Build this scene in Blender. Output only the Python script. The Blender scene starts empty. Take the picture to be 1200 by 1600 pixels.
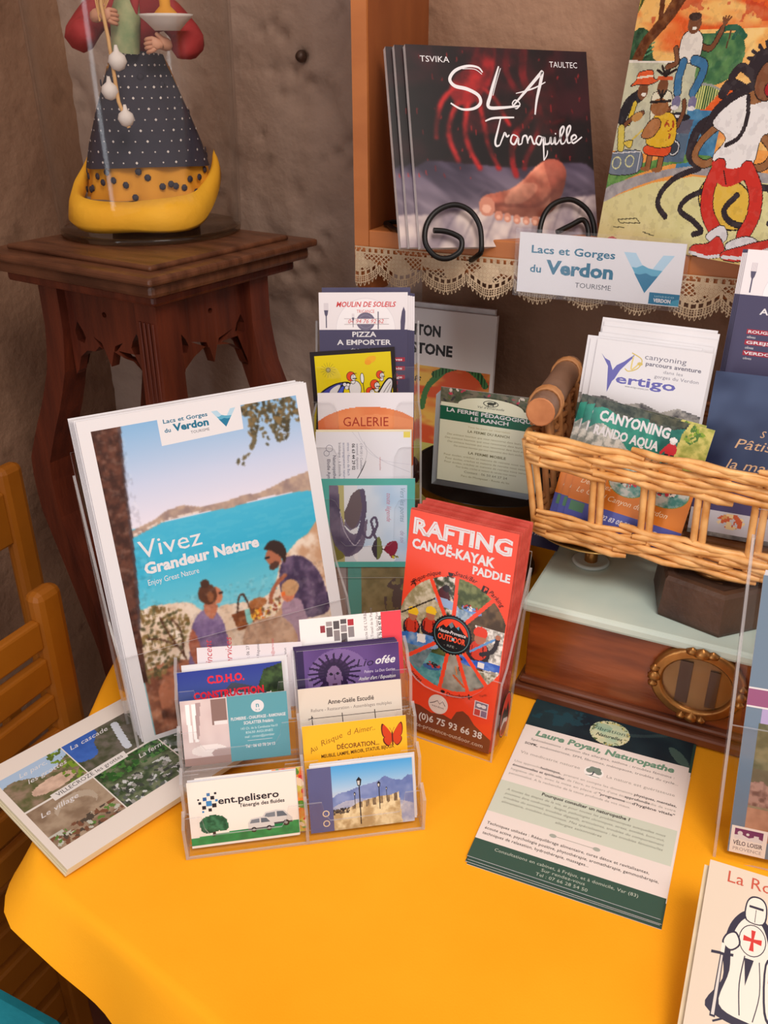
import bpy, bmesh, math, random
import numpy as np
from mathutils import Matrix, Vector
from mathutils.geometry import tessellate_polygon
random.seed(5)
rad = math.radians
sc = bpy.context.scene
COL = sc.collection

# ------------------------------------------------------------------ camera
CAM_P, CAM_R, CAM_YAW, CAM_H = rad(26.7), rad(-0.2), rad(26.0), 0.560
def cam_axes():
    f = Vector((0, math.cos(CAM_P), -math.sin(CAM_P))); u = Vector((0, math.sin(CAM_P), math.cos(CAM_P))); x = Vector((1, 0, 0))
    c, s = math.cos(CAM_R), math.sin(CAM_R)
    x, u = c * x + s * u, -s * x + c * u
    Z = Matrix.Rotation(CAM_YAW, 3, 'Z')
    return Z @ x, Z @ u, Z @ f
cx_, cu_, cf_ = cam_axes()
cam = bpy.data.cameras.new('camera'); cam.sensor_fit = 'VERTICAL'; cam.sensor_height = 24; cam.lens = 21.0
cam.clip_start = 0.01
camo = bpy.data.objects.new('camera', cam); COL.objects.link(camo)
M4 = Matrix((cx_, cu_, -cf_)).transposed().to_4x4(); M4.translation = (0, 0, CAM_H)
camo.matrix_world = M4
sc.camera = camo
sc.cycles.transparent_max_bounces = 40

# ------------------------------------------------------------------ light
W = bpy.data.worlds.new('room_light'); sc.world = W; W.use_nodes = True
bg = W.node_tree.nodes['Background']; bg.inputs[0].default_value = (1.0, 0.90, 0.85, 1); bg.inputs[1].default_value = 0.72
def area(name, loc, target, size, power, color, sy=None):
    l = bpy.data.lights.new(name, 'AREA'); l.shape = 'RECTANGLE'; l.size = size; l.size_y = sy or size
    l.energy = power; l.color = color
    o = bpy.data.objects.new(name, l); COL.objects.link(o); o.location = loc
    o.rotation_euler = (Vector(target) - Vector(loc)).to_track_quat('-Z', 'Y').to_euler()
    return o
area('ceiling_lamp', (0.55, -0.15, 1.75), (-0.1, 0.6, 0), 0.7, 21, (1.0, 0.90, 0.80))
area('glazed_door_light', (-1.15, -1.7, 0.55), (-0.5, 0.8, 0.35), 0.50, 17, (0.86, 0.92, 1.0), 2.2)
sc.view_settings.view_transform = 'Standard'; sc.view_settings.look = 'None'
sc.view_settings.exposure = 0.15; sc.view_settings.gamma = 1.0
try: sc.view_settings.use_curve_mapping = False
except Exception: pass

# ------------------------------------------------------------------ materials
def lin(c):
    c = np.asarray(c, float) / 255.0
    return np.where(c <= 0.04045, c / 12.92, ((c + 0.055) / 1.055) ** 2.4)
def L4(c): return tuple(float(v) for v in lin(c)) + (1.0,)
def newmat(name):
    m = bpy.data.materials.new(name); m.use_nodes = True; nt = m.node_tree
    return m, nt, nt.nodes['Principled BSDF']
def mat(name, c1, c2=None, scale=8.0, rough=0.6, metal=0.0, bump=0.0, bscale=None, stretch=(1, 1, 1), detail=4, spec=0.4, dist=0.01):
    m, nt, b = newmat(name); N = nt.nodes; K = nt.links
    b.inputs['Roughness'].default_value = rough; b.inputs['Metallic'].default_value = metal
    b.inputs['Specular IOR Level'].default_value = spec
    tc = N.new('ShaderNodeTexCoord'); mp = N.new('ShaderNodeMapping'); mp.inputs['Scale'].default_value = stretch
    K.new(tc.outputs['Object'], mp.inputs[0])
    nz = N.new('ShaderNodeTexNoise'); nz.inputs['Scale'].default_value = scale; nz.inputs['Detail'].default_value = detail
    K.new(mp.outputs[0], nz.inputs['Vector'])
    if c2 is None: c2 = [min(255, v * 1.08) for v in c1]
    r = N.new('ShaderNodeValToRGB'); r.color_ramp.elements[0].color = L4(c1); r.color_ramp.elements[1].color = L4(c2)
    r.color_ramp.elements[0].position = 0.32; r.color_ramp.elements[1].position = 0.68
    K.new(nz.outputs['Fac'], r.inputs[0]); K.new(r.outputs[0], b.inputs['Base Color'])
    if bump:
        n2 = N.new('ShaderNodeTexNoise'); n2.inputs['Scale'].default_value = bscale or scale * 4; n2.inputs['Detail'].default_value = 5
        K.new(mp.outputs[0], n2.inputs['Vector'])
        bp = N.new('ShaderNodeBump'); bp.inputs['Strength'].default_value = bump; bp.inputs['Distance'].default_value = dist
        K.new(n2.outputs['Fac'], bp.inputs['Height']); K.new(bp.outputs[0], b.inputs['Normal'])
    return m
def clear(name, tint, refl=1.0, base=0.0, bcol=(1, 1, 1)):
    """clear sheet: tinted pass-through, Fresnel gloss and (for cut edges) a little milky scatter"""
    m = bpy.data.materials.new(name); m.use_nodes = True; nt = m.node_tree; N = nt.nodes; K = nt.links
    for n in list(N): N.remove(n)
    o = N.new('ShaderNodeOutputMaterial'); t = N.new('ShaderNodeBsdfTransparent'); t.inputs[0].default_value = tuple(tint) + (1,)
    g = N.new('ShaderNodeBsdfGlossy'); g.inputs['Roughness'].default_value = 0.06
    lw = N.new('ShaderNodeLayerWeight'); lw.inputs[0].default_value = 0.5
    pw = N.new('ShaderNodeMath'); pw.operation = 'POWER'; pw.inputs[1].default_value = 4.5; K.new(lw.outputs['Facing'], pw.inputs[0])
    mu = N.new('ShaderNodeMath'); mu.operation = 'MULTIPLY_ADD'; mu.inputs[1].default_value = 0.75 * refl; mu.inputs[2].default_value = 0.022 * refl; mu.use_clamp = True
    mx = N.new('ShaderNodeMixShader'); K.new(pw.outputs[0], mu.inputs[0]); K.new(mu.outputs[0], mx.inputs[0])
    K.new(t.outputs[0], mx.inputs[1]); K.new(g.outputs[0], mx.inputs[2])
    last = mx
    if base:
        d = N.new('ShaderNodeBsdfDiffuse'); d.inputs[0].default_value = tuple(bcol) + (1,)
        m2 = N.new('ShaderNodeMixShader'); m2.inputs[0].default_value = base
        K.new(mx.outputs[0], m2.inputs[1]); K.new(d.outputs[0], m2.inputs[2]); last = m2
    K.new(last.outputs[0], o.inputs[0])
    return m
def print_mat(name, rough=0.42, spec=0.35):
    m, nt, b = newmat(name); N = nt.nodes; K = nt.links
    a = N.new('ShaderNodeAttribute'); a.attribute_name = 'Col'
    K.new(a.outputs['Color'], b.inputs['Base Color']); b.inputs['Roughness'].default_value = rough
    b.inputs['Specular IOR Level'].default_value = spec
    return m
PRINT = print_mat('printed_paper'); PRINT_G = print_mat('glossy_printed_card', 0.30, 0.30)
PAPER = mat('white_paper', (220, 218, 222), (228, 226, 230), 20, 0.6)
CREAM = mat('cream_paper', (222, 212, 180), (230, 220, 190), 20, 0.6)
WOODR = mat('red_brown_pedestal_wood', (74, 30, 20), (104, 46, 28), 9, 0.38, bump=0.1, stretch=(6, 6, 0.8))
WOODT = mat('worn_dark_pedestal_top_wood', (74, 42, 28), (110, 68, 46), 14, 0.35, bump=0.1, stretch=(1, 5, 1))
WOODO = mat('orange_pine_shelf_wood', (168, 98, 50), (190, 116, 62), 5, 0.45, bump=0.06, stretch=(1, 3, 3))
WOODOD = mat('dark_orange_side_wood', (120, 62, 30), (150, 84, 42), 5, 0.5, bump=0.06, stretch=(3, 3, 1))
WOODS = mat('varnished_mahogany_wood', (104, 46, 20), (158, 80, 38), 7, 0.25, bump=0.05, stretch=(1.2, 5, 7), spec=0.6)
WOODSD = mat('dark_varnished_plinth_wood', (86, 42, 24), (120, 66, 40), 8, 0.28, bump=0.05, stretch=(1.2, 5, 7), spec=0.6)
OCHRE = mat('yellow_ochre_painted_wood', (140, 78, 8), (158, 92, 14), 6, 0.5, bump=0.1)
MARBLE = mat('pale_teal_enamel_slab', (170, 194, 190), (214, 222, 208), 6, 0.22, bump=0.02, spec=0.6)
IRON = mat('dark_cast_iron', (66, 48, 40), (92, 68, 54), 24, 0.45, 0.35, bump=0.35, bscale=120, dist=0.002)
BLACKW = mat('black_wrought_wire', (14, 13, 14), (24, 22, 22), 40, 0.38, 0.3)
BLACKP = mat('black_enamelled_pan', (34, 30, 28), (58, 50, 44), 12, 0.25, 0.2)
BRASS = mat('aged_brass', (128, 84, 42), (176, 124, 66), 30, 0.32, 0.75, bump=0.3, bscale=200, dist=0.001)
BRASSP = mat('polished_brass_dish', (170, 140, 80), (200, 168, 104), 10, 0.3, 0.7)
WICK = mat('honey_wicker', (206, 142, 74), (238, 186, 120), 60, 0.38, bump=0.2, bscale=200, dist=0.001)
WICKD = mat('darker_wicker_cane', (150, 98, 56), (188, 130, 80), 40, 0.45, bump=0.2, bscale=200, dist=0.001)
LOG = mat('smooth_log_handle', (112, 82, 64), (148, 110, 86), 14, 0.5, bump=0.25, bscale=50, dist=0.002)
LOGE = mat('sawn_log_end', (170, 104, 62), (196, 128, 80), 60, 0.6)
LACE = mat('ecru_lace_thread', (180, 154, 124), (204, 180, 150), 30, 0.8)
GOLD = mat('yellow_napkin_cloth', (236, 168, 34), (246, 184, 48), 12, 0.75, bump=0.15, bscale=60)
ACR = clear('clear_acrylic', (0.985, 0.985, 0.985), 1.0)
ACRE = clear('acrylic_cut_edge', (0.86, 0.86, 0.88), 1.0, 0.25, (0.92, 0.90, 0.92))
ACRG = clear('green_tinted_acrylic', (0.72, 0.90, 0.87), 1.0)
GLASS = clear('clear_jar_glass', (0.975, 0.97, 0.96), 0.9)
GLASSB = clear('thick_jar_base_glass', (0.72, 0.64, 0.54), 1.0)
PLASTIC = clear('clear_plastic_sleeve', (0.985, 0.985, 0.99), 0.25, 0.02, (0.9, 0.9, 0.95))

# ------------------------------------------------------------------ mesh helpers
class MB:
    def __init__(s): s.v = []; s.f = []; s.m = []; s.mi = 0; s.sm = []
    def add(s, vs, fs, smooth=False):
        b = len(s.v); s.v += [tuple(v) for v in vs]
        for f in fs: s.f.append(tuple(b + i for i in f)); s.m.append(s.mi); s.sm.append(smooth)
        return s
    def box(s, a, b, bev=0.0, mtx=None):
        x0, y0, z0 = a; x1, y1, z1 = b
        if bev <= 0:
            vs = [(x0, y0, z0), (x1, y0, z0), (x1, y1, z0), (x0, y1, z0), (x0, y0, z1), (x1, y0, z1), (x1, y1, z1), (x0, y1, z1)]
            fs = [(0, 3, 2, 1), (4, 5, 6, 7), (0, 1, 5, 4), (1, 2, 6, 5), (2, 3, 7, 6), (3, 0, 4, 7)]
            if mtx: vs = [mtx @ Vector(v) for v in vs]
            return s.add(vs, fs)
        bm = bmesh.new(); r = bmesh.ops.create_cube(bm, size=1.0)
        bmesh.ops.transform(bm, matrix=Matrix.Translation(((x0 + x1) / 2, (y0 + y1) / 2, (z0 + z1) / 2)) @ Matrix.Diagonal((x1 - x0, y1 - y0, z1 - z0, 1)), verts=bm.verts)
        bmesh.ops.bevel(bm, geom=list(bm.edges), offset=bev, segments=2, affect='EDGES', profile=0.5)
        if mtx: bmesh.ops.transform(bm, matrix=mtx, verts=bm.verts)
        bm.verts.index_update()
        s.add([v.co[:] for v in bm.verts], [[v.index for v in f.verts] for f in bm.faces]); bm.free(); return s
    def tube(s, path, r, n=8, cap=True, flat=1.0):
        P = [Vector(p) for p in path]; k = len(P); R = r if hasattr(r, '__len__') else [r] * k
        vs = []; up = Vector((0, 0, 1)); prev = None
        for i in range(k):
            t = (P[min(i + 1, k - 1)] - P[max(i - 1, 0)]).normalized()
            if prev is None:
                a = t.cross(up)
                if a.length < 1e-3: a = t.cross(Vector((0, 1, 0)))
                a.normalize()
            else: a = (prev - t * prev.dot(t)).normalized()
            prev = a; b = t.cross(a)
            for j in range(n):
                q = 2 * math.pi * j / n
                vs.append(P[i] + a * math.cos(q) * R[i] + b * math.sin(q) * R[i] * flat)
        fs = [(i * n + j, i * n + (j + 1) % n, (i + 1) * n + (j + 1) % n, (i + 1) * n + j) for i in range(k - 1) for j in range(n)]
        s.add(vs, fs, True)
        if cap: s.add(vs[:n], [tuple(range(n))[::-1]]); s.add(vs[-n:], [tuple(range(n))])
        return s
    def lathe(s, prof, n=32, c=(0, 0, 0), smooth=True, sx=1, sy=1, rot=0):
        vs = []; k = len(prof)
        for r, z in prof:
            for j in range(n):
                q = 2 * math.pi * j / n + rot; vs.append((c[0] + r * math.cos(q) * sx, c[1] + r * math.sin(q) * sy, c[2] + z))
        fs = [(i * n + j, i * n + (j + 1) % n, (i + 1) * n + (j + 1) % n, (i + 1) * n + j) for i in range(k - 1) for j in range(n)]
        if prof[0][0] > 1e-6: fs.append(tuple(range(n))[::-1])
        if prof[-1][0] > 1e-6: fs.append(tuple((k - 1) * n + j for j in range(n)))
        return s.add(vs, fs, smooth)
    def prism(s, loops, t, mtx):
        """loops (outer + holes) in xy, extruded 0..t along local z, then mtx"""
        tr = tessellate_polygon([[Vector((x, y, 0)) for x, y in lp] for lp in loops])
        flat = [p for lp in loops for p in lp]; n = len(flat)
        vs = [mtx @ Vector((x, y, 0)) for x, y in flat] + [mtx @ Vector((x, y, t)) for x, y in flat]
        fs = [tuple(reversed(f)) for f in tr] + [tuple(i + n for i in f) for f in tr]; b = 0
        for lp in loops:
            k = len(lp); fs += [(b + i, b + (i + 1) % k, n + b + (i + 1) % k, n + b + i) for i in range(k)]; b += k
        return s.add(vs, fs)
    def mesh(s, name, mats):
        me = bpy.data.meshes.new(name); me.from_pydata(s.v, [], s.f)
        for m in (mats if isinstance(mats, (list, tuple)) else [mats]): me.materials.append(m)
        me.polygons.foreach_set('material_index', s.m); me.polygons.foreach_set('use_smooth', s.sm)
        bm = bmesh.new(); bm.from_mesh(me); bmesh.ops.recalc_face_normals(bm, faces=bm.faces); bm.to_mesh(me); bm.free()
        me.update(); return me
    def build(s, name, mats, parent=None): return link(name, s.mesh(name, mats), parent)
def link(name, me, parent=None):
    o = bpy.data.objects.new(name, me); COL.objects.link(o)
    if parent: o.parent = parent
    return o
def tag(o, label=None, cat=None, group=None, kind=None):
    if label: o['label'] = label
    if cat: o['category'] = cat
    if group: o['group'] = group
    if kind: o['kind'] = kind
    return o
def thing(name, label, cat, mtx=None, group=None):
    o = bpy.data.objects.new(name, None); COL.objects.link(o); o.empty_display_size = 0.02
    if mtx is not None: o.matrix_world = mtx
    return tag(o, label, cat, group)
def frame(pos, yaw, lean=0, roll=0):
    """local x = right along the face, y = up the face, z = out of the face; yaw/lean/roll in degrees"""
    y, l, r = rad(yaw), rad(lean), rad(roll)
    ex = Vector((math.cos(y), math.sin(y), 0)); out = Vector((math.sin(y), -math.cos(y), 0)); up = Vector((0, 0, 1))
    ey = math.cos(l) * up - math.sin(l) * out; ez = ex.cross(ey)
    a = math.cos(r) * ex + math.sin(r) * ey; b = -math.sin(r) * ex + math.cos(r) * ey
    m = Matrix((a, b, ez)).transposed().to_4x4(); m.translation = pos; return m
def yawm(pos, yaw): m = Matrix.Rotation(rad(yaw), 4, 'Z'); m.translation = pos; return m
def rel(o, m, dx, dy, dz, rz=0):
    o.matrix_world = m @ Matrix.Translation((dx, dy, dz)) @ Matrix.Rotation(rad(rz), 4, 'Z'); return o
def copy_tree(o, parent=None, kids=True):
    c = o.copy(); COL.objects.link(c)
    if parent: c.parent = parent
    if kids:
        for ch in o.children: copy_tree(ch, c)
    return c
def spline(P, n=8, closed=False):
    P = [np.array(p, float) for p in P]; out = []; k = len(P)
    g = (lambda i: P[i % k]) if closed else (lambda i: P[min(max(i, 0), k - 1)])
    for i in range(k if closed else k - 1):
        a, b, c, d = g(i - 1), g(i), g(i + 1), g(i + 2)
        for j in range(n):
            t = j / n; out.append(0.5 * (2 * b + (c - a) * t + (2 * a - 5 * b + 4 * c - d) * t * t + (3 * b - a - 3 * c + d) * t ** 3))
    if not closed: out.append(P[-1])
    return [tuple(p) for p in out]

# ------------------------------------------------------------------ flat print: glyphs, vector shapes, painted grids
GL = {}
_cu = bpy.data.curves.new('glyph', 'FONT'); _cu.resolution_u = 2; _ob = bpy.data.objects.new('glyph', _cu); COL.objects.link(_ob)
def _ev(body):
    _cu.body = body; bpy.context.view_layer.update()
    return bpy.data.meshes.new_from_object(_ob.evaluated_get(bpy.context.evaluated_depsgraph_get()))
def _wid(me):
    n = len(me.vertices)
    if not n: return 0
    a = np.empty(n * 3); me.vertices.foreach_get('co', a); return float(a[0::3].max() - a[0::3].min())
_CH = sorted(set("ABCDEFGHIJKLMNOPQRSTUVWXYZabcdefghijklmnopqrstuvwxyz0123456789.,:;'\"-/()?!@&éèàâêëûôçÉÈÀÔË~+=*"))
for _b, _off in ((0, 0.0), (1, 0.022), (2, 0.042)):
    _cu.offset = _off; base = _wid(_ev('HH'))
    for ch in _CH:
        me = _ev(ch); n = len(me.vertices); a = np.empty(n * 3); me.vertices.foreach_get('co', a)
        tr = [tuple(p.vertices) for p in me.polygons]
        m2 = _ev('H' + ch + 'H'); adv = _wid(m2) - base
        GL[(_b, ch)] = (a.reshape(-1, 3)[:, :2].copy(), tr, adv + 0.004); bpy.data.meshes.remove(me); bpy.data.meshes.remove(m2)
    GL[(_b, ' ')] = (np.zeros((0, 2)), [], 0.30)
CAP = float(GL[(0, 'H')][0][:, 1].max())
bpy.data.objects.remove(_ob)

def vnoise(X, Y, s, seed=0, octv=3):
    out = np.zeros(X.shape); amp = 1.0; tot = 0
    for o in range(octv):
        rs = np.random.RandomState(seed * 31 + o); G = rs.rand(64, 64)
        x = X / s * (2 ** o) + 1000 * 64; y = Y / s * (2 ** o) + 1000 * 64
        xi = np.floor(x).astype(int); yi = np.floor(y).astype(int); fx = x - xi; fy = y - yi
        fx = fx * fx * (3 - 2 * fx); fy = fy * fy * (3 - 2 * fy)
        a = G[yi % 64, xi % 64]; b = G[yi % 64, (xi + 1) % 64]; c = G[(yi + 1) % 64, xi % 64]; d = G[(yi + 1) % 64, (xi + 1) % 64]
        out += amp * ((a * (1 - fx) + b * fx) * (1 - fy) + (c * (1 - fx) + d * fx) * fy); tot += amp; amp *= 0.55
    return out / tot
class Cv:
    """a painted picture area in card millimetres: one flat colour per small cell"""
    def __init__(s, x0, y0, x1, y1, cell=0.9, col=(255, 255, 255)):
        s.x0, s.y0, s.x1, s.y1 = x0, y0, x1, y1
        s.nx = max(2, round((x1 - x0) / cell)); s.ny = max(2, round((y1 - y0) / cell))
        x = x0 + (np.arange(s.nx) + .5) * (x1 - x0) / s.nx; y = y0 + (np.arange(s.ny) + .5) * (y1 - y0) / s.ny
        s.X, s.Y = np.meshgrid(x, y); s.c = np.empty(s.X.shape + (3,)); s.c[:] = col; s.keep = np.ones(s.X.shape, bool)
    def n(s, sc_, seed=0, o=3): return vnoise(s.X, s.Y, sc_, seed, o)
    def put(s, m, col, a=1.0):
        m = np.clip(m.astype(float), 0, 1)[..., None] * a
        s.c = s.c * (1 - m) + np.asarray(col, float) * m; return s
    def mixn(s, m, c1, c2, sc_, seed=0, o=3, k=2.2):
        t = np.clip((s.n(sc_, seed, o) - .5) * k + .5, 0, 1)[..., None]
        return s.put(m, np.asarray(c1, float) * (1 - t) + np.asarray(c2, float) * t)
    def grad(s, stops, m=None):
        ys = [q[0] for q in stops]; g = np.stack([np.interp(s.Y, ys, [q[1][i] for q in stops]) for i in range(3)], -1)
        return s.put(np.ones(s.X.shape) if m is None else m, g)
    def poly(s, pts, sm=0):
        if sm: pts = spline(pts, sm, True)
        ins = np.zeros(s.X.shape, bool); k = len(pts)
        for i in range(k):
            (xa, ya), (xb, yb) = pts[i][:2], pts[(i + 1) % k][:2]
            if ya == yb: continue
            ins ^= ((ya > s.Y) != (yb > s.Y)) & (s.X < (xb - xa) * (s.Y - ya) / (yb - ya) + xa)
        return ins
    def ell(s, cx, cy, rx, ry=None, rot=0):
        ry = ry or rx; c, q = math.cos(rad(rot)), math.sin(rad(rot)); dx, dy = s.X - cx, s.Y - cy
        return ((dx * c + dy * q) / rx) ** 2 + ((-dx * q + dy * c) / ry) ** 2 < 1
    def blur(s, n=1, m=None):
        c = s.c.copy()
        for _ in range(n):
            p = np.pad(c, ((1, 1), (1, 1), (0, 0)), 'edge'); c = (p[:-2, 1:-1] + p[2:, 1:-1] + p[1:-1, :-2] + p[1:-1, 2:] + 2 * p[1:-1, 1:-1]) / 6
        if m is None: s.c = c
        else: s.c[m] = c[m]
        return s
    def line(s, pts, w, sm=0):
        if sm: pts = spline(pts, sm)
        d = np.full(s.X.shape, 1e9)
        for (xa, ya), (xb, yb) in zip([p[:2] for p in pts[:-1]], [p[:2] for p in pts[1:]]):
            vx, vy = xb - xa, yb - ya; l = vx * vx + vy * vy + 1e-9
            t = np.clip(((s.X - xa) * vx + (s.Y - ya) * vy) / l, 0, 1)
            d = np.minimum(d, np.hypot(s.X - xa - t * vx, s.Y - ya - t * vy))
        return d < w / 2
    def blobs(s, m, cols, r=3, n=200, seed=0):
        rs = random.Random(seed); ys, xs = np.nonzero(m)
        if len(xs) == 0: return s
        for _ in range(n):
            i = rs.randrange(len(xs)); x, y = s.X[0, xs[i]], s.Y[ys[i], 0]; q = r * rs.uniform(.5, 1.3)
            j0, j1 = max(0, ys[i] - int(q * 3) - 1), ys[i] + int(q * 3) + 2; i0, i1 = max(0, xs[i] - int(q * 3) - 1), xs[i] + int(q * 3) + 2
            X, Y = s.X[j0:j1, i0:i1], s.Y[j0:j1, i0:i1]; a = rs.uniform(0, 3); c, d = math.cos(a), math.sin(a)
            e = ((X - x) * c + (Y - y) * d) ** 2 / q ** 2 + (-(X - x) * d + (Y - y) * c) ** 2 / (q * .6) ** 2 < 1
            s.c[j0:j1, i0:i1][e & m[j0:j1, i0:i1]] = rs.choice(cols)
        return s
class Art:
    def __init__(s): s.V = []; s.C = []; s.LT = []; s.LI = []; s.nv = 0; s.z = 0.06
    def _add(s, V, faces_flat, totals, cols, z=None):
        if z is None: s.z += 0.004; z = s.z
        s.V.append(np.c_[V, np.full(len(V), z)]); s.LI.append(np.asarray(faces_flat, int) + s.nv); s.LT.append(np.asarray(totals, int)); s.C.append(cols); s.nv += len(V)
        return s
    def poly(s, pts, col, sm=0):
        if sm: pts = spline(pts, sm, True)
        tr = tessellate_polygon([[Vector((p[0], p[1], 0)) for p in pts]])
        return s._add(np.array([p[:2] for p in pts], float), [i for f in tr for i in f], [3] * len(tr), np.tile(lin(col), (len(tr), 1)))
    def rect(s, x0, y0, x1, y1, col): return s._add(np.array([(x0, y0), (x1, y0), (x1, y1), (x0, y1)], float), [0, 1, 2, 3], [4], lin(col)[None])
    def ell(s, cx, cy, rx, ry=None, col=(0, 0, 0), rot=0, n=28, a0=0, a1=360):
        ry = ry or rx; q = np.radians(np.linspace(a0, a1, n, endpoint=a1 - a0 < 360)); c, d = math.cos(rad(rot)), math.sin(rad(rot))
        x, y = rx * np.cos(q), ry * np.sin(q)
        return s._add(np.c_[cx + x * c - y * d, cy + x * d + y * c], range(n), [n], lin(col)[None])
    def line(s, pts, w, col, sm=0, closed=False):
        if sm: pts = spline(pts, sm, closed)
        P = np.array([p[:2] for p in pts], float)
        if closed: P = np.r_[P, P[:1]]
        W = np.asarray(w) if hasattr(w, '__len__') else np.full(len(P), w)
        if len(W) != len(P): W = np.interp(np.linspace(0, 1, len(P)), np.linspace(0, 1, len(W)), W)
        T = np.gradient(P, axis=0); T /= np.hypot(*T.T)[:, None] + 1e-9; N = np.c_[-T[:, 1], T[:, 0]]
        V = np.r_[P + N * W[:, None] / 2, P - N * W[:, None] / 2]; k = len(P)
        f = [(i, i + k, i + k + 1, i + 1) for i in range(k - 1)]
        return s._add(V, np.array(f).ravel(), [4] * (k - 1), np.tile(lin(col), (k - 1, 1)))
    def ring(s, cx, cy, r, w, col, rot=0, ry=None, n=40, a0=0, a1=360):
        q = np.radians(np.linspace(a0, a1, n + 1)); ry = ry or r; c, d = math.cos(rad(rot)), math.sin(rad(rot))
        x, y = r * np.cos(q), ry * np.sin(q); return s.line(list(zip(cx + x * c - y * d, cy + x * d + y * c)), w, col)
    def width(s, t, b=0): return sum(GL[(b, ch if (b, ch) in GL else 'x')][2] for ch in t)
    def text(s, t, x, y, h, col, w=None, b=0, sh=0.0, al='l', rot=0, sx=1.0, serif=False):
        k = h / CAP; tw = s.width(t, b) * k * sx
        if w: sx *= w / tw; tw = w
        x0 = {'l': 0, 'c': -tw / 2, 'r': -tw}[al]; c, d = math.cos(rad(rot)), math.sin(rad(rot)); pen = 0
        VV = []; FF = []; TT = []; nb = 0
        for ch in t:
            g, tr, adv = GL[(b, ch if (b, ch) in GL else 'x')] if ch != ' ' else GL[(b, ' ')]
            if len(g):
                gx = (g[:, 0] + pen) * k * sx + x0 + sh * g[:, 1] * k; gy = g[:, 1] * k
                VV.append(np.c_[x + gx * c - gy * d, y + gx * d + gy * c])
                for f in tr: FF += [i + nb for i in f]; TT.append(len(f))
                nb += len(g)
            pen += adv
        if VV: s._add(np.concatenate(VV), FF, TT, np.tile(lin(col), (len(TT), 1)))
        return s
    def arct(s, t, cx, cy, r, a, h, col, b=0, cw=True, sh=0, ks=1.0):
        """text along a circle, starting at angle a (degrees)"""
        for ch in t:
            adv = (GL[(b, ch)][2] if (b, ch) in GL else .3) * h / CAP * ks; da = math.degrees(adv / r) * (-1 if cw else 1); m = a + da / 2
            if ch != ' ':
                px, py = cx + r * math.cos(rad(m)), cy + r * math.sin(rad(m))
                s.text(ch, px, py, h, col, b=b, al='c', rot=m - 90 if cw else m + 90, sh=sh, sx=ks)
            a += da
        return s
    def para(s, lines, x, y, lh, h, col, w=None, b=0, al='l', sh=0, cx=None):
        for i, t in enumerate(lines): s.text(t, x, y - i * lh, h, col, w=w if (w and i < len(lines) - 1) else None, b=b, al=al, sh=sh)
        return s
    def grid(s, cv):
        ny, nx = cv.ny, cv.nx; xs = np.linspace(cv.x0, cv.x1, nx + 1); ys = np.linspace(cv.y0, cv.y1, ny + 1)
        X, Y = np.meshgrid(xs, ys); i = np.arange(ny)[:, None] * (nx + 1) + np.arange(nx)[None]
        q = np.stack([i, i + 1, i + nx + 2, i + nx + 1], -1)[cv.keep]
        return s._add(np.c_[X.ravel(), Y.ravel()], q.ravel(), [4] * len(q), lin(np.clip(cv.c[cv.keep], 0, 255)))
    def fit(s, w0, h0, w, h, squash=False):
        """scale the width to the card; keep the top edge and trim (or squash) the foot"""
        for v in s.V:
            v[:, 0] *= w / w0; v[:, 1] = v[:, 1] * h / h0 if squash else np.maximum(v[:, 1] - (h0 - h), 0)
        return s
    def mesh(s, name, m=None):
        V = np.concatenate(s.V) / 1000.0; LI = np.concatenate(s.LI); LT = np.concatenate(s.LT); C = np.concatenate(s.C)
        me = bpy.data.meshes.new(name); me.vertices.add(len(V)); me.vertices.foreach_set('co', V.ravel())
        me.loops.add(len(LI)); me.loops.foreach_set('vertex_index', LI.astype(np.int32))
        me.polygons.add(len(LT)); me.polygons.foreach_set('loop_start', (np.cumsum(LT) - LT).astype(np.int32))
        try: me.polygons.foreach_set('loop_total', LT.astype(np.int32))
        except Exception: pass
        me.update(calc_edges=True)
        a = me.attributes.new('Col', 'FLOAT_COLOR', 'FACE'); a.data.foreach_set('color', np.c_[C, np.ones(len(C))].astype(np.float32).ravel())
        me.materials.append(m or PRINT); return me
def body_mesh(name, w, h, t, m=PAPER, rc=0.0):
    mb = MB()
    if rc:
        lp = []
        for cx, cy, a in ((w - rc, rc, -90), (w - rc, h - rc, 0), (rc, h - rc, 90), (rc, rc, 180)):
            lp += [(cx + rc * math.cos(rad(a + q)), cy + rc * math.sin(rad(a + q))) for q in (0, 22, 45, 68, 90)]
        mb.prism([[(x / 1000, y / 1000) for x, y in lp]], t / 1000, Matrix.Translation((0, 0, -t / 1000)))
    else: mb.box((0, 0, -t / 1000), (w / 1000, h / 1000, 0))
    return mb.mesh(name, m)
def card(name, label, cat, w, h, t, m4, art=None, group=None, m=PAPER, pm=None, rc=0.0, pname='printed_front'):
    o = link(name, body_mesh(name, w, h, t, m, rc)); o.matrix_world = m4; tag(o, label, cat, group)
    if art: link(pname, art if isinstance(art, bpy.types.Mesh) else art.mesh(pname, pm), o)
    return o
def ac_panel(mb, pts, t, mtx):
    """flat acrylic panel: clear faces, milky cut edges. mb materials: 0 clear 1 edge"""
    k = len(pts); T = [mtx @ Vector((x, y, 0)) for x, y in pts]; U = [mtx @ Vector((x, y, t)) for x, y in pts]
    tr = tessellate_polygon([[Vector((x, y, 0)) for x, y in pts]])
    mb.mi = 0; mb.add(T, [tuple(f) for f in tr]); mb.add(U, [tuple(f) for f in tr])
    mb.mi = 1; mb.add(T + U, [(i, (i + 1) % k, k + (i + 1) % k, k + i) for i in range(k)]); mb.mi = 0
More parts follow.
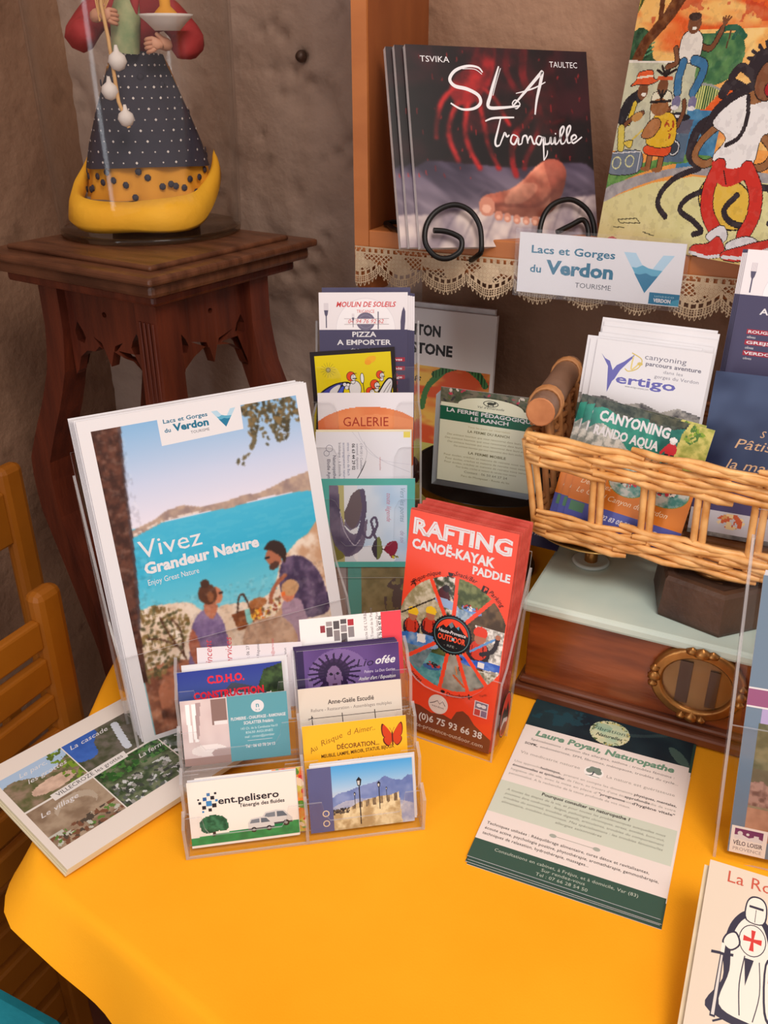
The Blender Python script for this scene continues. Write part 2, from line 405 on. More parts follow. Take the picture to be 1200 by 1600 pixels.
def rrect(x0, y0, x1, y1, r, n=4):
    o = []
    for cx, cy, a in ((x1 - r, y0 + r, -90), (x1 - r, y1 - r, 0), (x0 + r, y1 - r, 90), (x0 + r, y0 + r, 180)):
        o += [(cx + r * math.cos(rad(a + 90 * i / n)), cy + r * math.sin(rad(a + 90 * i / n))) for i in range(n + 1)]
    return o

# ================================================================== printed designs (all in card millimetres)
WHT = (224, 222, 226); TEAL = (24, 108, 140)
def logo_v(a, f):
    P = lambda L: [f(*p) for p in L]
    a.poly(P([(110, 50), (122, 50), (137.5, 27), (135, 11)]), (176, 208, 228)); a.poly(P([(149, 49.5), (160, 50), (135, 11), (130, 19)]), (176, 208, 228))
    a.poly(P([(119.5, 36), (124, 35.5), (130, 38.5), (136, 36), (142, 35), (150, 34.5), (135, 11)]), (92, 166, 196))
    a.poly(P([(122.5, 30), (128, 29), (134, 31), (140, 28.5), (146.5, 29), (135, 11)]), (34, 118, 156))
def logo_block(a, f, hs, dark=TEAL):
    """the tourism sign block, laid out on the sign's own 170 x 62 grid"""
    s = hs
    x, y = f(13, 42); a.text('Lacs et Gorges', x, y, 7.5 * s, dark, w=(f(102, 42)[0] - x), b=1)
    x, y = f(13, 22); a.text('du', x, y, 7.5 * s, dark, w=f(26, 22)[0] - x, b=1)
    x, y = f(32, 22); a.text('Verdon', x, y, 13 * s, dark, w=f(102, 22)[0] - x, b=2)
    x, y = f(63, 10); a.text('TOURISME', x, y, 5.0 * s, (80, 84, 96), w=f(101, 10)[0] - x)
    logo_v(a, f)
def art_sign():
    a = Art(); a.rect(0, 0, 170, 62, WHT); logo_block(a, lambda x, y: (x, y), 1.0)
    a.rect(140, 0.8, 171 - 1, 12.5, (24, 112, 150)); a.text('unesco', 145, 8.2, 2.4, (150, 190, 205), w=20); a.text('VERDON', 145, 3.2, 3.4, WHT, w=17, b=2)
    a.poly([(160, .8), (164, 6), (170, 8), (170, .8)], (60, 150, 180)); return a
def art_a4():
    a = Art(); c = Cv(10.5, 9, 198, 287, 1.0)
    c.grad([(9, (226, 214, 205)), (120, (226, 214, 205)), (200, (226, 220, 234)), (235, (196, 206, 232)), (287, (132, 178, 220))])
    c.mixn(c.Y > 200, (226, 224, 238), (150, 190, 228), 70, 3, 2, 1.2) if False else None
    lake = c.Y < 198 + 0 * c.X
    c.grad([(60, (150, 208, 222)), (120, (110, 196, 216)), (160, (52, 172, 208)), (200, (70, 178, 212))], lake)
    c.put(lake & (vnoise(c.X * .25, c.Y, 3, 4) > .56), (86, 186, 214), .35)
    mtn = c.poly([(24, 191), (28, 197), (48, 202), (61, 208), (76, 209), (91, 204), (114, 204), (132, 206), (147, 205), (161, 208), (176, 212), (199, 215), (199, 196), (175, 199), (149, 200), (117, 197), (82, 200), (58, 199), (26, 190)])
    c.mixn(mtn, (148, 126, 122), (186, 160, 142), 6, 6)
    c.put(c.line([(26, 192), (58, 200), (90, 200)], 1.6) & (c.n(3, 2) > .5), (222, 206, 196))
    rock = c.poly([(147, 40), (148, 118), (155, 135), (164, 143), (176, 152), (188, 156), (199, 168), (199, 9), (147, 9)])
    c.mixn(rock, (232, 214, 196), (196, 154, 122), 10, 8, 4, 3)
    shore = c.poly([(14, 60), (16, 124), (30, 127), (58, 123), (66, 120), (76, 108), (96, 110), (109, 108), (130, 106), (150, 112), (160, 60), (150, 9), (14, 9)])
    c.mixn(shore, (236, 222, 208), (214, 186, 160), 12, 9, 4, 2)
    g = c.poly([(11, 9), (11, 70), (40, 74), (60, 66), (90, 60), (150, 50), (199, 44), (199, 9)])
    c.mixn(g, (120, 72, 54), (190, 128, 96), 14, 10, 4, 3.2)
    bush = c.poly([(13, 60), (16, 118), (30, 127), (45, 122), (56, 117), (62, 104), (57, 92), (50, 80), (40, 66)], 6)
    c.blobs(bush, [(104, 96, 62), (140, 118, 76), (124, 96, 56), (84, 78, 52), (160, 140, 100)], 2.0, 330, 3)
    for p in ([(52, 70), (46, 84), (34, 94), (22, 98)], [(48, 80), (40, 100), (36, 114)], [(50, 74), (52, 96), (46, 110)]): c.put(c.line(p, 1.6, 5), (84, 54, 38))
    sh = c.poly([(20, 9), (22, 50), (34, 66), (58, 70), (66, 40), (60, 9)]); c.mixn(sh, (84, 50, 40), (176, 112, 84), 13, 14, 3, 3)
    tr = c.poly([(9, 290), (36, 290), (30, 240), (28, 208), (27, 190), (23, 150), (20, 124), (17, 109), (14, 60), (9, 60)])
    c.mixn(tr, (62, 34, 26), (98, 58, 44), 5, 15, 4, 3); c.put(c.line([(34, 285), (27, 205), (22, 150), (17, 110)], 2.6) , (70, 66, 78), .5)
    lv = c.poly([(134, 284), (134, 288), (198, 288), (197, 262), (190, 268), (184, 250), (174, 250), (168, 262), (160, 268), (152, 256), (146, 262), (148, 274)], 5)
    lv2 = c.line([(156, 270), (150, 252), (140, 240), (135, 233), (131, 240)], 4.5, 5) | c.line([(172, 262), (176, 250)], 8) | c.line([(160, 262), (164, 248)], 5)
    c.blobs(lv, [(84, 74, 50), (126, 104, 66), (104, 92, 66), (70, 64, 46)], 2.6, 210, 5); c.blobs(lv2, [(84, 78, 56), (110, 98, 70)], 2.0, 60, 6)
    # woman
    c.mixn(c.poly([(74, 110), (66, 104), (60, 92), (56, 76), (54, 50), (92, 50), (93, 70), (92, 92), (88, 104), (84, 110)], 4), (142, 120, 158), (112, 92, 134), 8, 21)
    c.put(c.poly([(78, 116), (88, 114), (88, 107), (82, 100), (76, 108)], 3), (186, 116, 88)); c.put(c.ell(89, 121, 6.4, 8.4, 10), (196, 124, 92))
    c.put(c.ell(82, 124, 8.6, 10, 20), (92, 56, 40)); c.put(c.ell(81, 134, 4.2, 4), (74, 46, 34)); c.put(c.ell(84, 121, 3, 5), (140, 86, 56)); c.put(c.ell(94, 122, 2, 1.2), (60, 40, 36))
    c.put(c.poly([(62, 96), (56, 80), (60, 60), (68, 60), (66, 82)], 3), (170, 100, 78))
    # basket with towel and fruit
    c.put(c.line([(106, 98), (110, 113), (115, 114), (119, 100)], 1.8, 5), (74, 50, 40)); c.mixn(c.poly([(100, 99), (130, 101), (126, 82), (104, 82)]), (150, 88, 52), (108, 62, 40), 3, 22)
    c.put(c.ell(127, 103, 9, 5), (168, 104, 60)); c.put(c.poly([(113, 100), (118, 100), (120, 82), (114, 82)]), (132, 196, 192)); c.blobs(c.ell(126, 92, 8, 6), [(232, 168, 60), (220, 120, 50), (240, 200, 90)], 2, 24, 8)
    c.blobs(c.poly([(128, 98), (150, 104), (148, 90), (130, 86)]), [(120, 92, 66), (214, 180, 80), (150, 70, 50), (230, 214, 180)], 2, 50, 9)
    # man
    c.mixn(c.poly([(160, 138), (152, 122), (152, 104), (160, 96), (164, 78), (196, 76), (196, 104), (190, 122), (178, 136)], 5), (66, 52, 82), (112, 92, 122), 9, 23, 3, 3)
    c.put(c.ell(150, 142, 7.5, 9.5, 15), (170, 104, 76)); c.put(c.poly([(142, 152), (150, 158), (160, 154), (163, 144), (160, 134), (156, 142), (148, 149)], 4), (52, 36, 32)); c.put(c.ell(149, 134, 5.5, 3.4, 20), (84, 54, 44)); c.put(c.ell(144, 143, 2.6, 1.3), (40, 30, 34))
    c.put(c.line([(158, 122), (148, 116), (141, 106), (140, 100)], 4.0, 4), (164, 96, 70)); c.put(c.line([(160, 100), (150, 90), (140, 82)], 6, 3), (190, 150, 120))
    # child
    c.put(c.poly([(152, 98), (148, 80), (146, 50), (176, 50), (172, 80), (168, 96)], 4), (168, 140, 160)); c.put(c.ell(158, 104, 7, 8), (206, 124, 92)); c.put(c.ell(161, 109, 9, 8), (196, 152, 110)); c.put(c.ell(153, 105, 2.4, 2.4), (230, 110, 50))
    c.mixn(c.poly([(112, 84), (150, 82), (158, 50), (110, 46)], 3), (176, 140, 116), (212, 178, 152), 8, 24); g_ = (c.Y < 128) | (c.X < 36); c.put(g_ & (c.n(4, 31) > .62), (255, 250, 245), .10); c.put(g_ & (c.n(3, 32) < .36), (20, 16, 24), .10); c.blur(1)
    a.rect(0, 0, 210, 297, WHT); a.grid(c)
    a.poly([(67, 287.5), (143.5, 288.5), (142.5, 265.5), (67, 264)], WHT); logo_block(a, lambda x, y: (65.6 + x * .455, 266.0 + y * .40), .46)
    a.text('Vivez', 29.5, 170.5, 15.5, WHT, w=57); a.text('Grandeur Nature', 31, 156, 9.5, WHT, w=107, b=2); a.text('Enjoy Great Nature', 31.5, 145.5, 5, WHT, w=47)
    return a
def art_raft():
    a = Art(); R0 = (240, 74, 46); a.rect(0, 0, 99, 210, R0)
    cx, cy, R = 51, 104, 52.5
    # dark ground first, spokes are left red
    c = Cv(0, 48, 99, 158, 0.75, R0); disc = (c.ell(cx, cy, R, 54)) & (c.X < 98)
    c.mixn(disc, (150, 138, 110), (196, 186, 160), 6, 1)
    ang = np.degrees(np.arctan2(c.Y - cy, c.X - cx)) % 360
    sec = lambda a0, a1: disc & (((ang - a0) % 360) < (a1 - a0))
    s1 = sec(118, 219); c.mixn(s1, (150, 140, 104), (206, 196, 172), 5, 2, 4, 3)
    s2 = sec(91, 118); c.mixn(s2, (62, 66, 46), (222, 216, 208), 5, 3, 4, 4)
    s3 = sec(52, 91); c.mixn(s3, (66, 78, 42), (124, 132, 84), 6, 4, 4, 3); c.mixn(s3 & (c.Y < 130), (196, 210, 220), (110, 140, 170), 4, 5)
    s4 = sec(-48, 52); c.mixn(s4, (70, 54, 40), (110, 88, 62), 7, 6, 3, 3); c.mixn(s4 & (c.X + (c.Y - 104) * .3 > 76) & (c.Y < 120), (236, 234, 230), (150, 146, 140), 3, 7, 4, 4); c.mixn(s4 & (c.Y < 78), (120, 118, 96), (214, 212, 200), 3, 8, 3, 4)
    s5 = sec(-80, -48); c.mixn(s5, (112, 116, 110), (158, 158, 150), 9, 9)
    s6 = sec(-92 - 1, -80); s6 = sec(264, 292); c.mixn(s6, (126, 122, 112), (170, 168, 160), 9, 9)
    s7 = sec(219, 264); c.mixn(s7, (52, 66, 36), (96, 104, 60), 5, 10); c.mixn(s7 & (c.Y < 82), (60, 130, 140), (110, 172, 180), 5, 11)
    # raft people: helmets, jackets, blue tube
    def rower(x, y, k, hel):
        c.put(c.ell(x, y - 13 * k, 8.5 * k, 10 * k) & disc, (44, 40, 48)); c.put(c.ell(x, y - 10.5 * k, 6.5 * k, 7.5 * k) & disc, (206, 62, 44)); c.put(c.ell(x, y - 1 * k, 4.2 * k, 5 * k), (176, 112, 88)); c.put(c.ell(x, y + 3 * k, 5.2 * k, 4.6 * k) & (c.Y > y), hel)
        c.put(c.line([(x - 5 * k, y - 8 * k), (x - 5 * k, y - 16 * k)], 1.0 * k), (120, 24, 22)); c.put(c.line([(x + 3 * k, y - 7 * k), (x + 4 * k, y - 15 * k)], 1.0 * k), (120, 24, 22))
    rower(12, 113, 1.0, (240, 196, 40)); rower(29, 118, 1.0, (244, 200, 44)); c.put(c.line([(1, 112), (26, 130), (40, 140)], 1.4) & s1, (60, 50, 44))
    c.mixn(c.poly([(0, 92), (14, 96), (40, 97), (40, 88), (30, 84), (10, 82), (0, 84)], 3) & disc, (50, 112, 196), (150, 180, 214), 7, 12); c.put(c.poly([(18, 96), (26, 97), (27, 89), (19, 88)]), (236, 238, 240)); c.mixn(c.poly([(4, 84), (34, 84), (24, 62), (14, 66)]) & disc, (80, 108, 120), (130, 150, 160), 6, 13)
    rower(77, 110, 1.25, (224, 62, 40)); c.put(c.line([(70, 94), (84, 106), (94, 114)], 2.0), (96, 150, 210)); c.put(c.line([(80, 94), (90, 100), (93, 112)], 4.0, 4) & disc, (46, 42, 50)); c.put(c.ell(93, 114, 2.4), (176, 110, 84))
    c.mixn(c.poly([(58, 88), (70, 86), (84, 88), (99, 88), (99, 82), (80, 80), (64, 80)], 3) & disc, (40, 84, 190), (90, 132, 214), 6, 14); c.put(c.poly([(78, 86), (84, 86), (84, 81), (78, 81)]), (230, 226, 226))
    c.put(c.ell(40, 138, 5, 9, 20) & disc, (84, 44, 52)); c.put(c.ell(41, 146, 3.4, 3.4), (50, 40, 46)); c.put(c.ell(43, 132, 12, 4, -10) & disc, (150, 176, 214)); c.put(c.line([(44, 146), (50, 134)], 1), (60, 60, 70))
    c.put(c.ell(66, 132, 10, 3, -8) & disc, (110, 150, 210)); c.blobs(c.ell(65, 134, 9, 3), [(200, 60, 50), (60, 50, 60), (230, 230, 230)], 1.6, 22, 4)
    c.put(c.ell(36, 68, 9, 3.2, 6) & disc, (60, 100, 160)); c.blobs(c.ell(36, 70, 8, 3), [(200, 60, 50), (50, 46, 50)], 1.5, 20, 5)
    c.put(c.ell(62, 77, 1.2, 5), (60, 50, 46)); c.put(c.ell(62, 84, 1.5), (60, 46, 40)); c.put(c.line([(57, 66), (68, 58)], 2.2), (196, 90, 50)); c.put(c.line([(58, 75), (60, 68)], 1.0), (220, 130, 60))
    for q in (118, 91, 52, 219, 264, 293, 314): c.put(c.line([(cx, cy), (cx + 56 * math.cos(rad(q)), cy + 56 * math.sin(rad(q)))], 3.6) & (c.ell(cx, cy, 56)), R0)
    c.put(~disc, R0); a.grid(c)
    br = (122, 62, 46); a.poly([(0, 0), (99, 0), (99, 14), (90, 19), (82, 24), (76, 31), (70, 34), (64, 31), (60, 22), (52, 24), (40, 22), (28, 26), (14, 26), (0, 24)], br)
    # hub
    a.ell(cx, cy, 18.6, col=(26, 28, 32), n=48)
    for i in range(40): q = 9 * i; a.ell(cx + 18.4 * math.cos(rad(q)), cy + 18.4 * math.sin(rad(q)), .9, col=(26, 28, 32), n=6)
    a.ell(cx, cy, 16.8, col=(96, 140, 150), n=48); a.ell(cx, cy, 16.2, col=(28, 30, 34), n=48); a.ell(cx, cy, 15.2, col=R0, n=40, a0=8, a1=172); a.poly([(cx - 15, cy + 2), (cx - 9, cy + 8), (cx - 6, cy + 6), (cx - 1, cy + 12.5), (cx + 3, cy + 8), (cx + 6, cy + 10), (cx + 11, cy + 4.5), (cx + 15, cy + 2), (cx + 14.8, cy - 2), (cx - 14.8, cy - 2)], (28, 30, 34))
    a.poly([(cx - 1, cy + 12.5), (cx + 1, cy + 8.6), (cx - 1.5, cy + 6), (cx - 4, cy + 9)], (110, 130, 140)); a.poly([(cx + 6, cy + 10), (cx + 6, cy + 6), (cx + 3.6, cy + 8)], (80, 160, 190))
    a.text('Haute-Provence', cx, cy + .8, 3.1, WHT, w=26, al='c', b=1, sh=.2); a.text('OUTDOOR', cx, cy - 6.2, 5, (240, 84, 52), w=26, al='c', b=2); a.ell(cx + 1.6, cy - 3.8, 1.5, col=(160, 190, 196), n=14); a.text('- RFE -', cx, cy - 12, 2.2, (150, 160, 160), w=13, al='c')
    # headings with inline letters
    a.text('RAFTING', 3.5, 189.5, 13.5, WHT, w=92, b=2); a.text('RAFTING', 4.6, 190.3, 12, (200, 70, 48), w=90)
    a.text('RAFTING', 5.0, 190.6, 11.3, WHT, w=89.4, b=0)
    a.text('CANOË-KAYAK', 4.5, 176, 8.2, WHT, w=76, b=2); a.text('PADDLE', 62.5, 166, 6.8, WHT, w=34, b=2)
    K = (40, 22, 22)
    a.arct('Pique-nique', cx, cy, 56, 137, 4.0, K, sh=.25, ks=1.05); a.arct('Snack/Bar', cx, cy, 56, 94, 4.0, K, sh=.25, ks=.86); a.arct('Parking', cx, cy, 56, 60, 4.0, K, sh=.25, ks=.95)
    a.line([(7, 143), (12, 147)], .8, K); a.line([(7.5, 140), (9.5, 144.4)], .7, K); a.line([(12, 140.5), (10.5, 145.6)], .7, K); a.line([(8, 142), (12.5, 143)], .7, K)
    a.poly([(41, 161.5), (46, 161.5), (45, 158.3), (42, 158.3)], K); a.line([(40, 157.6), (47, 157.6)], .7, K); a.ring(46.2, 160.3, 1.0, .5, K, n=10); a.poly([(74, 158), (79.5, 156.5), (78, 151), (72.5, 152.5)], K); a.text('P', 76, 152.8, 3.6, R0, b=2, al='c', rot=-14)
    a.arct('Vestiaire/Toilettes', cx, cy, 60, 206, 4.0, K, cw=False, sh=.2, ks=.95); a.arct('Douche', cx, cy, 60, 271, 4.0, K, cw=False, sh=.2, ks=.95)
    a.ell(49, 47.2, 2.2, 1.4, K, n=12); a.line([(70, 49), (77, 51)], 1.2, K); a.line([(73.5, 52.5), (74.5, 47.5)], 1.2, K)
    a.ell(46, 33, 9.6, col=(232, 222, 220), n=30); a.line([(38, 32), (42, 34), (45, 36.5), (47.5, 33.6), (50, 37), (53, 33)], .7, (70, 60, 66)); a.text('verdon', 46, 29.5, 2.2, (90, 80, 86), w=12, al='c')
    a.rect(80, 34, 93, 49, (226, 214, 220)); a.rect(80.8, 41.6, 92.2, 48.2, (120, 112, 136)); a.ell(84.4, 45, 2.4, 1.8, WHT, n=12); a.ell(88.8, 45, 2.4, 1.8, WHT, n=12); a.rect(80.8, 34.8, 86.2, 40.8, (196, 70, 66)); a.rect(87, 34.8, 92.2, 40.8, (130, 110, 140))
    a.text('Accueil', 78, 58, 2.2, (150, 60, 44), rot=30); a.text('Tarifs', 84, 53, 2.2, (150, 60, 44), rot=28)
    a.text('+33 (0)6 75 93 66 38', 91, 12.6, 6.4, WHT, w=80, al='r', b=1); a.text('www.haute-provence-outdoor.com', 93, 4.2, 4.0, (220, 206, 198), w=90, al='r')
    return a
def art_sla():
    a = Art(); c = Cv(0, 0, 210, 210, 1.0, (24, 10, 14))
    c.mixn(c.Y > 0, (20, 9, 13), (52, 16, 22), 50, 1, 3, 3); c.mixn((c.X > 60) & (c.X < 170) & (c.Y > 120), (30, 10, 14), (74, 18, 24), 30, 2, 3, 3)
    bed = c.poly([(0, 84), (60, 88), (120, 84), (170, 90), (212, 80), (212, 0), (0, 0)], 3)
    f = np.clip((c.Y) / 85, 0, 1)[..., None]; t = np.clip((vnoise(c.X + c.Y * 1.4, c.Y * .7, 26, 3) - .5) * 3 + .5, 0, 1)[..., None]
    c.put(bed, (1 - f) * ((176, 160, 164) * t + np.array((112, 98, 112)) * (1 - t)) + f * ((92, 80, 100) * t + np.array((50, 42, 58)) * (1 - t)))
    c.mixn(bed & (c.Y < 34 + .1 * c.X), (206, 188, 182), (140, 124, 134), 16, 5, 3, 2.4)
    for i in range(7): x = 20 + i * 26; c.put(c.line([(x, 2), (x + 22, 34 + 3 * i), (x + 60, 62)], 1.3, 4) & bed, (96, 84, 98), .7)
    r1, r2, r3 = (150, 26, 30), (110, 18, 24), (190, 40, 38)
    def limb(P, w, col): c.put(c.line(P, w, 6) , col)
    limb([(92, 216), (84, 196), (74, 182), (66, 170)], 20, r2); limb([(96, 214), (92, 190), (86, 174)], 14, r1); c.put(c.ell(66, 168, 22, 17, 40), r1); c.put(c.ell(72, 172, 12, 9, 40), r3, .6)
    for P, w in (([(50, 166), (36, 152), (29, 132), (27, 116)], 6), ([(56, 156), (44, 132), (42, 112), (50, 92)], 6.4), ([(66, 152), (60, 126), (64, 104), (74, 84)], 6.4), ([(78, 156), (82, 134), (86, 108), (96, 84)], 6), ([(84, 168), (98, 156), (106, 140), (112, 130)], 5)): limb(P, w, r1); limb(P, w * .35, r3)
    limb([(118, 214), (112, 190), (122, 168), (140, 152)], 7, r2); limb([(136, 216), (132, 180), (146, 150)], 9, r2); limb([(146, 150), (132, 132), (118, 120), (112, 96), (116, 76)], 7, r1); limb([(148, 152), (150, 136), (140, 112), (130, 96), (126, 84)], 6, r2)
    limb([(140, 140), (160, 132), (178, 136)], 4, r2); limb([(118, 122), (122, 116), (112, 98)], 2, r3)
    c.blur(3); c.mixn((c.n(16, 41) > .5) & ~bed, (12, 6, 9), (40, 10, 14), 18, 42) if False else None
    t = np.clip((c.n(26, 43, 4) - .30) * 3.0, 0, 1)[..., None]; u_ = ~bed; c.c[u_] = (c.c * (.35 + .65 * t) + np.array((10, 5, 7)) * (1 - t) * .6)[u_]
    rs = random.Random(4)
    for _ in range(60): x, y = rs.uniform(4, 206), rs.uniform(70, 206); c.put(c.line([(x, y), (x + rs.uniform(-1, 1), y - rs.uniform(1, 5))], 1.1), rs.choice([r1, r3, (120, 20, 24)]), .8)
    sk = c.poly([(70, 42), (76, 54), (92, 58), (108, 62), (124, 72), (140, 86), (156, 94), (170, 91), (176, 80), (172, 62), (162, 44), (150, 34), (132, 30), (112, 32), (92, 36), (78, 36)], 6)
    c.mixn(sk, (158, 84, 66), (198, 128, 104), 22, 7, 3, 2.6); c.put(sk & c.poly([(150, 92), (172, 90), (176, 74), (166, 50), (152, 34), (156, 60)], 4), (120, 56, 46), .55); c.put(sk & c.ell(120, 56, 22, 9, 25), (222, 156, 130), .5); c.put(sk & c.line([(80, 46), (110, 44), (140, 44), (160, 60)], 4, 4), (124, 60, 50), .5)
    lit = np.clip(((c.X - 120) * -.25 + (c.Y - 60) * .9) / 26 + .5 + (c.n(10, 44) - .5), 0, 1)[..., None]; c.c[sk] = (c.c * (.72 + .52 * lit))[sk]; c.blur(1, sk)
    for x, y, r in ((79, 43, 9.5), (92, 33, 4.8), (102, 31, 4.4), (113, 29, 4.4), (124, 27.5, 4.4), (135, 27, 5)): c.put(c.ell(x, y, r, r * 1.1), (192, 126, 104)); c.put(c.ell(x - .6, y - r * .25, r * .55, r * .5), (220, 166, 144))
    c.blur(1)
    a.grid(c)
    a.text('TSVIKA', 15, 193, 6.0, WHT, w=33); a.text('TAULTEC', 164, 192, 6.0, WHT, w=34)
    w1 = [1.4, 3.2, 3.8, 3.4, 1.6]
    a.line([(85, 184), (80, 189), (68, 190), (54, 185), (47, 176), (52, 169), (66, 166), (78, 160), (80, 152), (72, 146), (58, 145), (46, 151)], w1, WHT, 6); a.line([(84, 182), (76, 187), (62, 187)], .8, WHT, 5)
    a.line([(104, 191), (98, 176), (92, 160), (89, 148), (104, 147.5), (126, 150)], w1, WHT, 6); a.line([(106, 189), (100, 174), (95, 160)], .8, WHT, 4)
    a.line([(118, 150), (128, 160), (140, 172), (152, 184), (155, 186), (151, 172), (146, 156), (143, 141)], w1, WHT, 6); a.line([(122, 163), (134, 166), (146, 170), (158, 176)], [.8, 1.8, 1], WHT, 5); a.line([(120, 147), (117, 152), (121, 156), (126, 152), (122, 147), (119, 148)], 1.3, WHT, 5)
    # the hand-written second line
    def hw(P, w=2.0): a.line(P, [w * .6, w, w * 1.1, w * .7], WHT, 5)
    hw([(84, 133), (92, 136), (102, 137), (118, 137.5)], 2.2); hw([(102, 136), (98, 124), (94, 112), (95, 107), (99, 108)], 2.2)
    hw([(99, 108), (104, 118), (106, 121), (108, 117), (111, 119)]); hw([(121, 117), (115, 119), (112, 112), (116, 109), (121, 116), (121, 109), (125, 110)])
    hw([(125, 110), (127, 117), (131, 118), (132, 110)]); hw([(132, 112), (136, 118), (139, 110), (142, 111)])
    hw([(150, 117), (145, 118), (142, 112), (146, 109), (150.5, 117), (150.5, 104), (150, 92)]); hw([(150, 92), (154, 98), (155, 103)], 1.2); hw([(150, 110), (152.5, 109), (153, 112)], 1.2)
    hw([(151, 108), (153, 117), (153, 110), (158, 111), (160, 117), (160, 110), (163, 111)]); hw([(163, 111), (165, 117), (165, 110), (168, 111)]); a.ell(166, 121, .9, col=WHT, n=8)
    hw([(168, 111), (176, 124), (176, 129), (172, 124), (172, 111), (176, 111)]); hw([(176, 111), (184, 125), (184, 130), (180, 125), (180, 112), (184, 112)]); hw([(184, 113), (191, 117), (189, 120), (185, 117), (187, 111), (198, 118)])
    return a
def art_comic():
    a = Art(); c = Cv(0, 0, 215, 300, 0.85, (238, 160, 80))
    t = np.clip((vnoise(c.X * .35, c.Y + .12 * c.X, 16, 2, 3) - .5) * 4 + .5, 0, 1)[..., None]
    c.put(c.Y > 100, np.array((242, 190, 110)) * t + np.array((226, 96, 44)) * (1 - t)); c.put((c.n(14, 5) > .62) & (c.Y > 180) & (np.abs(c.Y - 225) < 20), (190, 60, 40), .6); c.mixn((c.Y < 200) & (c.Y > 150) & (c.X > 80), (246, 206, 130), (240, 170, 90), 14, 9)
    G = (92, 140, 74); DG = (48, 84, 52); K = (40, 34, 34)
    c.mixn(c.ell(100, 178, 34, 26) & (c.Y < 196), (96, 142, 88), (56, 104, 72), 9, 7)
    c.put(c.line([(100, 196), (108, 200), (120, 200), (130, 193)], 5, 5) | c.line([(122, 200), (118, 192)], 4) | c.line([(108, 200), (102, 192)], 3), (44, 96, 74)); c.put(c.line([(114, 198), (113, 184)], 1.6), (90, 66, 50))
    c.mixn(c.poly([(0, 172), (0, 200), (18, 200), (30, 176), (40, 172)], 3), (56, 96, 64), (32, 60, 44), 5, 8)
    for q in range(5): c.put(c.line([(14, 176 + 4 * q), (28, 182 + 4 * q)], 1.4), (90, 150, 110))
    tr = c.poly([(2, 168), (10, 190), (24, 206), (36, 220), (42, 240), (40, 300), (64, 300), (58, 236), (50, 216), (38, 202), (22, 186), (14, 168)], 4)
    c.mixn(tr, (88, 48, 30), (132, 82, 48), 6, 10); c.put(c.line([(30, 212), (26, 236), (12, 262), (6, 290)], 6, 5) | c.line([(54, 226), (72, 252), (96, 270), (110, 296)], 5, 5) | c.line([(24, 240), (32, 262)], 4), (98, 54, 32)); c.blobs(c.poly([(0, 216), (0, 300), (14, 300), (12, 240)]), [(120, 126, 60), (74, 84, 44), (170, 150, 70)], 4, 90, 3)
    wall = c.poly([(0, 172), (103, 169), (94, 150), (87, 134), (0, 90)]); wall = c.poly([(-2, 172), (84, 171), (86, 132), (84, 88), (-2, 88)])
    c.mixn(wall, (206, 206, 176), (188, 190, 166), 14, 11); c.put(c.line([(-2, 173), (60, 172)], 2), (232, 226, 214))
    fen = c.poly([(84, 152), (104, 152), (118, 149), (104, 132), (86, 132)]); c.put(fen, (206, 210, 130)); c.put(fen & (np.sin(c.X * 2.4) > .1), (60, 96, 56)); c.put(c.line([(84, 154), (104, 153), (120, 148)], 2), (150, 156, 150))
    c.mixn(c.poly([(84, 132), (125, 130), (125, 78), (84, 78)]), (90, 150, 190), (60, 118, 160), 8, 12)
    c.mixn(c.poly([(-2, 66), (30, 76), (60, 84), (100, 92), (130, 90), (130, 80), (98, 84), (60, 76), (20, 60), (-2, 44)], 2), (112, 158, 84), (78, 128, 66), 4, 13)
    c.mixn(c.poly([(-2, 50), (20, 60), (50, 70), (95, 80), (130, 82), (215, 80), (215, 72), (106, 74), (60, 64), (20, 48), (-2, 36)], 2), (150, 146, 150), (176, 172, 172), 9, 14)
    gd = c.poly([(-2, 36), (20, 47), (60, 62), (106, 72), (215, 74), (215, 0), (-2, 0)]); c.mixn(gd, (216, 210, 150), (226, 220, 164), 20, 15, 2, 1.5); c.put((c.Y < 8) & (c.X > 120), (206, 170, 100), .6)
    def fig(P, col, w=.8): c.put(c.poly(P, 5), col); c.put(c.line(spline(P, 5, True) + [P[0]], w), K)
    def st(P, w, col, o=.8): c.put(c.line(P, w + o * 2, 6), K); c.put(c.line(P, w, 6), col)
    # boombox and speaker stack
    fig([(-2, 66), (-1, 86), (37, 90), (38, 70)], (112, 124, 140)); c.put(c.ell(8, 77, 6.2) & ~c.ell(8, 77, 5), (214, 214, 160)); c.put(c.ell(25, 80, 6) & ~c.ell(25, 80, 4.8), (214, 214, 160)); c.put(c.line([(0, 86), (37, 90), (37, 71)], 1), (220, 220, 220))
    c.put(c.poly([(60, 108), (92, 110), (92, 84), (62, 82)]), (86, 108, 130)); c.put(c.ell(77, 96, 7.6), K); c.put(c.ell(77, 96, 6.6), (210, 214, 216)); c.put(c.ell(77, 96, 5.6), (60, 66, 76)); c.put(c.poly([(58, 122), (94, 122), (92, 110), (64, 110)]), (92, 92, 108)); c.put(c.ell(74, 124, 15, 4), (40, 40, 46)); c.put(c.ell(74, 124.6, 4, 1.2), (220, 220, 220))
    SK = (120, 76, 52)
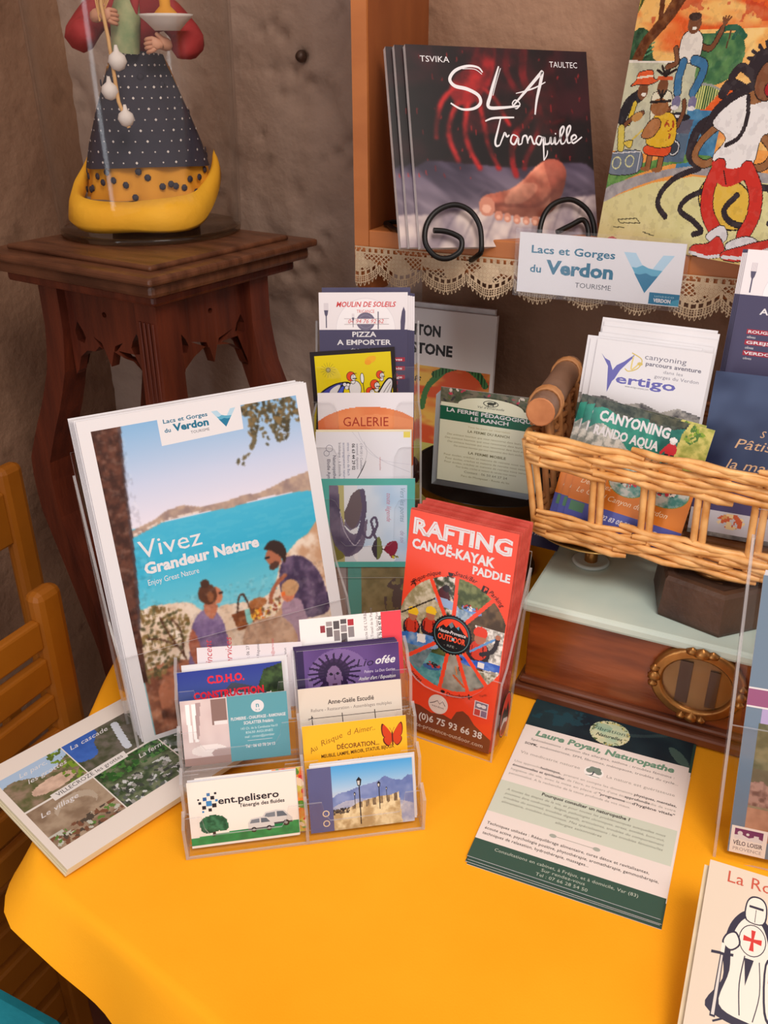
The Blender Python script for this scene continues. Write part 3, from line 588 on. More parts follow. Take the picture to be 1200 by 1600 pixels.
    # hat player
    st([(22, 142), (10, 134), (4, 120)], 11, (44, 44, 50)); st([(18, 134), (14, 116)], 5, (220, 190, 60)); c.put(c.ell(25, 146, 6.5, 8), SK); c.put(c.ell(27, 143, 3, 1.8), (236, 232, 220)); fig([(8, 150), (14, 156), (16, 163), (32, 165), (36, 158), (42, 156), (32, 152), (18, 152)], (226, 96, 52)); c.put(c.line([(15, 158), (34, 160)], 2), (236, 222, 196)); st([(8, 112), (20, 122), (30, 126)], 4, SK); st([(6, 110), (10, 92)], 8, (214, 196, 90)); c.put(c.ell(24, 122, 7, 4, 20), (190, 140, 80))
    # tuft-haired player
    fig([(38, 140), (44, 146), (60, 146), (66, 132), (70, 116), (60, 110), (44, 112)], (226, 222, 196)); c.put(c.ell(49, 150, 6.6, 8), SK); c.put(c.line([(42, 158), (58, 158)], 3.4), (206, 92, 52))
    for q in (-60, -30, 0, 25, 55): c.put(c.line([(50, 160), (50 + 13 * math.sin(rad(q)), 160 + 10 * math.cos(rad(q)))], 2.6), K)
    st([(64, 132), (58, 126), (54, 132)], 3.6, SK); st([(76, 116), (80, 130), (78, 138)], 4, SK)
    # trumpeter in shorts
    for x in (50, 64): st([(x, 92), (x, 76)], 6, (150, 98, 60)); c.put(c.ell(x - 3, 74, 6, 2.2), (150, 98, 60))
    fig([(42, 96), (44, 88), (70, 88), (72, 98)], (222, 84, 46)); fig([(46, 124), (62, 128), (74, 120), (74, 98), (42, 98)], (224, 180, 50)); c.blobs(c.poly([(60, 124), (72, 120), (72, 100), (62, 100)]), [(170, 70, 40)], 1.6, 16, 2); fig([(34, 104), (40, 118), (50, 122), (56, 116), (48, 104)], (176, 118, 74)); c.put(c.ell(50, 132, 11, 8), (150, 98, 60)); c.put(c.line([(38, 136), (62, 138)], 2.4), K); c.put(c.line([(18, 96), (34, 110)], 2), (214, 190, 90)); fig([(12, 97), (22, 92), (24, 100)], (222, 196, 84))
    for q in (-35, 0, 30): c.put(c.line([(50, 140), (50 + 9 * math.sin(rad(q)), 141 + 6)], 2.4), K)
    # wall sitter waving
    st([(56, 184), (60, 172), (50, 168)], 4.5, SK); st([(84, 186), (96, 184), (103, 196), (104, 200)], 4.5, SK)
    for q in (-30, -10, 10, 30): c.put(c.line([(105, 202), (105 + 8 * math.sin(rad(q)) + 2, 202 + 8 * math.cos(rad(q)))], 2), SK)
    fig([(62, 196), (74, 200), (84, 194), (86, 180), (82, 172), (66, 172), (60, 182)], (230, 224, 214)); c.put(c.ell(72, 205, 7.6, 8.8), SK); c.put(c.ell(71, 211, 7.4, 3.6), (60, 44, 40)); c.put(c.ell(73, 201, 2.6, 1.4), (236, 232, 220))
    st([(68, 172), (66, 158), (68, 146)], 8, (62, 116, 160)); st([(80, 174), (92, 170), (92, 160), (86, 146)], 8, (62, 116, 160)); c.put(c.ell(69, 137, 5, 6), (120, 116, 150)); c.put(c.ell(88, 137, 5, 6), (120, 116, 150)); c.put(c.ell(68, 132, 4.6, 2), (232, 228, 230)); c.put(c.ell(88, 132, 4.6, 2), (232, 228, 230))
    # dancing figure in white shirt and red trousers, long dark locks
    HR = (52, 46, 52)
    c.put(c.ell(150, 52, 34, 22, -20), K); c.put(c.ell(150, 52, 32.6, 20.6, -20), (226, 186, 76))
    for P, w in (([(130, 120), (112, 122), (100, 112), (98, 92), (108, 84)], 9), ([(112, 80), (88, 70), (74, 56), (72, 42), (84, 32)], 5), ([(126, 62), (106, 52), (100, 40), (118, 32), (130, 24), (122, 20)], 4.6), ([(160, 60), (150, 46), (160, 36), (180, 34)], 5), ([(140, 150), (126, 154), (120, 146)], 9), ([(150, 160), (134, 168), (126, 160)], 7), ([(176, 150), (196, 140), (204, 120), (198, 100)], 9), ([(150, 150), (130, 140), (118, 128), (112, 112)], 12), ([(180, 70), (200, 66), (206, 50), (200, 40)], 5)): st(P, w, HR, .5)
    c.put(c.ell(162, 166, 22, 17, -20), HR)
    for q in range(-70, 80, 16): c.put(c.line([(164, 170), (164 + 27 * math.sin(rad(q)), 168 + 22 * math.cos(rad(q)))], 3.2), HR)
    st([(122, 118), (108, 104), (104, 90), (116, 84), (126, 88)], 6.5, (150, 102, 66)); st([(172, 112), (186, 100), (182, 88), (170, 84)], 6.5, (150, 102, 66))
    fig([(116, 120), (128, 136), (146, 146), (166, 146), (182, 134), (184, 116), (172, 112), (170, 92), (164, 80), (140, 80), (124, 90), (134, 108)], (238, 236, 236)); c.put(c.ell(156, 144, 10, 6, 10), (150, 102, 66))
    st([(134, 84), (128, 64), (132, 42), (150, 22)], 13, (206, 56, 48)); st([(164, 84), (178, 66), (182, 44), (176, 26)], 13, (206, 56, 48)); c.put(c.poly([(126, 88), (146, 82), (168, 88), (166, 76), (146, 66), (130, 74)], 4), (206, 56, 48)); c.put(c.line([(140, 80), (146, 68)], 1), K)
    c.put(c.ell(166, 158, 15, 18, -14), K); c.put(c.ell(166, 158, 14, 17, -14), (128, 82, 58)); c.put(c.ell(170, 168, 5.4, 7, -20), K); c.put(c.ell(170, 168, 4.6, 6.2, -20), WHT); c.put(c.ell(171, 167, 1.4), K); c.put(c.ell(182, 166, 4, 6, -20), WHT); c.put(c.ell(173, 150, 11, 8, -12), K); c.put(c.ell(173, 150, 10, 7, -12), (170, 40, 48)); c.put(c.poly([(166, 156), (180, 154), (180, 150), (167, 151)]), WHT); c.put(c.ell(178, 159, 5, 3.6), (140, 90, 64))
    st([(148, 144), (152, 126), (148, 110), (136, 102)], 3.4, HR, .4)
    fig([(136, 20), (150, 32), (158, 28), (160, 20), (150, 14)], WHT); fig([(122, 2), (124, 10), (140, 14), (150, 22), (160, 12), (158, 4), (140, 0)], (206, 60, 52)); c.put(c.line([(122, 3), (142, 1), (158, 5)], 3.2), WHT)
    fig([(160, 16), (180, 26), (196, 22), (200, 14), (170, 8)], WHT); fig([(158, 8), (176, 16), (204, 26), (212, 20), (200, 10), (176, 2), (160, 2)], (206, 60, 52)); c.put(c.line([(160, 4), (182, 6), (206, 18)], 3.2), WHT)
    for P in ([(24, 22), (48, 26), (54, 22), (28, 19), (24, 22)], [(20, 14), (34, 15)], [(60, 14), (74, 12)], [(70, 3), (86, 3)]): c.put(c.line(P, 1), (90, 90, 66))
    c.put(c.ell(22, -2, 9, 6), (200, 90, 90)); c.put(c.n(5, 51, 3) > .60, (255, 250, 235), .06); c.put(c.n(6, 52, 3) < .38, (40, 30, 40), .06); a.grid(c); return a
def art_leaf():
    a = Art(); GR = (42, 70, 66); a.rect(0, 0, 148, 210, WHT); a.rect(0, 0, 148, 20, (58, 88, 76)); a.rect(0, 20, 148, 170, (240, 228, 222))
    c = Cv(0, 170, 148, 210, 1.0, (22, 40, 48)); c.mixn(c.Y > 0, (18, 34, 44), (34, 56, 62), 30, 4); c.put(c.ell(30, 192, 30, 12, 20) & (c.n(9, 3) > .5), (30, 72, 84), .7); c.put(c.ell(138, 180, 14, 5, -50), (100, 128, 112), .6); c.put(c.line([(84, 190), (104, 196), (124, 206)], 4, 4), (74, 96, 94), .4); a.grid(c)
    a.rect(0, 52, 148, 91, (210, 216, 200))
    c = Cv(56, 168, 94, 207, .9); e = c.ell(75, 188, 18, 17); c.mixn(c.Y > 0, (176, 200, 170), (220, 216, 176), 10, 6); c.put(c.ell(68, 194, 8, 6), (120, 168, 150), .5); c.blobs(e & ~c.ell(75, 188, 14.5, 13.5), [(70, 92, 60), (200, 190, 120), (90, 110, 70)], 1.3, 60, 2); c.keep = e; a.grid(c)
    a.text('Vibrations', 75, 189, 5, (66, 84, 76), w=34, al='c', sh=.1); a.text('Naturelles', 75, 181, 4.2, (50, 66, 60), w=24, al='c', b=1, sh=.3)
    a.text('Laure Poyau, Naturopathe', 74, 158, 7.2, (112, 152, 128), w=124, al='c', b=2, sh=.15)
    T = (112, 106, 104); T2 = (60, 56, 56); Lt = (164, 156, 150)
    a.text('Spécialisations : gestion des allergies, asthme ; troubles féminins :', 74, 150.5, 2.9, T, w=128, al='c'); a.text('SOPK, endométriose, SPM, fibromes, ménopause, troubles du cycle...', 74, 143.5, 2.9, T, w=136, al='c'); a.text('SOPK,', 6.2, 143.5, 2.9, T2, w=12, b=1)
    a.text('Vis medicatrix naturae', 6, 130, 3.4, Lt, w=54); a.text('La nature est guérisseuse', 83, 129, 3.4, Lt, w=58)
    a.ell(72, 131, 8.4, 7.4, (250, 246, 244), n=24)
    for x, y, r in ((72, 134, 4), (68, 132, 3), (76, 132, 3), (70, 135.5, 2.6), (75, 135.4, 2.6)): a.ell(x, y, r, col=(124, 140, 130), n=10)
    a.line([(72, 132), (71.4, 127.5), (69, 126)], 1.1, (60, 70, 80)); a.line([(66, 126), (78, 126)], .7, (130, 140, 130))
    for i, (t, bl) in enumerate((('Une approche holistique, prenant en compte les dimensions physiques, mentales,', [('holistique,', .17, .13), ('physiques, mentales,', .75, .25)]), ("émotionnelles et spirituelles de l'être, au travers d'une étude approfondie de votre", [('émotionnelles et spirituelles', 0, .33), ('approfondie', .70, .15)]), ("hygiène de vie, avec la mise en place d'un \"programme d'hygiène vitale\"", [('"programme', .55, .16), ("d'hygiène vitale\"", .75, .25)]), ('personnalisé. A la recherche de la cause profonde de vos maux.', []))):
        y = 117 - i * 5.6; w = 140 if i < 3 else 105; a.text(t, 4, y, 2.7, Lt, w=w)
        for s, x0, ww in bl: a.rect(4 + 140 * x0 - .4, y - .9, 4 + 140 * (x0 + ww) + .4, y + 3.4, (240, 228, 222)); a.text(s, 4 + 140 * x0, y, 2.8, T2, w=140 * ww, b=1)
    a.text('Pourquoi consulter un naturopathe ?', 74, 86, 3.5, T2, w=74, al='c', b=1)
    for i, t in enumerate(('A toutes les étapes de la vie, et pour toutes les problématiques auxquelles nous', 'pouvons être confrontés : fatigue, pathologies chroniques, stress, anxiété, burn-out,', 'troubles du sommeil, troubles digestifs, articulaires, troubles du comportement', 'alimentaire, troubles hormonaux. Mes spécialisations : les troubles féminins/les', 'allergies saisonnières')): a.text(t, 74, 80.5 - i * 5.2, 2.6, (150, 152, 140), w=132 if i < 4 else 38, al='c', sh=.2)
    a.line([(60, 46), (90, 46)], .4, (160, 160, 150)); a.blob = None
    for x in (57, 92): a.ell(x, 46, 3, 2, (170, 176, 166), n=10)
    for i, t in enumerate(('Techniques utilisées : Rééquilibrage alimentaire, cures détox et revitalisantes,', 'écoute active, psychologie positive, phytothérapie, aromathérapie, gemmothérapie,', 'techniques de relaxation, hydrothérapie, massages...')): a.text(t, 4, 37.5 - i * 5.8, 2.9, T2, w=(130, 138, 86)[i])
    Gt = (190, 200, 186)
    a.text('Consultations en cabinet, à Fréjus, et à domicile, Var (83)', 74, 12.5, 3.0, Gt, w=112, al='c'); a.text('Sur rendez-vous', 74, 7.6, 3.0, Gt, w=34, al='c'); a.text('Tel : 07 66 28 54 50', 74, 2.4, 3.0, Gt, w=40, al='c')
    return a
def art_vill():
    a = Art(); W2, H2 = 105, 150; a.rect(0, 0, 148, 210, (232, 224, 216))
    return a
def fork(a, x, y, s, col, rot=0):
    for i in (-1.5, -.5, .5, 1.5): a.rect(x + i * 1.3 * s - .25 * s, y + 10 * s, x + i * 1.3 * s + .25 * s, y + 18 * s, (190, 180, 190))
    a.poly([(x - 2.4 * s, y + 10.5 * s), (x + 2.4 * s, y + 10.5 * s), (x + 1.6 * s, y + 6 * s), (x + .6 * s, y + 4 * s), (x + .6 * s, y - 8 * s), (x - .6 * s, y - 8 * s), (x - .6 * s, y + 4 * s), (x - 1.6 * s, y + 6 * s)], col)
def art_moulin():
    a = Art(); NV = (70, 66, 96); a.rect(0, 0, 99, 210, NV); a.rect(0, 171, 99, 210, (232, 226, 230))
    a.ell(52, 171, 33, 32, (240, 236, 240), a0=0, a1=180, n=30); a.ring(52, 171, 33, .4, (214, 208, 216), a0=0, a1=180)
    R = (206, 62, 66); a.text('MOULIN DE SOLEILS', 52, 195, 5.2, R, w=66, al='c', b=1, sh=.25); a.text('TRIGANCE', 52, 188.5, 3.4, R, w=20, al='c')
    a.ell(52, 179.5, 10.4, 9.6, (110, 104, 128), n=30); a.ring(52, 179.5, 7.5, .4, (150, 144, 164), ry=7); a.rect(30, 177, 76, 182.4, (236, 230, 234)); a.line([(28, 182.6), (78, 182.6)], .35, (130, 110, 120)); a.line([(28, 176.6), (78, 176.6)], .35, (130, 110, 120))
    a.text('04 94 76 92 62', 52, 177.8, 4.2, R, w=40, al='c', sh=.25); fork(a, 38, 178, .55, (96, 92, 112)); a.rect(65.4, 171.5, 66.6, 190, (96, 92, 112))
    fork(a, 8, 181, 1.0, (84, 80, 104)); a.poly([(91, 171), (95.5, 171), (96.4, 180), (96.4, 190), (94.5, 195), (92.5, 190), (91, 180)], (84, 78, 104))
    a.text('PIZZA', 50, 163.5, 5.2, WHT, w=27, al='c', b=1); a.text('A EMPORTER', 50, 155, 5.2, WHT, w=60, al='c', b=1)
    a.text('de nos pizzas', 50, 149, 2.6, WHT, w=30, al='c'); a.text('de différents', 50, 144.5, 2.6, WHT, w=30, al='c')
    y = 138
    for t in ('ROUGIER / tomate jambon olives', 'GREJS / tomate anchois', 'VERDON / tomate fromage'): a.rect(12, y - 1, 96, y + 3.4, (160, 40, 60)); a.text(t, 13, y, 2.4, WHT, w=80, b=1); a.text('olives', 13, y - 4.6, 2.2, WHT); y -= 9.5
    for y in (120, 112, 104, 96): a.rect(86, y, 88, y + 4, (150, 60, 80))
    return a
def art_yellow():
    a = Art(); a.rect(0, 0, 99, 150, (34, 26, 30)); Y0 = (226, 204, 20); a.poly([(5, 5), (94, 5), (94, 145), (5, 145)], Y0); K = (30, 28, 34)
    o = 145 - 45; R = (226, 74, 38)
    for q in range(0, 360, 24): a.line([(20 + 3 * math.cos(rad(q)), 128 + 3 * math.sin(rad(q))), (20 + 9 * math.cos(rad(q)), 128 + 9 * math.sin(rad(q)))], .3, (120, 110, 30))
    a.ring(20, 128, 2.3, .9, (90, 90, 90)); a.ell(20, 128, 1.3, col=(150, 150, 150), n=10); a.ell(70, 137, 7, 4, (238, 176, 40), rot=20); a.ell(67, 134, 4, 3, (238, 160, 40), n=12)
    a.poly([(5, 98), (14, 106), (28, 112), (42, 113), (47, 108), (44, 103), (38, 106), (36, 98), (36, 92), (5, 92)], K, 4); a.poly([(6, 97), (16, 105), (28, 110.5), (36, 111), (26, 104), (22, 92), (6, 92)], (60, 66, 160), 4); a.poly([(20, 103), (28, 109), (33, 109), (28, 100), (27, 92), (20, 92)], WHT, 4); a.poly([(29, 100), (34, 107), (37, 107), (34, 98), (34, 92), (28, 92)], (70, 90, 200), 4)
    for x, y in ((38, 110), (42, 109), (44, 106), (40, 106), (45, 103)): a.ell(x, y, 2.4, col=K, n=12); a.ell(x, y, 2, col=WHT, n=12)
    def head(x, y, s=1, b=True):
        if b: a.ell(x + 4 * s, y - 15 * s, 7.5 * s, 10 * s, K, n=20); a.ell(x + 4 * s, y - 15 * s, 6.8 * s, 9.3 * s, WHT, n=20)
        a.ell(x + 2 * s, y - 6 * s, 3 * s, 3.4 * s, K, n=12); a.ell(x + 2 * s, y - 6 * s, 2.4 * s, 2.8 * s, WHT, n=12)
        a.ell(x, y, 5.4 * s, 5.8 * s, K, n=20); a.ell(x, y, 4.8 * s, 5.2 * s, R, n=20); a.ell(x + 2.6 * s, y - 1.4 * s, 3.4 * s, 4 * s, K, n=14); a.ell(x + 2.8 * s, y - 1.4 * s, 2.8 * s, 3.4 * s, WHT, n=14); a.line([(x + 1.5 * s, y - 2.4 * s), (x + 6.8 * s, y - 3 * s)], 1.1 * s, K); a.ell(x + 2.6 * s, y + .4 * s, .6 * s, col=K, n=6); a.line([(x + 2 * s, y + 3 * s), (x + 6.8 * s, y + 3.2 * s)], .6, K)
    head(46, 119, 1); a.line([(61, 92), (59.5, 112)], .8, K); a.ell(59, 116, 2.5, 6.4, K, n=16); a.ell(59, 116, 1.8, 5.6, (236, 236, 240), n=16)
    head(80, 119, .85, False); head(73, 108, 1.0, False); head(67, 100, .9, False)
    a.poly([(74, 92), (80, 104), (88, 114), (94, 114), (95, 108), (93, 100), (90, 92)], K, 4); a.poly([(76, 92), (82, 104), (89, 112.5), (93, 112.5), (93.6, 107), (91, 98), (88.6, 92)], WHT, 4); a.line([(80, 93), (86, 102), (92, 110)], .6, K, 4); a.line([(84, 93), (88, 99), (92, 106)], .4, K, 4)
    a.line([(4, 100), (4, 5)], .1, K); return a
def art_galerie():
    a = Art(); a.rect(0, 0, 99, 210, (226, 222, 228))
    c = Cv(0, 130, 99, 202, .9, (226, 222, 228)); e = c.ell(52, 160, 64, 36); c.mixn(e, (206, 98, 52), (226, 140, 88), 26, 2, 2, 1.6); c.put(e & c.ell(75, 178, 34, 9, -8), (230, 150, 100), .6); c.put(e & (c.Y < 172), (206, 92, 48), .5); a.grid(c)
    a.text('GALERIE', 49.5, 176, 9.2, (156, 44, 26), w=48, al='c'); return a
def art_notice():
    a = Art(); a.rect(0, 0, 99, 150, (222, 222, 230)); a.rect(91, 144, 98, 150, (222, 206, 96)); B = (110, 110, 130)
    a.line([(44, 150), (50, 138), (66, 122), (88, 112), (98, 108)], .35, (178, 180, 196), 5); a.line([(38, 150), (46, 140), (56, 128), (72, 120), (98, 116)], .3, (186, 188, 204), 5); a.line([(50, 140), (53, 128), (48, 112), (40, 98)], .3, (150, 150, 160), 5); a.line([(52, 120), (48, 111), (42, 100)], [.4, .9, .5], (40, 40, 46), 5)
    a.ring(14, 133, 3.4, .5, (120, 120, 140)); a.ring(11, 128, 2.8, .5, (120, 120, 140))
    for x, t, col, h, y0 in ((13, 'Elodie Ayme', B, 3.2, 122), (19, 'Naturopathe', B, 3.2, 126), (25, 'Iridologue - à domicile', (90, 92, 112), 2.6, 139), (29.5, 'accompagnement naturel', (100, 110, 150), 2.6, 139), (34, 'stress / fleurs de Bach', (100, 110, 150), 2.6, 139), (39, '06 63 44 29 02', (50, 50, 60), 3.0, 138), (43.5, 'sommeil, digestion', (110, 110, 130), 2.4, 138), (47.5, '( 04120 ) Castellane', (110, 110, 130), 2.4, 138)): a.text(t, x - 1.5, y0, h, col, rot=-90, b=1 if h > 2.9 else 0)
    a.text('naturopathe', 66, 124, 1.9, (190, 120, 130), rot=-90); return a
def art_green():
    a = Art(); T = (86, 172, 164); a.rect(0, 0, 99, 95, T)
    c = Cv(11, 6, 91, 88, .8, (206, 218, 230)); c.mixn(c.Y > 0, (206, 220, 236), (170, 198, 226), 24, 1, 2, 1.6); c.put(c.X < 40, (222, 222, 226), .7); c.put(c.ell(58, 12, 22, 12), (236, 238, 244), .8)
    c.put(c.X < 26, (176, 170, 110), .9); P = (90, 82, 108)
    c.mixn(c.poly([(11, 88), (20, 88), (22, 60), (26, 46), (32, 40), (40, 44), (47, 60), (43, 84), (37, 80), (34, 66), (28, 54), (24, 40)], 0) | c.poly([(11, 88), (20, 88), (22, 56), (28, 42), (36, 36), (44, 42), (50, 52), (46, 24), (36, 14), (26, 12), (14, 22), (11, 34)], 5), (84, 76, 102), (122, 112, 134), 14, 3)
    c.put(c.poly([(28, 48), (26, 58), (30, 68), (34, 78), (42, 84), (46, 78), (44, 62), (40, 48), (34, 42)], 5), (104, 92, 98)); c.put(c.line([(45, 82), (47, 66), (46, 56), (44, 44), (38, 26), (30, 16)], 5.0, 6), P); c.put(c.line([(47, 62), (45, 48), (46, 36), (52, 32), (56, 40), (54, 50), (58, 54), (60, 46), (57, 36), (60, 30)], 2.6, 6), P)
    c.put(c.line([(22, 60), (26, 40), (36, 24), (42, 30)], .9, 5), (170, 164, 180)); c.put(c.poly([(11, 40), (16, 24), (26, 13), (20, 8), (11, 8)], 3), (122, 118, 60))
    c.put(c.poly([(60, 32), (54, 20), (60, 8), (64, 20)], 2), (66, 58, 72)); c.put(c.poly([(60, 32), (64, 30), (65, 16), (60, 8)], 2), (118, 128, 78)); c.put(c.poly([(67, 19), (72, 27), (80, 28), (81, 20), (76, 10), (72, 14)], 4), (138, 44, 66)); c.put(c.line([(65, 20), (68, 19)], 1), (60, 40, 50)); c.blobs(c.ell(78, 11, 4, 2), [(40, 40, 40), (90, 100, 60), (200, 190, 60)], 1.1, 16, 2)
    a.grid(c); a.text('Vers les portes', 84, 86, 5, (120, 150, 176), rot=-90, sh=.3, sx=.8); a.text('toute légende', 70, 80, 4.6, (186, 110, 136), rot=-90, sh=.3, sx=.8); a.text('de soi', 84, 40, 4.6, (150, 140, 180), rot=-90, sh=.3, sx=.8); return a
def art_behind():
    a = Art(); c = Cv(0, 0, 99, 120, 1.0, (120, 110, 110)); c.mixn(c.X < 26, (104, 94, 98), (136, 124, 124), 8, 1); c.mixn(c.X > 42, (120, 112, 80), (150, 140, 104), 10, 2); c.put((c.X > 28) & (c.X < 42), (88, 160, 152), .9); c.put(c.ell(80, 50, 14, 24) & (c.n(8, 3) > .45), (96, 84, 82)); c.put(c.ell(15, 105, 7, 3), (40, 60, 90)); c.put((c.X > 18) & (c.X < 26) & (c.Y < 104), (156, 146, 148)); a.grid(c); return a
def art_ton():
    a = Art(); a.rect(0, 0, 200, 270, (226, 222, 222)); K = (24, 20, 22)
    c = Cv(0, 0, 196, 196, 1.2, (232, 150, 80)); t = np.clip((vnoise(c.X * .35, c.Y, 18, 2, 3) - .5) * 4 + .5, 0, 1)[..., None]; c.put(c.Y > -1, np.array((236, 190, 90)) * t + np.array((216, 90, 50)) * (1 - t))
    c.put(c.Y < 90, (196, 196, 110)); c.put(c.line([(120, 186), (150, 200), (176, 196), (190, 180)], 9, 5) | c.line([(140, 198), (112, 170), (104, 140)], 8, 5) | c.line([(168, 198), (186, 186)], 7, 4), (70, 124, 70)); c.put((c.line([(120, 186), (150, 200), (176, 196), (190, 180)], 9, 5)) & (np.sin(c.X * 1.4) > .3), (36, 74, 44)); c.mixn(c.poly([(136, 150), (196, 160), (196, 96), (136, 84)]), (196, 180, 84), (120, 120, 110), 8, 5); c.put(c.line([(134, 152), (196, 166)], 4), (96, 100, 130)); c.put(c.ell(60, 70, 10), K); c.put(c.ell(60, 36, 14), K); c.put(c.ell(60, 36, 8), (120, 120, 110)); c.put(c.ell(64, 100, 5), (226, 226, 220)); a.grid(c)
    a.text('TONTON', 126, 236, 13, K, w=68, al='r', b=2); a.text('STONE', 143, 212, 13, K, w=58, al='r', b=2); a.text('Roots', 100, 174, 9, K, al='r', b=1, sh=.3); a.text('~ ~', 150, 130, 6, K)
    return a
def art_ferme():
    a = Art(); C0 = (222, 224, 200); a.rect(0, 0, 105, 92, C0); a.ell(52, 92, 34, 10, C0, a0=0, a1=180)
    a.poly([(-.4, 88), (105.4, 84.5), (105.4, 71), (-.4, 72)], (24, 92, 68)); a.text('LA FERME PÉDAGOGIQUE', 52, 81, 4.2, WHT, w=92, al='c', b=1, rot=-1); a.text('LE RANCH', 52, 74.6, 4.2, WHT, w=40, al='c', b=1)
    K = (60, 62, 50); a.ell(52, 96.5, 8, 3.6, K, n=20); a.ell(52, 96.5, 7, 2.8, C0, n=20); a.ell(52, 96.6, 4, 1.8, K, n=12); a.rect(49, 94, 50, 96, K); a.rect(54, 94, 55, 96, K); a.ell(56, 97.6, 1.4, col=K, n=8); a.text('Val d\'Émeraude', 52, 90.4, 2.6, K, w=28, al='c', sh=.3)
    G = (150, 146, 104); D = (120, 118, 84)
    a.text('Tous les jours sur réservation', 52, 66, 2.2, (180, 170, 120), w=44, al='c'); a.text('LA FERME DU RANCH', 52, 60.5, 2.8, D, w=44, al='c', b=1)
    for i, w in enumerate((88, 92, 86, 72)): a.text('Des animaux heureux que vous rencontrez dans leurs enclos', 52, 55 - 4.3 * i, 2.2, G, w=w, al='c', sh=.2)
    a.text('LA FERME MOBILE', 52, 35.5, 2.8, D, w=40, al='c', b=1)
    for i, w in enumerate((92, 88, 90, 64)): a.text('Pour écoles, crèches et maisons de retraite nous venons', 52, 30.5 - 4.3 * i, 2.2, G, w=w, al='c')
    a.text('Contact : 06 50 64 27 24', 52, 12.6, 2.6, D, w=46, al='c'); a.text('Parc de Montpezat - Route du lac', 52, 7.6, 2.2, G, w=52, al='c'); return a
def art_ferme2():
    a = Art(); c = Cv(0, 88, 105, 112, 1.0); c.mixn(c.Y > 0, (120, 112, 96), (70, 80, 60), 6, 1, 3, 3); c.blobs(c.Y > 0, [(180, 60, 80), (210, 200, 190), (90, 100, 60), (60, 56, 60)], 2, 60, 3); a.grid(c)
    a.rect(0, 0, 105, 88, (190, 198, 200)); return a
def art_navytext():
    a = Art(); a.rect(0, 0, 110, 26, (44, 46, 84)); a.text('TAKE OFF CO TOURS OF THE LAKE', 55, 18, 3, (200, 200, 214), w=90, al='c', b=1); a.text('OR CHARGE - RENTING AND PICK UP', 55, 12.6, 3, (200, 200, 214), w=90, al='c', b=1); a.text('OPEN ALL DAYS', 55, 7, 2.6, (170, 170, 190), w=50, al='c'); return a
def art_vertigo():
    a = Art(); a.rect(0, 0, 105, 190, WHT); V = (98, 96, 172); Gr = (110, 108, 124)
    a.poly([(6, 177), (14, 166), (18, 150), (22, 155), (26, 164), (36, 177), (37, 180), (28, 172), (22, 168), (19, 163), (15, 171), (10, 173)], V); a.poly([(14, 166), (17, 142), (20, 152), (19, 162)], V)
    a.text('ertigo', 23, 152, 8.2, V, w=56, b=1, sx=1); a.line([(34, 181), (44, 176), (42, 168), (34, 164), (30, 166)], 1.0, (206, 184, 100), 5); a.line([(36, 178), (36, 166), (42, 172)], 1.3, (220, 200, 120), 5); a.ell(43, 172, 2.6, 1.6, (206, 184, 100), n=10)
    a.text('canyoning', 84, 177, 4.6, Gr, w=38, al='r'); a.text('parcours aventure', 98, 171.5, 3.6, Gr, w=50, al='r', b=1); a.text('dans les', 83, 166.4, 2.8, (140, 138, 150), w=18, al='r'); a.text('gorges du Verdon', 98, 161.5, 3.0, (130, 128, 142), w=40, al='r'); a.text('www.vertigo-canyon.com', 33, 149.2, 1.7, (90, 90, 100), w=22)
    c = Cv(0, 110, 105, 142, 1.0, WHT); m = c.poly([(0, 136), (16, 138), (34, 133), (52, 137), (70, 131), (84, 137), (105, 133), (105, 110), (0, 110)]); c.mixn(m, (84, 84, 88), (176, 172, 166), 6, 2, 4, 3.4); c.mixn(m & (c.Y < 126), (52, 66, 56), (96, 104, 92), 6, 3); c.keep = m; a.grid(c)
    return a
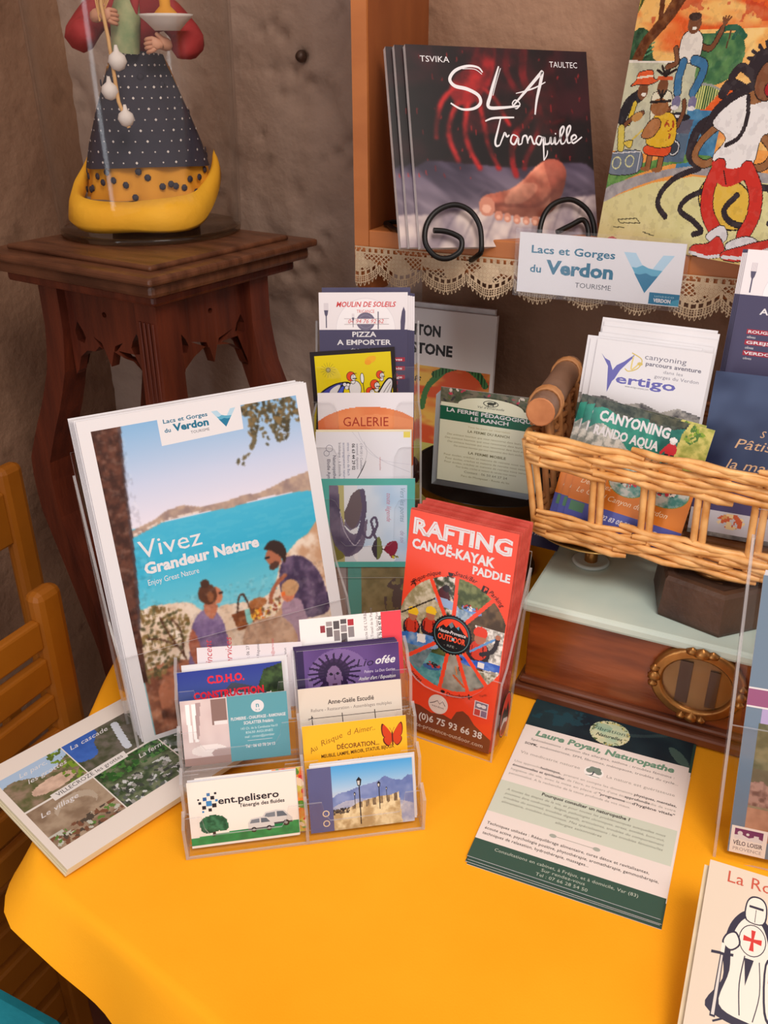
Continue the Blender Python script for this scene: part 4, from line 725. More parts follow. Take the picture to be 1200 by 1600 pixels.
def art_rando():
    a = Art(); Or = (226, 130, 40); a.rect(0, 0, 125, 140, Or)
    c = Cv(0, 86, 125, 140, 1.0, (26, 110, 98)); c.mixn(c.Y > 0, (20, 92, 84), (52, 150, 130), 16, 2); c.mixn(c.Y > 130 + 3 * np.sin(c.X / 7), (40, 50, 46), (90, 96, 84), 5, 3); c.mixn(c.poly([(0, 86), (0, 108), (14, 116), (30, 108), (46, 96), (50, 86)], 2), (130, 136, 130), (210, 208, 200), 5, 4, 4, 3.4)
    g = c.poly([(96, 86), (94, 112), (100, 140), (125, 140), (125, 86)], 2); c.mixn(g, (206, 196, 110), (150, 156, 70), 6, 5, 4, 3); c.blobs(c.poly([(98, 122), (104, 140), (118, 132), (106, 118)]), [(130, 160, 50), (80, 120, 50)], 2, 40, 3); c.mixn(c.poly([(60, 130), (96, 134), (98, 140), (60, 140)]), (50, 56, 46), (90, 90, 70), 5, 8)
    c.put(c.ell(89, 108, 6, 8), (200, 44, 54)); c.put(c.ell(89, 117.5, 3.6, 3.4), (220, 216, 216)); c.put(c.ell(89, 119, 3.8, 2.6), (236, 236, 236)); c.put(c.line([(86, 101), (86, 86)], 4.4), (34, 34, 40)); c.put(c.line([(92, 101), (93, 86)], 4.4), (34, 34, 40)); c.put(c.line([(84, 110), (80, 102)], 3), (200, 44, 54)); a.grid(c)
    a.text('CANYONING', 8, 119, 10.5, WHT, w=76, b=2); a.text('RANDO AQUA', 6, 103, 9.4, WHT, w=70, b=2)
    for cx, cy, rx, ry in ((24, 74, 21, 12), (58, 62, 21, 16), (96, 64, 25, 17)):
        c = Cv(cx - rx - 1, cy - ry - 1, cx + rx + 1, cy + ry + 1, 1.0); c.mixn(c.Y > -99, (60, 130, 120), (200, 204, 196), 7, int(cx), 4, 3.2); c.blobs(c.ell(cx, cy + 2, rx * .5, ry * .5), [(190, 40, 60), (40, 44, 54), (220, 210, 200), (60, 70, 70)], 3, 26, int(cx)); c.keep = c.ell(cx, cy, rx, ry); a.ell(cx, cy, rx + .8, ry + .8, (120, 150, 60)); a.grid(c)
    a.text('Découvrez', 8, 47, 6, (250, 226, 190), w=34, sh=.35); a.text('Le Grand Canyon du Verdon', 6, 36, 6, (250, 226, 190), w=100, sh=.35); a.rect(0, 0, 125, 26, (88, 96, 176)); a.rect(4, 14, 20, 25, (90, 140, 110)); a.text('04 92 83 05 58 - 06 43 07 91 16', 32, 14, 5, (226, 226, 240), w=84, sh=.3, b=1); return a
def art_navy():
    a = Art(); c = Cv(0, 0, 99, 170, 1.2); c.mixn(c.Y > -1, (34, 42, 70), (70, 84, 116), 46, 2, 3, 2.2); c.put(c.Y < 66, (72, 62, 100)); c.put(c.Y < 44, (196, 190, 196)); c.mixn(c.Y < 24, (90, 84, 84), (150, 146, 140), 6, 4); c.blobs(c.ell(36, 36, 12, 7), [(210, 150, 90), (200, 90, 50), (230, 200, 150)], 3, 30, 2); a.grid(c)
    T = (214, 176, 140); a.text('Pâtisserie', 26, 104, 8.5, T, w=66, sh=.35); a.text('la maison', 22, 85, 8.5, T, w=60, sh=.35); a.text('S', 46, 116, 6, T, sh=.3); a.text('Production artisanale', 2, 69, 3.6, (206, 196, 210), w=58); return a
def art_velo():
    a = Art(); a.rect(0, 0, 150, 230, (112, 134, 156)); a.rect(16, 141, 150, 230, (232, 228, 232)); a.rect(0, 127, 150, 141, (150, 90, 130)); a.rect(0, 126, 150, 127.4, WHT); a.rect(0, 141, 150, 142.4, WHT); a.rect(11, 114, 150, 126, (176, 164, 208))
    c = Cv(10, 14, 150, 114, 1.0); X, Y = c.X, c.Y; c.mixn(Y > -1, (112, 104, 84), (150, 138, 112), 12, 2, 4, 3); c.mixn(Y > 76, (96, 98, 74), (134, 130, 100), 7, 7); c.mixn(c.poly([(10, 44), (10, 64), (18, 66), (26, 60), (34, 62), (150, 58), (150, 40)]), (176, 142, 130), (120, 92, 84), 5, 3, 3, 3.4); c.mixn(Y < 42, (190, 146, 122), (164, 122, 100), 9, 4)
    for x in (38, 62): e = c.ell(x, 46, 12) & ~c.ell(x, 46, 10.8); c.put(e, (50, 40, 40)); c.put(c.line([(x, 46), (x + 8, 56)], .9) | c.line([(x, 46), (x - 8, 52)], .9), (90, 80, 80))
    a.grid(c); a.rect(1, 0, 27, 24, (238, 232, 228)); a.rect(3.5, 12.5, 24, 22, (120, 62, 108)); a.poly([(3.5, 12.5), (3.5, 16), (9, 17), (14, 15), (19, 17), (24, 15), (24, 12.5)], WHT); a.ell(7.5, 18, 1.9, col=WHT, n=12); a.rect(7.2, 14, 7.9, 18, WHT); a.ell(13, 18, 1.2, col=WHT, n=10); a.rect(17.5, 15.5, 21, 18, WHT)
    a.text('VÉLO LOISIR', 13.8, 7.4, 3.6, (84, 78, 96), w=21, al='c', b=1); a.text('PROVENCE', 13.8, 2.6, 2.8, (150, 144, 152), w=21, al='c'); a.rect(31, 18, 60, 30, (214, 180, 176)); return a
def art_knight():
    a = Art(); K = (44, 38, 60); R = (206, 50, 44); W3 = (236, 226, 214)
    a.poly([(16, 28), (30, 60), (26, 90), (30, 118), (42, 136), (54, 138), (70, 130), (84, 112), (96, 60), (92, 24), (60, 18)], K, 5); a.poly([(30, 34), (36, 70), (34, 104), (44, 128), (60, 130), (72, 112), (80, 70), (84, 30), (60, 26)], W3, 5)
    a.poly([(46, 128), (44, 146), (50, 156), (62, 156), (68, 146), (66, 128)], K, 4); a.poly([(47.4, 129), (45.6, 146), (51, 154.4), (61, 154.4), (66.4, 146), (64.6, 129)], W3, 4); a.rect(48, 143, 64, 145.6, K); a.line([(56, 128), (56, 142)], .7, K)
    a.ell(56, 108, 15, 17, K, n=24); a.ell(56, 108, 14, 16, W3, n=24); a.poly([(53.6, 119), (58.4, 119), (57.4, 110), (66, 111.5), (66, 105.5), (57.4, 106.6), (58.6, 97), (53.4, 97), (54.6, 106.6), (46, 105.5), (46, 111.5), (54.6, 110)], R)
    a.poly([(28, 108), (24, 96), (34, 90), (44, 100), (38, 112)], K, 4); a.poly([(29, 106), (26, 97), (34, 92), (42, 100), (37, 110)], W3, 4)
    a.poly([(22, 20), (24, 84), (28, 84), (28, 20)], K); a.poly([(23.4, 22), (25, 83), (27, 83), (26.8, 22)], (214, 206, 200)); a.poly([(14, 82), (14, 85), (38, 88), (38, 85)], K); a.rect(24, 86, 28, 96, W3)
    a.line([(50, 90), (48, 60), (52, 30)], 1.2, K, 4); a.line([(66, 88), (70, 56), (66, 28)], 1.0, K, 4); a.poly([(50, 88), (54, 60), (60, 88)], K)
    a.poly([(76, 40), (72, 88), (84, 96), (106, 88), (104, 52), (88, 30)], K, 4); a.poly([(78, 42), (74, 87), (85, 94), (104, 87), (102, 53), (88, 33)], W3, 4); a.poly([(86, 60), (92, 60), (91, 74), (91, 86), (86, 86), (87, 74)], R); a.poly([(77, 70), (77, 78), (88, 75), (101, 78), (101, 70), (88, 73)], R)
    a.line([(26, 16), (40, 24), (56, 18)], 2, K); a.line([(70, 14), (84, 20), (94, 12)], 2, K)
    for v in a.V: v[:, 0] = (v[:, 0] - 56) * .56 + 33; v[:, 1] = (v[:, 1] - 156) * .62 + 163
    z0 = a.z; a.z = .05; a.rect(0, 0, 120, 180, (222, 204, 184)); a.z = z0; a.text('La Route', 12, 168, 8, (196, 84, 62), w=46, b=0); return a
# business cards 85 x 55
def bc(bgc=WHT): a = Art(); a.rect(0, 0, 85, 55, bgc); return a
def art_ent():
    a = bc((238, 230, 222)); K = (30, 28, 40)
    for x, y, s, col in ((16, 36, 4.4, (60, 130, 190)), (13, 40, 3, (40, 90, 150)), (19, 40.5, 3, K), (20, 34, 3.4, K), (12, 33, 3, K), (9, 37, 2.2, K), (16, 43.5, 2.6, (70, 120, 170)), (22, 38, 2, (60, 130, 190)), (16.5, 30.6, 2.6, K), (8, 40, 1.4, K), (21.5, 44, 1.8, K), (11, 29.6, 1.6, (60, 130, 190))): a.rect(x - s / 2, y - s / 2, x + s / 2, y + s / 2, col)
    a.text('ent.pelisero', 23, 34.5, 5.6, K, w=48, b=1); a.text("l'énergie des fluides", 40, 29.8, 3.0, K, w=35, b=1)
    c = Cv(0, 2, 85, 22, .8); g = c.Y < 8 + 5 * (c.X / 85) ** .7; c.mixn(g, (20, 120, 70), (40, 150, 84), 6, 2); c.keep = g; a.grid(c); c = Cv(5, 8, 32, 27, .8); t = c.ell(18, 19, 11, 7) | c.ell(14, 16, 6, 5) | c.ell(25, 16, 5, 4.4); c.mixn(t, (26, 74, 48), (60, 120, 84), 3, 3); tr = c.line([(18, 9), (18, 18)], 2); c.put(tr & ~t, (60, 44, 40)); c.keep = t | tr; a.grid(c)
    for x, y, k in ((62, 15, 1.0), (50, 12, .86)):
        a.poly([(x - 6 * k, y - 3 * k), (x - 6 * k, y + 4 * k), (x - 3 * k, y + 8 * k), (x + 6 * k, y + 9 * k), (x + 12 * k, y + 8 * k), (x + 16 * k, y + 3 * k), (x + 18 * k, y + 1 * k), (x + 18 * k, y - 3 * k)], (206, 204, 204)); a.poly([(x + 6 * k, y + 7.6 * k), (x + 11 * k, y + 7.2 * k), (x + 14.4 * k, y + 3 * k), (x + 6 * k, y + 3 * k)], (96, 104, 116)); a.poly([(x - 2.6 * k, y + 6.8 * k), (x + 4.6 * k, y + 7.4 * k), (x + 4.6 * k, y + 3.4 * k), (x - 4.4 * k, y + 3.4 * k)], (120, 126, 136)); a.rect(x - 6 * k, y - 3 * k, x + 18 * k, y - 1.6 * k, (70, 70, 76))
        for d in (-1, 13): a.ell(x + d * k, y - 3 * k, 2.6 * k, col=(40, 40, 44), n=14); a.ell(x + d * k, y - 3 * k, 1.2 * k, col=(150, 150, 150), n=8)
    return a
def art_food():
    a = bc((238, 226, 214)); c = Cv(50, 0, 85, 55, .8); c.mixn(c.Y > -1, (226, 110, 50), (200, 190, 90), 8, 2, 3, 3); c.blobs(c.Y > 20, [(210, 50, 40), (90, 140, 50), (236, 210, 180), (240, 140, 60)], 4, 50, 3); c.blobs(c.Y < 24, [(120, 150, 70), (226, 200, 170), (210, 60, 40)], 3, 30, 4); c.keep = c.X > 60 + 12 * (55 - c.Y) / 55; a.grid(c); return a
def art_blue():
    a = bc((238, 234, 236)); a.rect(0, 0, 19, 55, (88, 92, 138))
    c = Cv(19, 0, 85, 55, .7); c.grad([(0, (214, 190, 150)), (24, (200, 200, 210)), (34, (170, 200, 232)), (55, (70, 160, 226))]); m = c.poly([(19, 28), (30, 32), (44, 36), (56, 38), (62, 42), (67, 39), (76, 37), (85, 40), (85, 0), (19, 0)], 2); c.mixn(m, (96, 118, 178), (132, 150, 200), 9, 2, 3, 2)
    c.mixn(c.poly([(19, 20), (40, 25), (60, 22), (85, 16), (85, 0), (19, 0)], 2), (150, 158, 190), (196, 196, 206), 6, 6); w = c.poly([(19, 0), (19, 17), (32, 18), (40, 22), (56, 25), (66, 25), (73, 27), (75, 0)]); c.mixn(w, (226, 210, 170), (176, 150, 108), 6, 3, 4, 3); c.mixn(w & (c.Y > 14 + .08 * c.X) & (np.sin(c.X * 1.1) > .1), (100, 84, 70), (150, 130, 100), 3, 4); c.blobs(c.poly([(19, 18), (32, 19), (32, 14), (19, 13)]), [(50, 46, 50), (90, 80, 70)], 1.4, 30, 5); a.grid(c)
    K = (24, 24, 34)
    for x, y0, y1, s in ((41, 3, 36, 1.2), (57, 14, 33, .8), (37, 18, 28, .5), (63, 20, 30, .4)): a.line([(x, y0), (x, y1)], .6 * s + .2, K); a.poly([(x - 1.7 * s, y1 + 4 * s), (x + 1.7 * s, y1 + 4 * s), (x + 1.1 * s, y1), (x - 1.1 * s, y1)], K); a.poly([(x - 1.2 * s, y1 + 3.6 * s), (x + .6 * s, y1 + 3.6 * s), (x + .4 * s, y1 + .6 * s), (x - .8 * s, y1 + .6 * s)], (200, 200, 200)); a.poly([(x - 1.9 * s, y1 + 4 * s), (x + 1.9 * s, y1 + 4 * s), (x, y1 + 6.4 * s)], K)
    for y in (7, 15.5): a.ring(13, y, 2.4, .8, (226, 204, 170), n=16)
    return a
def art_plomb():
    a = bc((214, 196, 194)); c = Cv(0, 0, 37, 55, .8); c.mixn(c.Y > -1, (206, 184, 184), (224, 206, 204), 14, 2, 2, 1.5)
    for x in (4, 8.5): c.put(c.poly([(x, 52), (x + 3.2, 52), (x + 4, 20), (x + .8, 20)]), (248, 246, 246))
    c.put(c.poly([(12, 53), (16, 53), (13, 22), (11, 22)]), (176, 152, 152)); c.put((c.X > 24) & (c.X < 36) & (c.Y > 33) & (c.Y < 54), (140, 112, 106)); c.put((c.X > 26) & (c.X < 36) & (c.Y > 33) & (c.Y < 36), (232, 226, 226)); c.put(c.ell(20, 12, 14, 5), (238, 228, 226)); c.put(c.ell(32, 9, 10, 4), (180, 156, 154)); c.put(c.Y < 6, (160, 130, 124)); a.grid(c)
    T = (92, 158, 172); a.rect(37, 0, 85, 55, T); a.ell(61, 45, 5.2, col=WHT, n=24); a.text('n', 61, 44, 4, T, w=3, al='c', b=1); a.text('a.s', 61, 41.4, 1.6, T, w=4, al='c')
    a.text('PLOMBERIE - CHAUFFAGE - RAMONAGE', 61, 34.6, 2.5, WHT, w=44, al='c', b=1); a.text('SCHLATTER Frédéric', 61, 30.4, 2.5, WHT, w=24, al='c', b=1)
    for i, t in enumerate(('143 Ch. de la Combette N°10', '83630 AIGUINES', 'mail : contact@plombier')): a.text(t, 61, 26 - 3.6 * i, 2.0, (206, 226, 230), w=(30, 22, 24)[i], al='c')
    a.line([(51, 16.4), (71, 16.4)], .3, WHT); a.text('Tel : 06 63 78 24 13', 61, 10.5, 2.5, WHT, w=24, al='c', b=1); return a
def art_cdho():
    a = bc(); c = Cv(0, 0, 85, 55, .8); c.grad([(0, (60, 90, 50)), (28, (70, 90, 150)), (55, (44, 60, 150))]); c.mixn(c.Y < 27 + 5 * c.n(14, 2), (26, 34, 28), (50, 70, 44), 6, 3); c.mixn(c.Y < 14, (60, 96, 40), (40, 66, 34), 4, 4); c.mixn(c.poly([(62, 30), (70, 50), (85, 54), (85, 10), (64, 14)]), (30, 44, 28), (70, 96, 52), 5, 5)
    c.put(c.poly([(34, 14), (34, 32), (44, 40), (64, 34), (70, 30), (70, 14)]), (170, 186, 206)); c.put(c.poly([(30, 30), (44, 42), (66, 35), (72, 29), (44, 34)]), (70, 74, 90)); c.put((c.X > 38) & (c.X < 42) & (c.Y > 14) & (c.Y < 30), (60, 70, 90)); c.put((c.X > 48) & (c.X < 54) & (c.Y > 18) & (c.Y < 28), (60, 70, 90)); c.put(c.line([(64, 14), (66, 28), (74, 30)], 1.6), WHT); a.grid(c)
    a.text('C.D.H.O.', 24, 43, 6, (232, 40, 60), w=30, b=2); a.text('CONSTRUCTION', 12, 30.5, 5.8, (232, 40, 60), w=57, b=2); a.text('Maisons des Cadenelles', 40, 22, 3.4, (220, 214, 50), w=34, b=1); return a
def art_vincent():
    a = bc((226, 218, 224)); R = (190, 60, 74)
    a.text('Vincent', 12, 36, 5.4, R, rot=90, sh=.3); a.text('Services', 28, 36, 5.4, R, rot=90, sh=.3); a.text('Mobi : 06 27', 42, 36, 2.4, (60, 56, 66), rot=90); a.text('83630 Régusse', 50, 36, 2.2, (90, 86, 96), rot=90); a.text('vincent@services', 62, 36, 2.2, R, rot=90); a.text('devis gratuit', 72, 36, 2.0, (90, 86, 96), rot=90); return a
def art_risque():
    Y0 = (250, 186, 40); a = bc(Y0); G = (140, 96, 20); a.text('Au', 6, 31, 4.6, G, w=7, rot=30, sh=.25); a.text('Risque', 14.5, 36.5, 4.6, G, w=19, rot=18, sh=.25); a.text('d', 36, 43.2, 4.6, G, rot=10, sh=.25); a.text('Aimer..', 41.5, 44, 4.6, G, w=18, rot=5, sh=.25)
    a.text('DÉCORATION...', 27, 32.5, 3.8, (110, 60, 20), w=35, b=1); a.text('MEUBLE, LAMPE, MIROIR, STATUE, BIJOUX', 14, 26.5, 2.8, (80, 44, 20), w=60, b=1, rot=2); a.text('Place du Vieux Lavoir', 26, 20, 3.6, (130, 84, 30), w=40, sh=.3); R = (206, 62, 24); K = (90, 30, 16)
    for s in (-1, 1):
        for P in ([(73, 38), (73 + s * 4, 46), (73 + s * 8, 50), (73 + s * 9, 44), (73 + s * 7, 38)], [(73, 38), (73 + s * 7, 38), (73 + s * 7.6, 34), (73 + s * 4, 30), (73 + s * 1, 33)]): a.poly(P, K, 4); a.poly([(x * .9 + 7.5, y * .9 + 3.9) for x, y in P], R, 4)
    a.line([(73, 31), (73, 42)], 1.1, K); a.line([(73, 42), (71, 46)], .3, K); a.line([(73, 42), (75, 46)], .3, K); return a
def art_anne():
    a = bc((222, 210, 196)); T = (70, 60, 60); a.text('Anne-Gaële Escudié', 43, 40, 3.7, T, w=38, al='c', b=1); a.text('Reliure - Restauration - Assemblages multiples', 43, 34.5, 2.7, (120, 108, 104), w=67, al='c')
    K = (60, 54, 54); a.line([(7, 29), (84, 29)], .5, K); 
    for x in (10, 35, 62): a.line([(x, 31.5), (x + 1, 4)], .7, K)
    a.line([(7, 28), (11, 30)], .8, K); return a
def art_lio():
    a = bc((74, 50, 110)); c = Cv(0, 0, 85, 55, .8); c.mixn(c.Y > -1, (66, 44, 100), (122, 92, 160), 40, 3, 2, 2); c.put(c.ell(34, 28, 26, 26), (150, 124, 178), .5); c.put(c.X < 6, (50, 36, 80)); f = c.ell(30, 20, 10, 24) | c.ell(30, 34, 13, 12); c.put(f, (60, 40, 80)); c.put(c.ell(30, 26, 5.5, 12), (120, 90, 130)); c.put(c.ell(31, 34, 3.4, 2), (40, 26, 56))
    for q in range(-160, 170, 18): c.put(c.line([(30, 34), (30 + 21 * math.sin(rad(q)), 34 + 16 * math.cos(rad(q)))], 1.8), (44, 28, 64))
    c.put(c.ell(30, 28, 6.6, 12), (126, 98, 140)); c.put(c.ell(27.6, 33, 1.6, 1), (30, 20, 40)); c.put(c.ell(32.8, 33, 1.6, 1), (30, 20, 40)); c.put(c.line([(30, 32), (30.6, 28)], 1), (80, 56, 96)); c.put(c.ell(30, 24, 2.2, .9), (70, 40, 70)); c.put(c.line([(23, 36), (26, 41), (34, 41), (37, 36)], 2.4, 4), (44, 28, 64)); c.put(c.line([(22, 30), (17, 14)], 2, 3) | c.line([(38, 30), (44, 12)], 2, 3) | c.line([(24, 26), (23, 8)], 1.6) | c.line([(36, 26), (38, 6)], 1.6), (44, 28, 64))
    a.grid(c); a.text('Lio', 48, 37, 6.4, (40, 26, 60), w=15, sh=.35); a.text('ofée', 64, 38, 6.4, WHT, w=17, sh=.35, b=1); a.text('Peintre  Le Don Gestive', 55, 31, 2.4, (226, 214, 232), w=26, sh=.1); a.text("Atelier d'art / Exposition", 50, 25, 2.9, WHT, w=31, sh=.3, b=1); return a
def art_red():
    a = bc((240, 236, 236)); a.rect(68, 0, 85, 55, (232, 70, 84)); G = (110, 100, 104)
    for x, y, w, h, col in ((17, 42, 4, 6, (150, 60, 70)), (22, 38, 5, 8, G), (22, 47, 5, 4, (160, 150, 152)), (28, 34, 5, 9, (140, 130, 132)), (28, 44, 5, 7, (90, 84, 88)), (34, 32, 5, 8, (100, 94, 98)), (34, 41, 5, 6, (150, 142, 146)), (34, 48, 5, 4, (90, 84, 88)), (40, 36, 5, 9, (140, 132, 136)), (40, 46, 5, 5.4, (176, 50, 60))): a.rect(x, y, x + w, y + h, col)
    a.poly([(15, 46), (22, 52.5), (22, 53.4), (15, 53.4)], (240, 236, 236)); a.text('Architecte DE L\'URBA', 56, 24, 2.4, G, rot=90); a.text('Bureau Travail de la Pierre', 61, 24, 2.2, G, rot=90); a.text('12, Chemin de Saint-Maur', 65.4, 24, 2.0, G, rot=90); a.text('06 76 20 47 86', 68, 30, 2.4, (60, 56, 60), rot=90, b=1)
    a.text('HALA', 38, 20, 4, (80, 60, 66), rot=90, b=1); return a

# ================================================================== the setting
def plaster(name, c1, c2, c3):
    m, nt, b = newmat(name); N = nt.nodes; K = nt.links; b.inputs['Roughness'].default_value = 0.85
    tc = N.new('ShaderNodeTexCoord')
    def nz(s, d=5): n = N.new('ShaderNodeTexNoise'); n.inputs['Scale'].default_value = s; n.inputs['Detail'].default_value = d; K.new(tc.outputs['Object'], n.inputs['Vector']); return n
    r = N.new('ShaderNodeValToRGB'); e = r.color_ramp.elements; e[0].color = L4(c1); e[0].position = .35; e[1].color = L4(c2); e[1].position = .62
    K.new(nz(3.2).outputs['Fac'], r.inputs[0])
    r2 = N.new('ShaderNodeValToRGB'); e = r2.color_ramp.elements; e[0].position = .60; e[0].color = (0, 0, 0, 1); e[1].position = .72; e[1].color = (1, 1, 1, 1); K.new(nz(17).outputs['Fac'], r2.inputs[0])
    mx = N.new('ShaderNodeMixRGB'); mx.inputs[2].default_value = L4(c3); K.new(r.outputs[0], mx.inputs[1])
    mu = N.new('ShaderNodeMath'); mu.operation = 'MULTIPLY'; mu.inputs[1].default_value = .45; K.new(r2.outputs[0], mu.inputs[0]); K.new(mu.outputs[0], mx.inputs[0]); K.new(mx.outputs[0], b.inputs['Base Color'])
    bp = N.new('ShaderNodeBump'); bp.inputs['Strength'].default_value = .8; bp.inputs['Distance'].default_value = .005; K.new(nz(45, 8).outputs['Fac'], bp.inputs['Height']); K.new(bp.outputs[0], b.inputs['Normal'])
    return m
PL = plaster('old_lime_plaster', (150, 124, 108), (176, 152, 138), (96, 72, 56)); PL2 = plaster('brown_and_orange_lit_plaster', (132, 98, 76), (158, 122, 98), (100, 70, 50))  # second plaster: left wall's own brown, also paints orange light behind the shelf
def wall(name, o, ux, uy, W, H, nx, ny, nrm, seed, m, holes=()):
    u = np.linspace(0, W, nx); v = np.linspace(0, H, ny); U, V = np.meshgrid(u, v)
    d = (vnoise(U, V, .35, seed, 4) - .5) * .018 + (vnoise(U, V, .05, seed + 1, 3) - .5) * .006 - .004 * np.clip(vnoise(U, V, .09, seed + 5, 5) - .62, 0, 1) / .1
    for hu, hv, r, dep in holes: d -= dep * np.exp(-(((U - hu) ** 2 + (V - hv) ** 2) / r ** 2))
    d = np.minimum(d, 0.004)
    P = np.array(o)[None, None] + U[..., None] * np.array(ux) + V[..., None] * np.array(uy) + d[..., None] * np.array(nrm)
    P = P.reshape(-1, 3); i = np.arange(ny - 1)[:, None] * nx + np.arange(nx - 1)[None]; F = np.stack([i, i + 1, i + nx + 1, i + nx], -1).reshape(-1, 4)
    me = bpy.data.meshes.new(name); me.from_pydata(P.tolist(), [], F.tolist()); me.materials.append(m); me.polygons.foreach_set('use_smooth', [True] * len(F)); me.update()
    return tag(link(name, me), kind='structure')
WY = 1.118; WX = -1.06
wall('wall_back', (-1.08, WY, -.75), (1, 0, 0), (0, 0, 1), 2.9, 2.9, 560, 560, (0, -1, 0), 3, PL, [(.47, 1.20, .007, .012), (.485, 1.215, .006, .010), (.500, 1.212, .006, .009), (.36, 1.345, .006, .008), (.375, 1.352, .007, .009), (.392, 1.34, .007, .009), (.405, 1.30, .008, .010), (.43, 1.285, .008, .008), (.37, 1.30, .005, .008), (.385, 1.27, .006, .007), (.35, 1.22, .005, .008), (.40, 1.06, .010, .010), (.42, 1.04, .010, .010), (.43, 1.07, .009, .010), (.385, 1.035, .009, .010), (.445, 1.09, .008, .009), (.42, 1.316, .008, .012), (.493, 1.185, .012, .008), (.41, .998, .012, .012), (.44, 1.12, .02, .006), (.40, 1.15, .012, .006), (.36, 1.08, .02, .007), (.38, 1.30, .02, .004)])
wall('wall_left', (WX, -1.2, -.75), (0, 1, 0), (0, 0, 1), 2.4, 2.9, 160, 180, (1, 0, 0), 9, PL2, [])
f = MB().box((-1.3, -1.4, -.78), (2.0, 1.2, -.756)).build('floor', mat('dark_floor_grout', (40, 28, 24), (52, 38, 32), 20, .8)); tag(f, kind='structure')
TILE = mat('worn_terracotta_floor_tile', (84, 44, 32), (112, 62, 44), 7, .35, bump=.1)
tl = MB().box((-.097, -.097, -.006), (.097, .097, 0), .002).mesh('floor_tile', TILE); k = 0
for i in range(-6, 5):
    for j in range(-3, 6):
        o = link('floor_tile', tl, f); o.location = (i * .2, j * .2, -.75 + random.uniform(-.001, .001))
o = MB().lathe([(.0075, 0), (.0075, .004), (.005, .009), (.0, .010)], 12).build('wall_plug', IRON); o.matrix_world = frame((-.66, 1.1175, .566), 0) ; tag(o, 'small dark round wall plug in the plaster, right of the glass jar', 'wall plug')

# ================================================================== table and cloth
OUT = [(-.473, .329), (-.53, .442), (-.58, .545), (-.612, .62), (-.618, .68), (-.60, .80), (-.53, .96), (-.40, 1.04), (.1, 1.055), (.72, 1.055), (.78, 1.0), (.78, .55), (.76, .10), (.70, .085), (.35, .160), (.0, .233), (-.2, .274), (-.36, .308), (-.44, .322)]
tb = thing('display_table', 'wooden display table hidden beneath the bright yellow cloth', 'table', Matrix.Translation((.08, .6, -.75)))
q = Matrix.Translation((-.08, -.6, .735 - .002 - .012))
MB().prism([[((x - .05) * .965 + .05, (y - .6) * .965 + .6) for x, y in OUT]], .024, q).build('tabletop', WOODR, tb)
MB().lathe([(.05, .03), (.05, .1), (.03, .14), (.035, .3), (.055, .4), (.035, .5), (.03, .65), (.06, .70), (.06, .722)], 24).build('column', WOODR, tb)
for a in (45, 135, 225, 315): MB().tube([(0, 0, .12), (.15 * math.cos(rad(a)), .15 * math.sin(rad(a)), .10), (.32 * math.cos(rad(a)), .32 * math.sin(rad(a)), .022)], [.03, .026, .02], 8).build('leg', WOODR, tb)
def cloth():
    P = [np.array(p) for p in OUT]
    for _ in range(3):
        Q = []
        for i in range(len(P)): a, b = P[i], P[(i + 1) % len(P)]; Q += [a * .75 + b * .25, a * .25 + b * .75]
        P = Q
    # resample evenly
    P = np.array(P); S = np.r_[0, np.cumsum(np.hypot(*np.diff(np.r_[P, P[:1]], axis=0).T))]; n = 420; t = np.linspace(0, S[-1], n, endpoint=False)
    PP = np.r_[P, P[:1]]; P = np.c_[np.interp(t, S, PP[:, 0]), np.interp(t, S, PP[:, 1])]
    T = np.roll(P, -1, 0) - np.roll(P, 1, 0); T /= np.hypot(*T.T)[:, None]; N = np.c_[-T[:, 1], T[:, 0]]
    if ((P + N * .01 - P.mean(0)) ** 2).sum() < ((P - P.mean(0)) ** 2).sum(): N = -N
    c = np.hypot(P[:, 0] + .47, P[:, 1] - .33); front = (P[:, 1] < .34) & (P[:, 0] > -.47)
    drop = np.where(front, .035 + .16 * np.clip((P[:, 0] + .45) / .35, 0, 1) ** 1.2, .05); drop = np.where(c < .05, .03, drop)
    for _ in range(6): drop = (np.roll(drop, 1) + drop + np.roll(drop, -1)) / 3
    sN = np.arange(n) / n * 2 * math.pi; wav = .5 + .5 * np.sin(sN * 23 + 1) * np.sin(sN * 7)
    vs = []; rings = []
    cen = np.array((.0, .62))
    for k_ in (.15, .35, .55, .72, .86, .95): rings.append((cen + (P - cen) * k_, 0 * drop + .0005 * np.sin(P[:, 0] * 30 * k_) * 0))
    rings.append((P - N * .004, 0 * drop)); rings.append((P, 0 * drop - .0008)); rings.append((P + N * .0035, 0 * drop - .004))
    for k_ in (.12, .25, .4, .55, .7, .85, 1.0):
        rings.append((P + N * (.0045 + (.013 + .016 * wav) * k_ * np.clip(drop / .06, .5, 1.6))[:, None] + N * (.012 * np.exp(-(c / .06) ** 2) * k_)[:, None], -.004 - drop * k_))
    vs = [(cen[0], cen[1], 0)]
    for xy, z in rings: vs += [(a, b, float(zz)) for (a, b), zz in zip(xy, np.broadcast_to(z, n))]
    fs = [(0, 1 + j, 1 + (j + 1) % n) for j in range(n)]
    for r in range(len(rings) - 1):
        b0 = 1 + r * n; fs += [(b0 + j, b0 + n + j, b0 + n + (j + 1) % n, b0 + (j + 1) % n) for j in range(n)]
    mb = MB(); mb.add(vs, fs, True); return mb
CL = mat('yellow_cotton_cloth', (247, 165, 24), (252, 176, 34), 5, .85, bump=.25, bscale=700, dist=.0006, spec=.15)
tag(cloth().build('tablecloth', CL), 'bright yellow cotton tablecloth covering the whole display table', 'tablecloth')

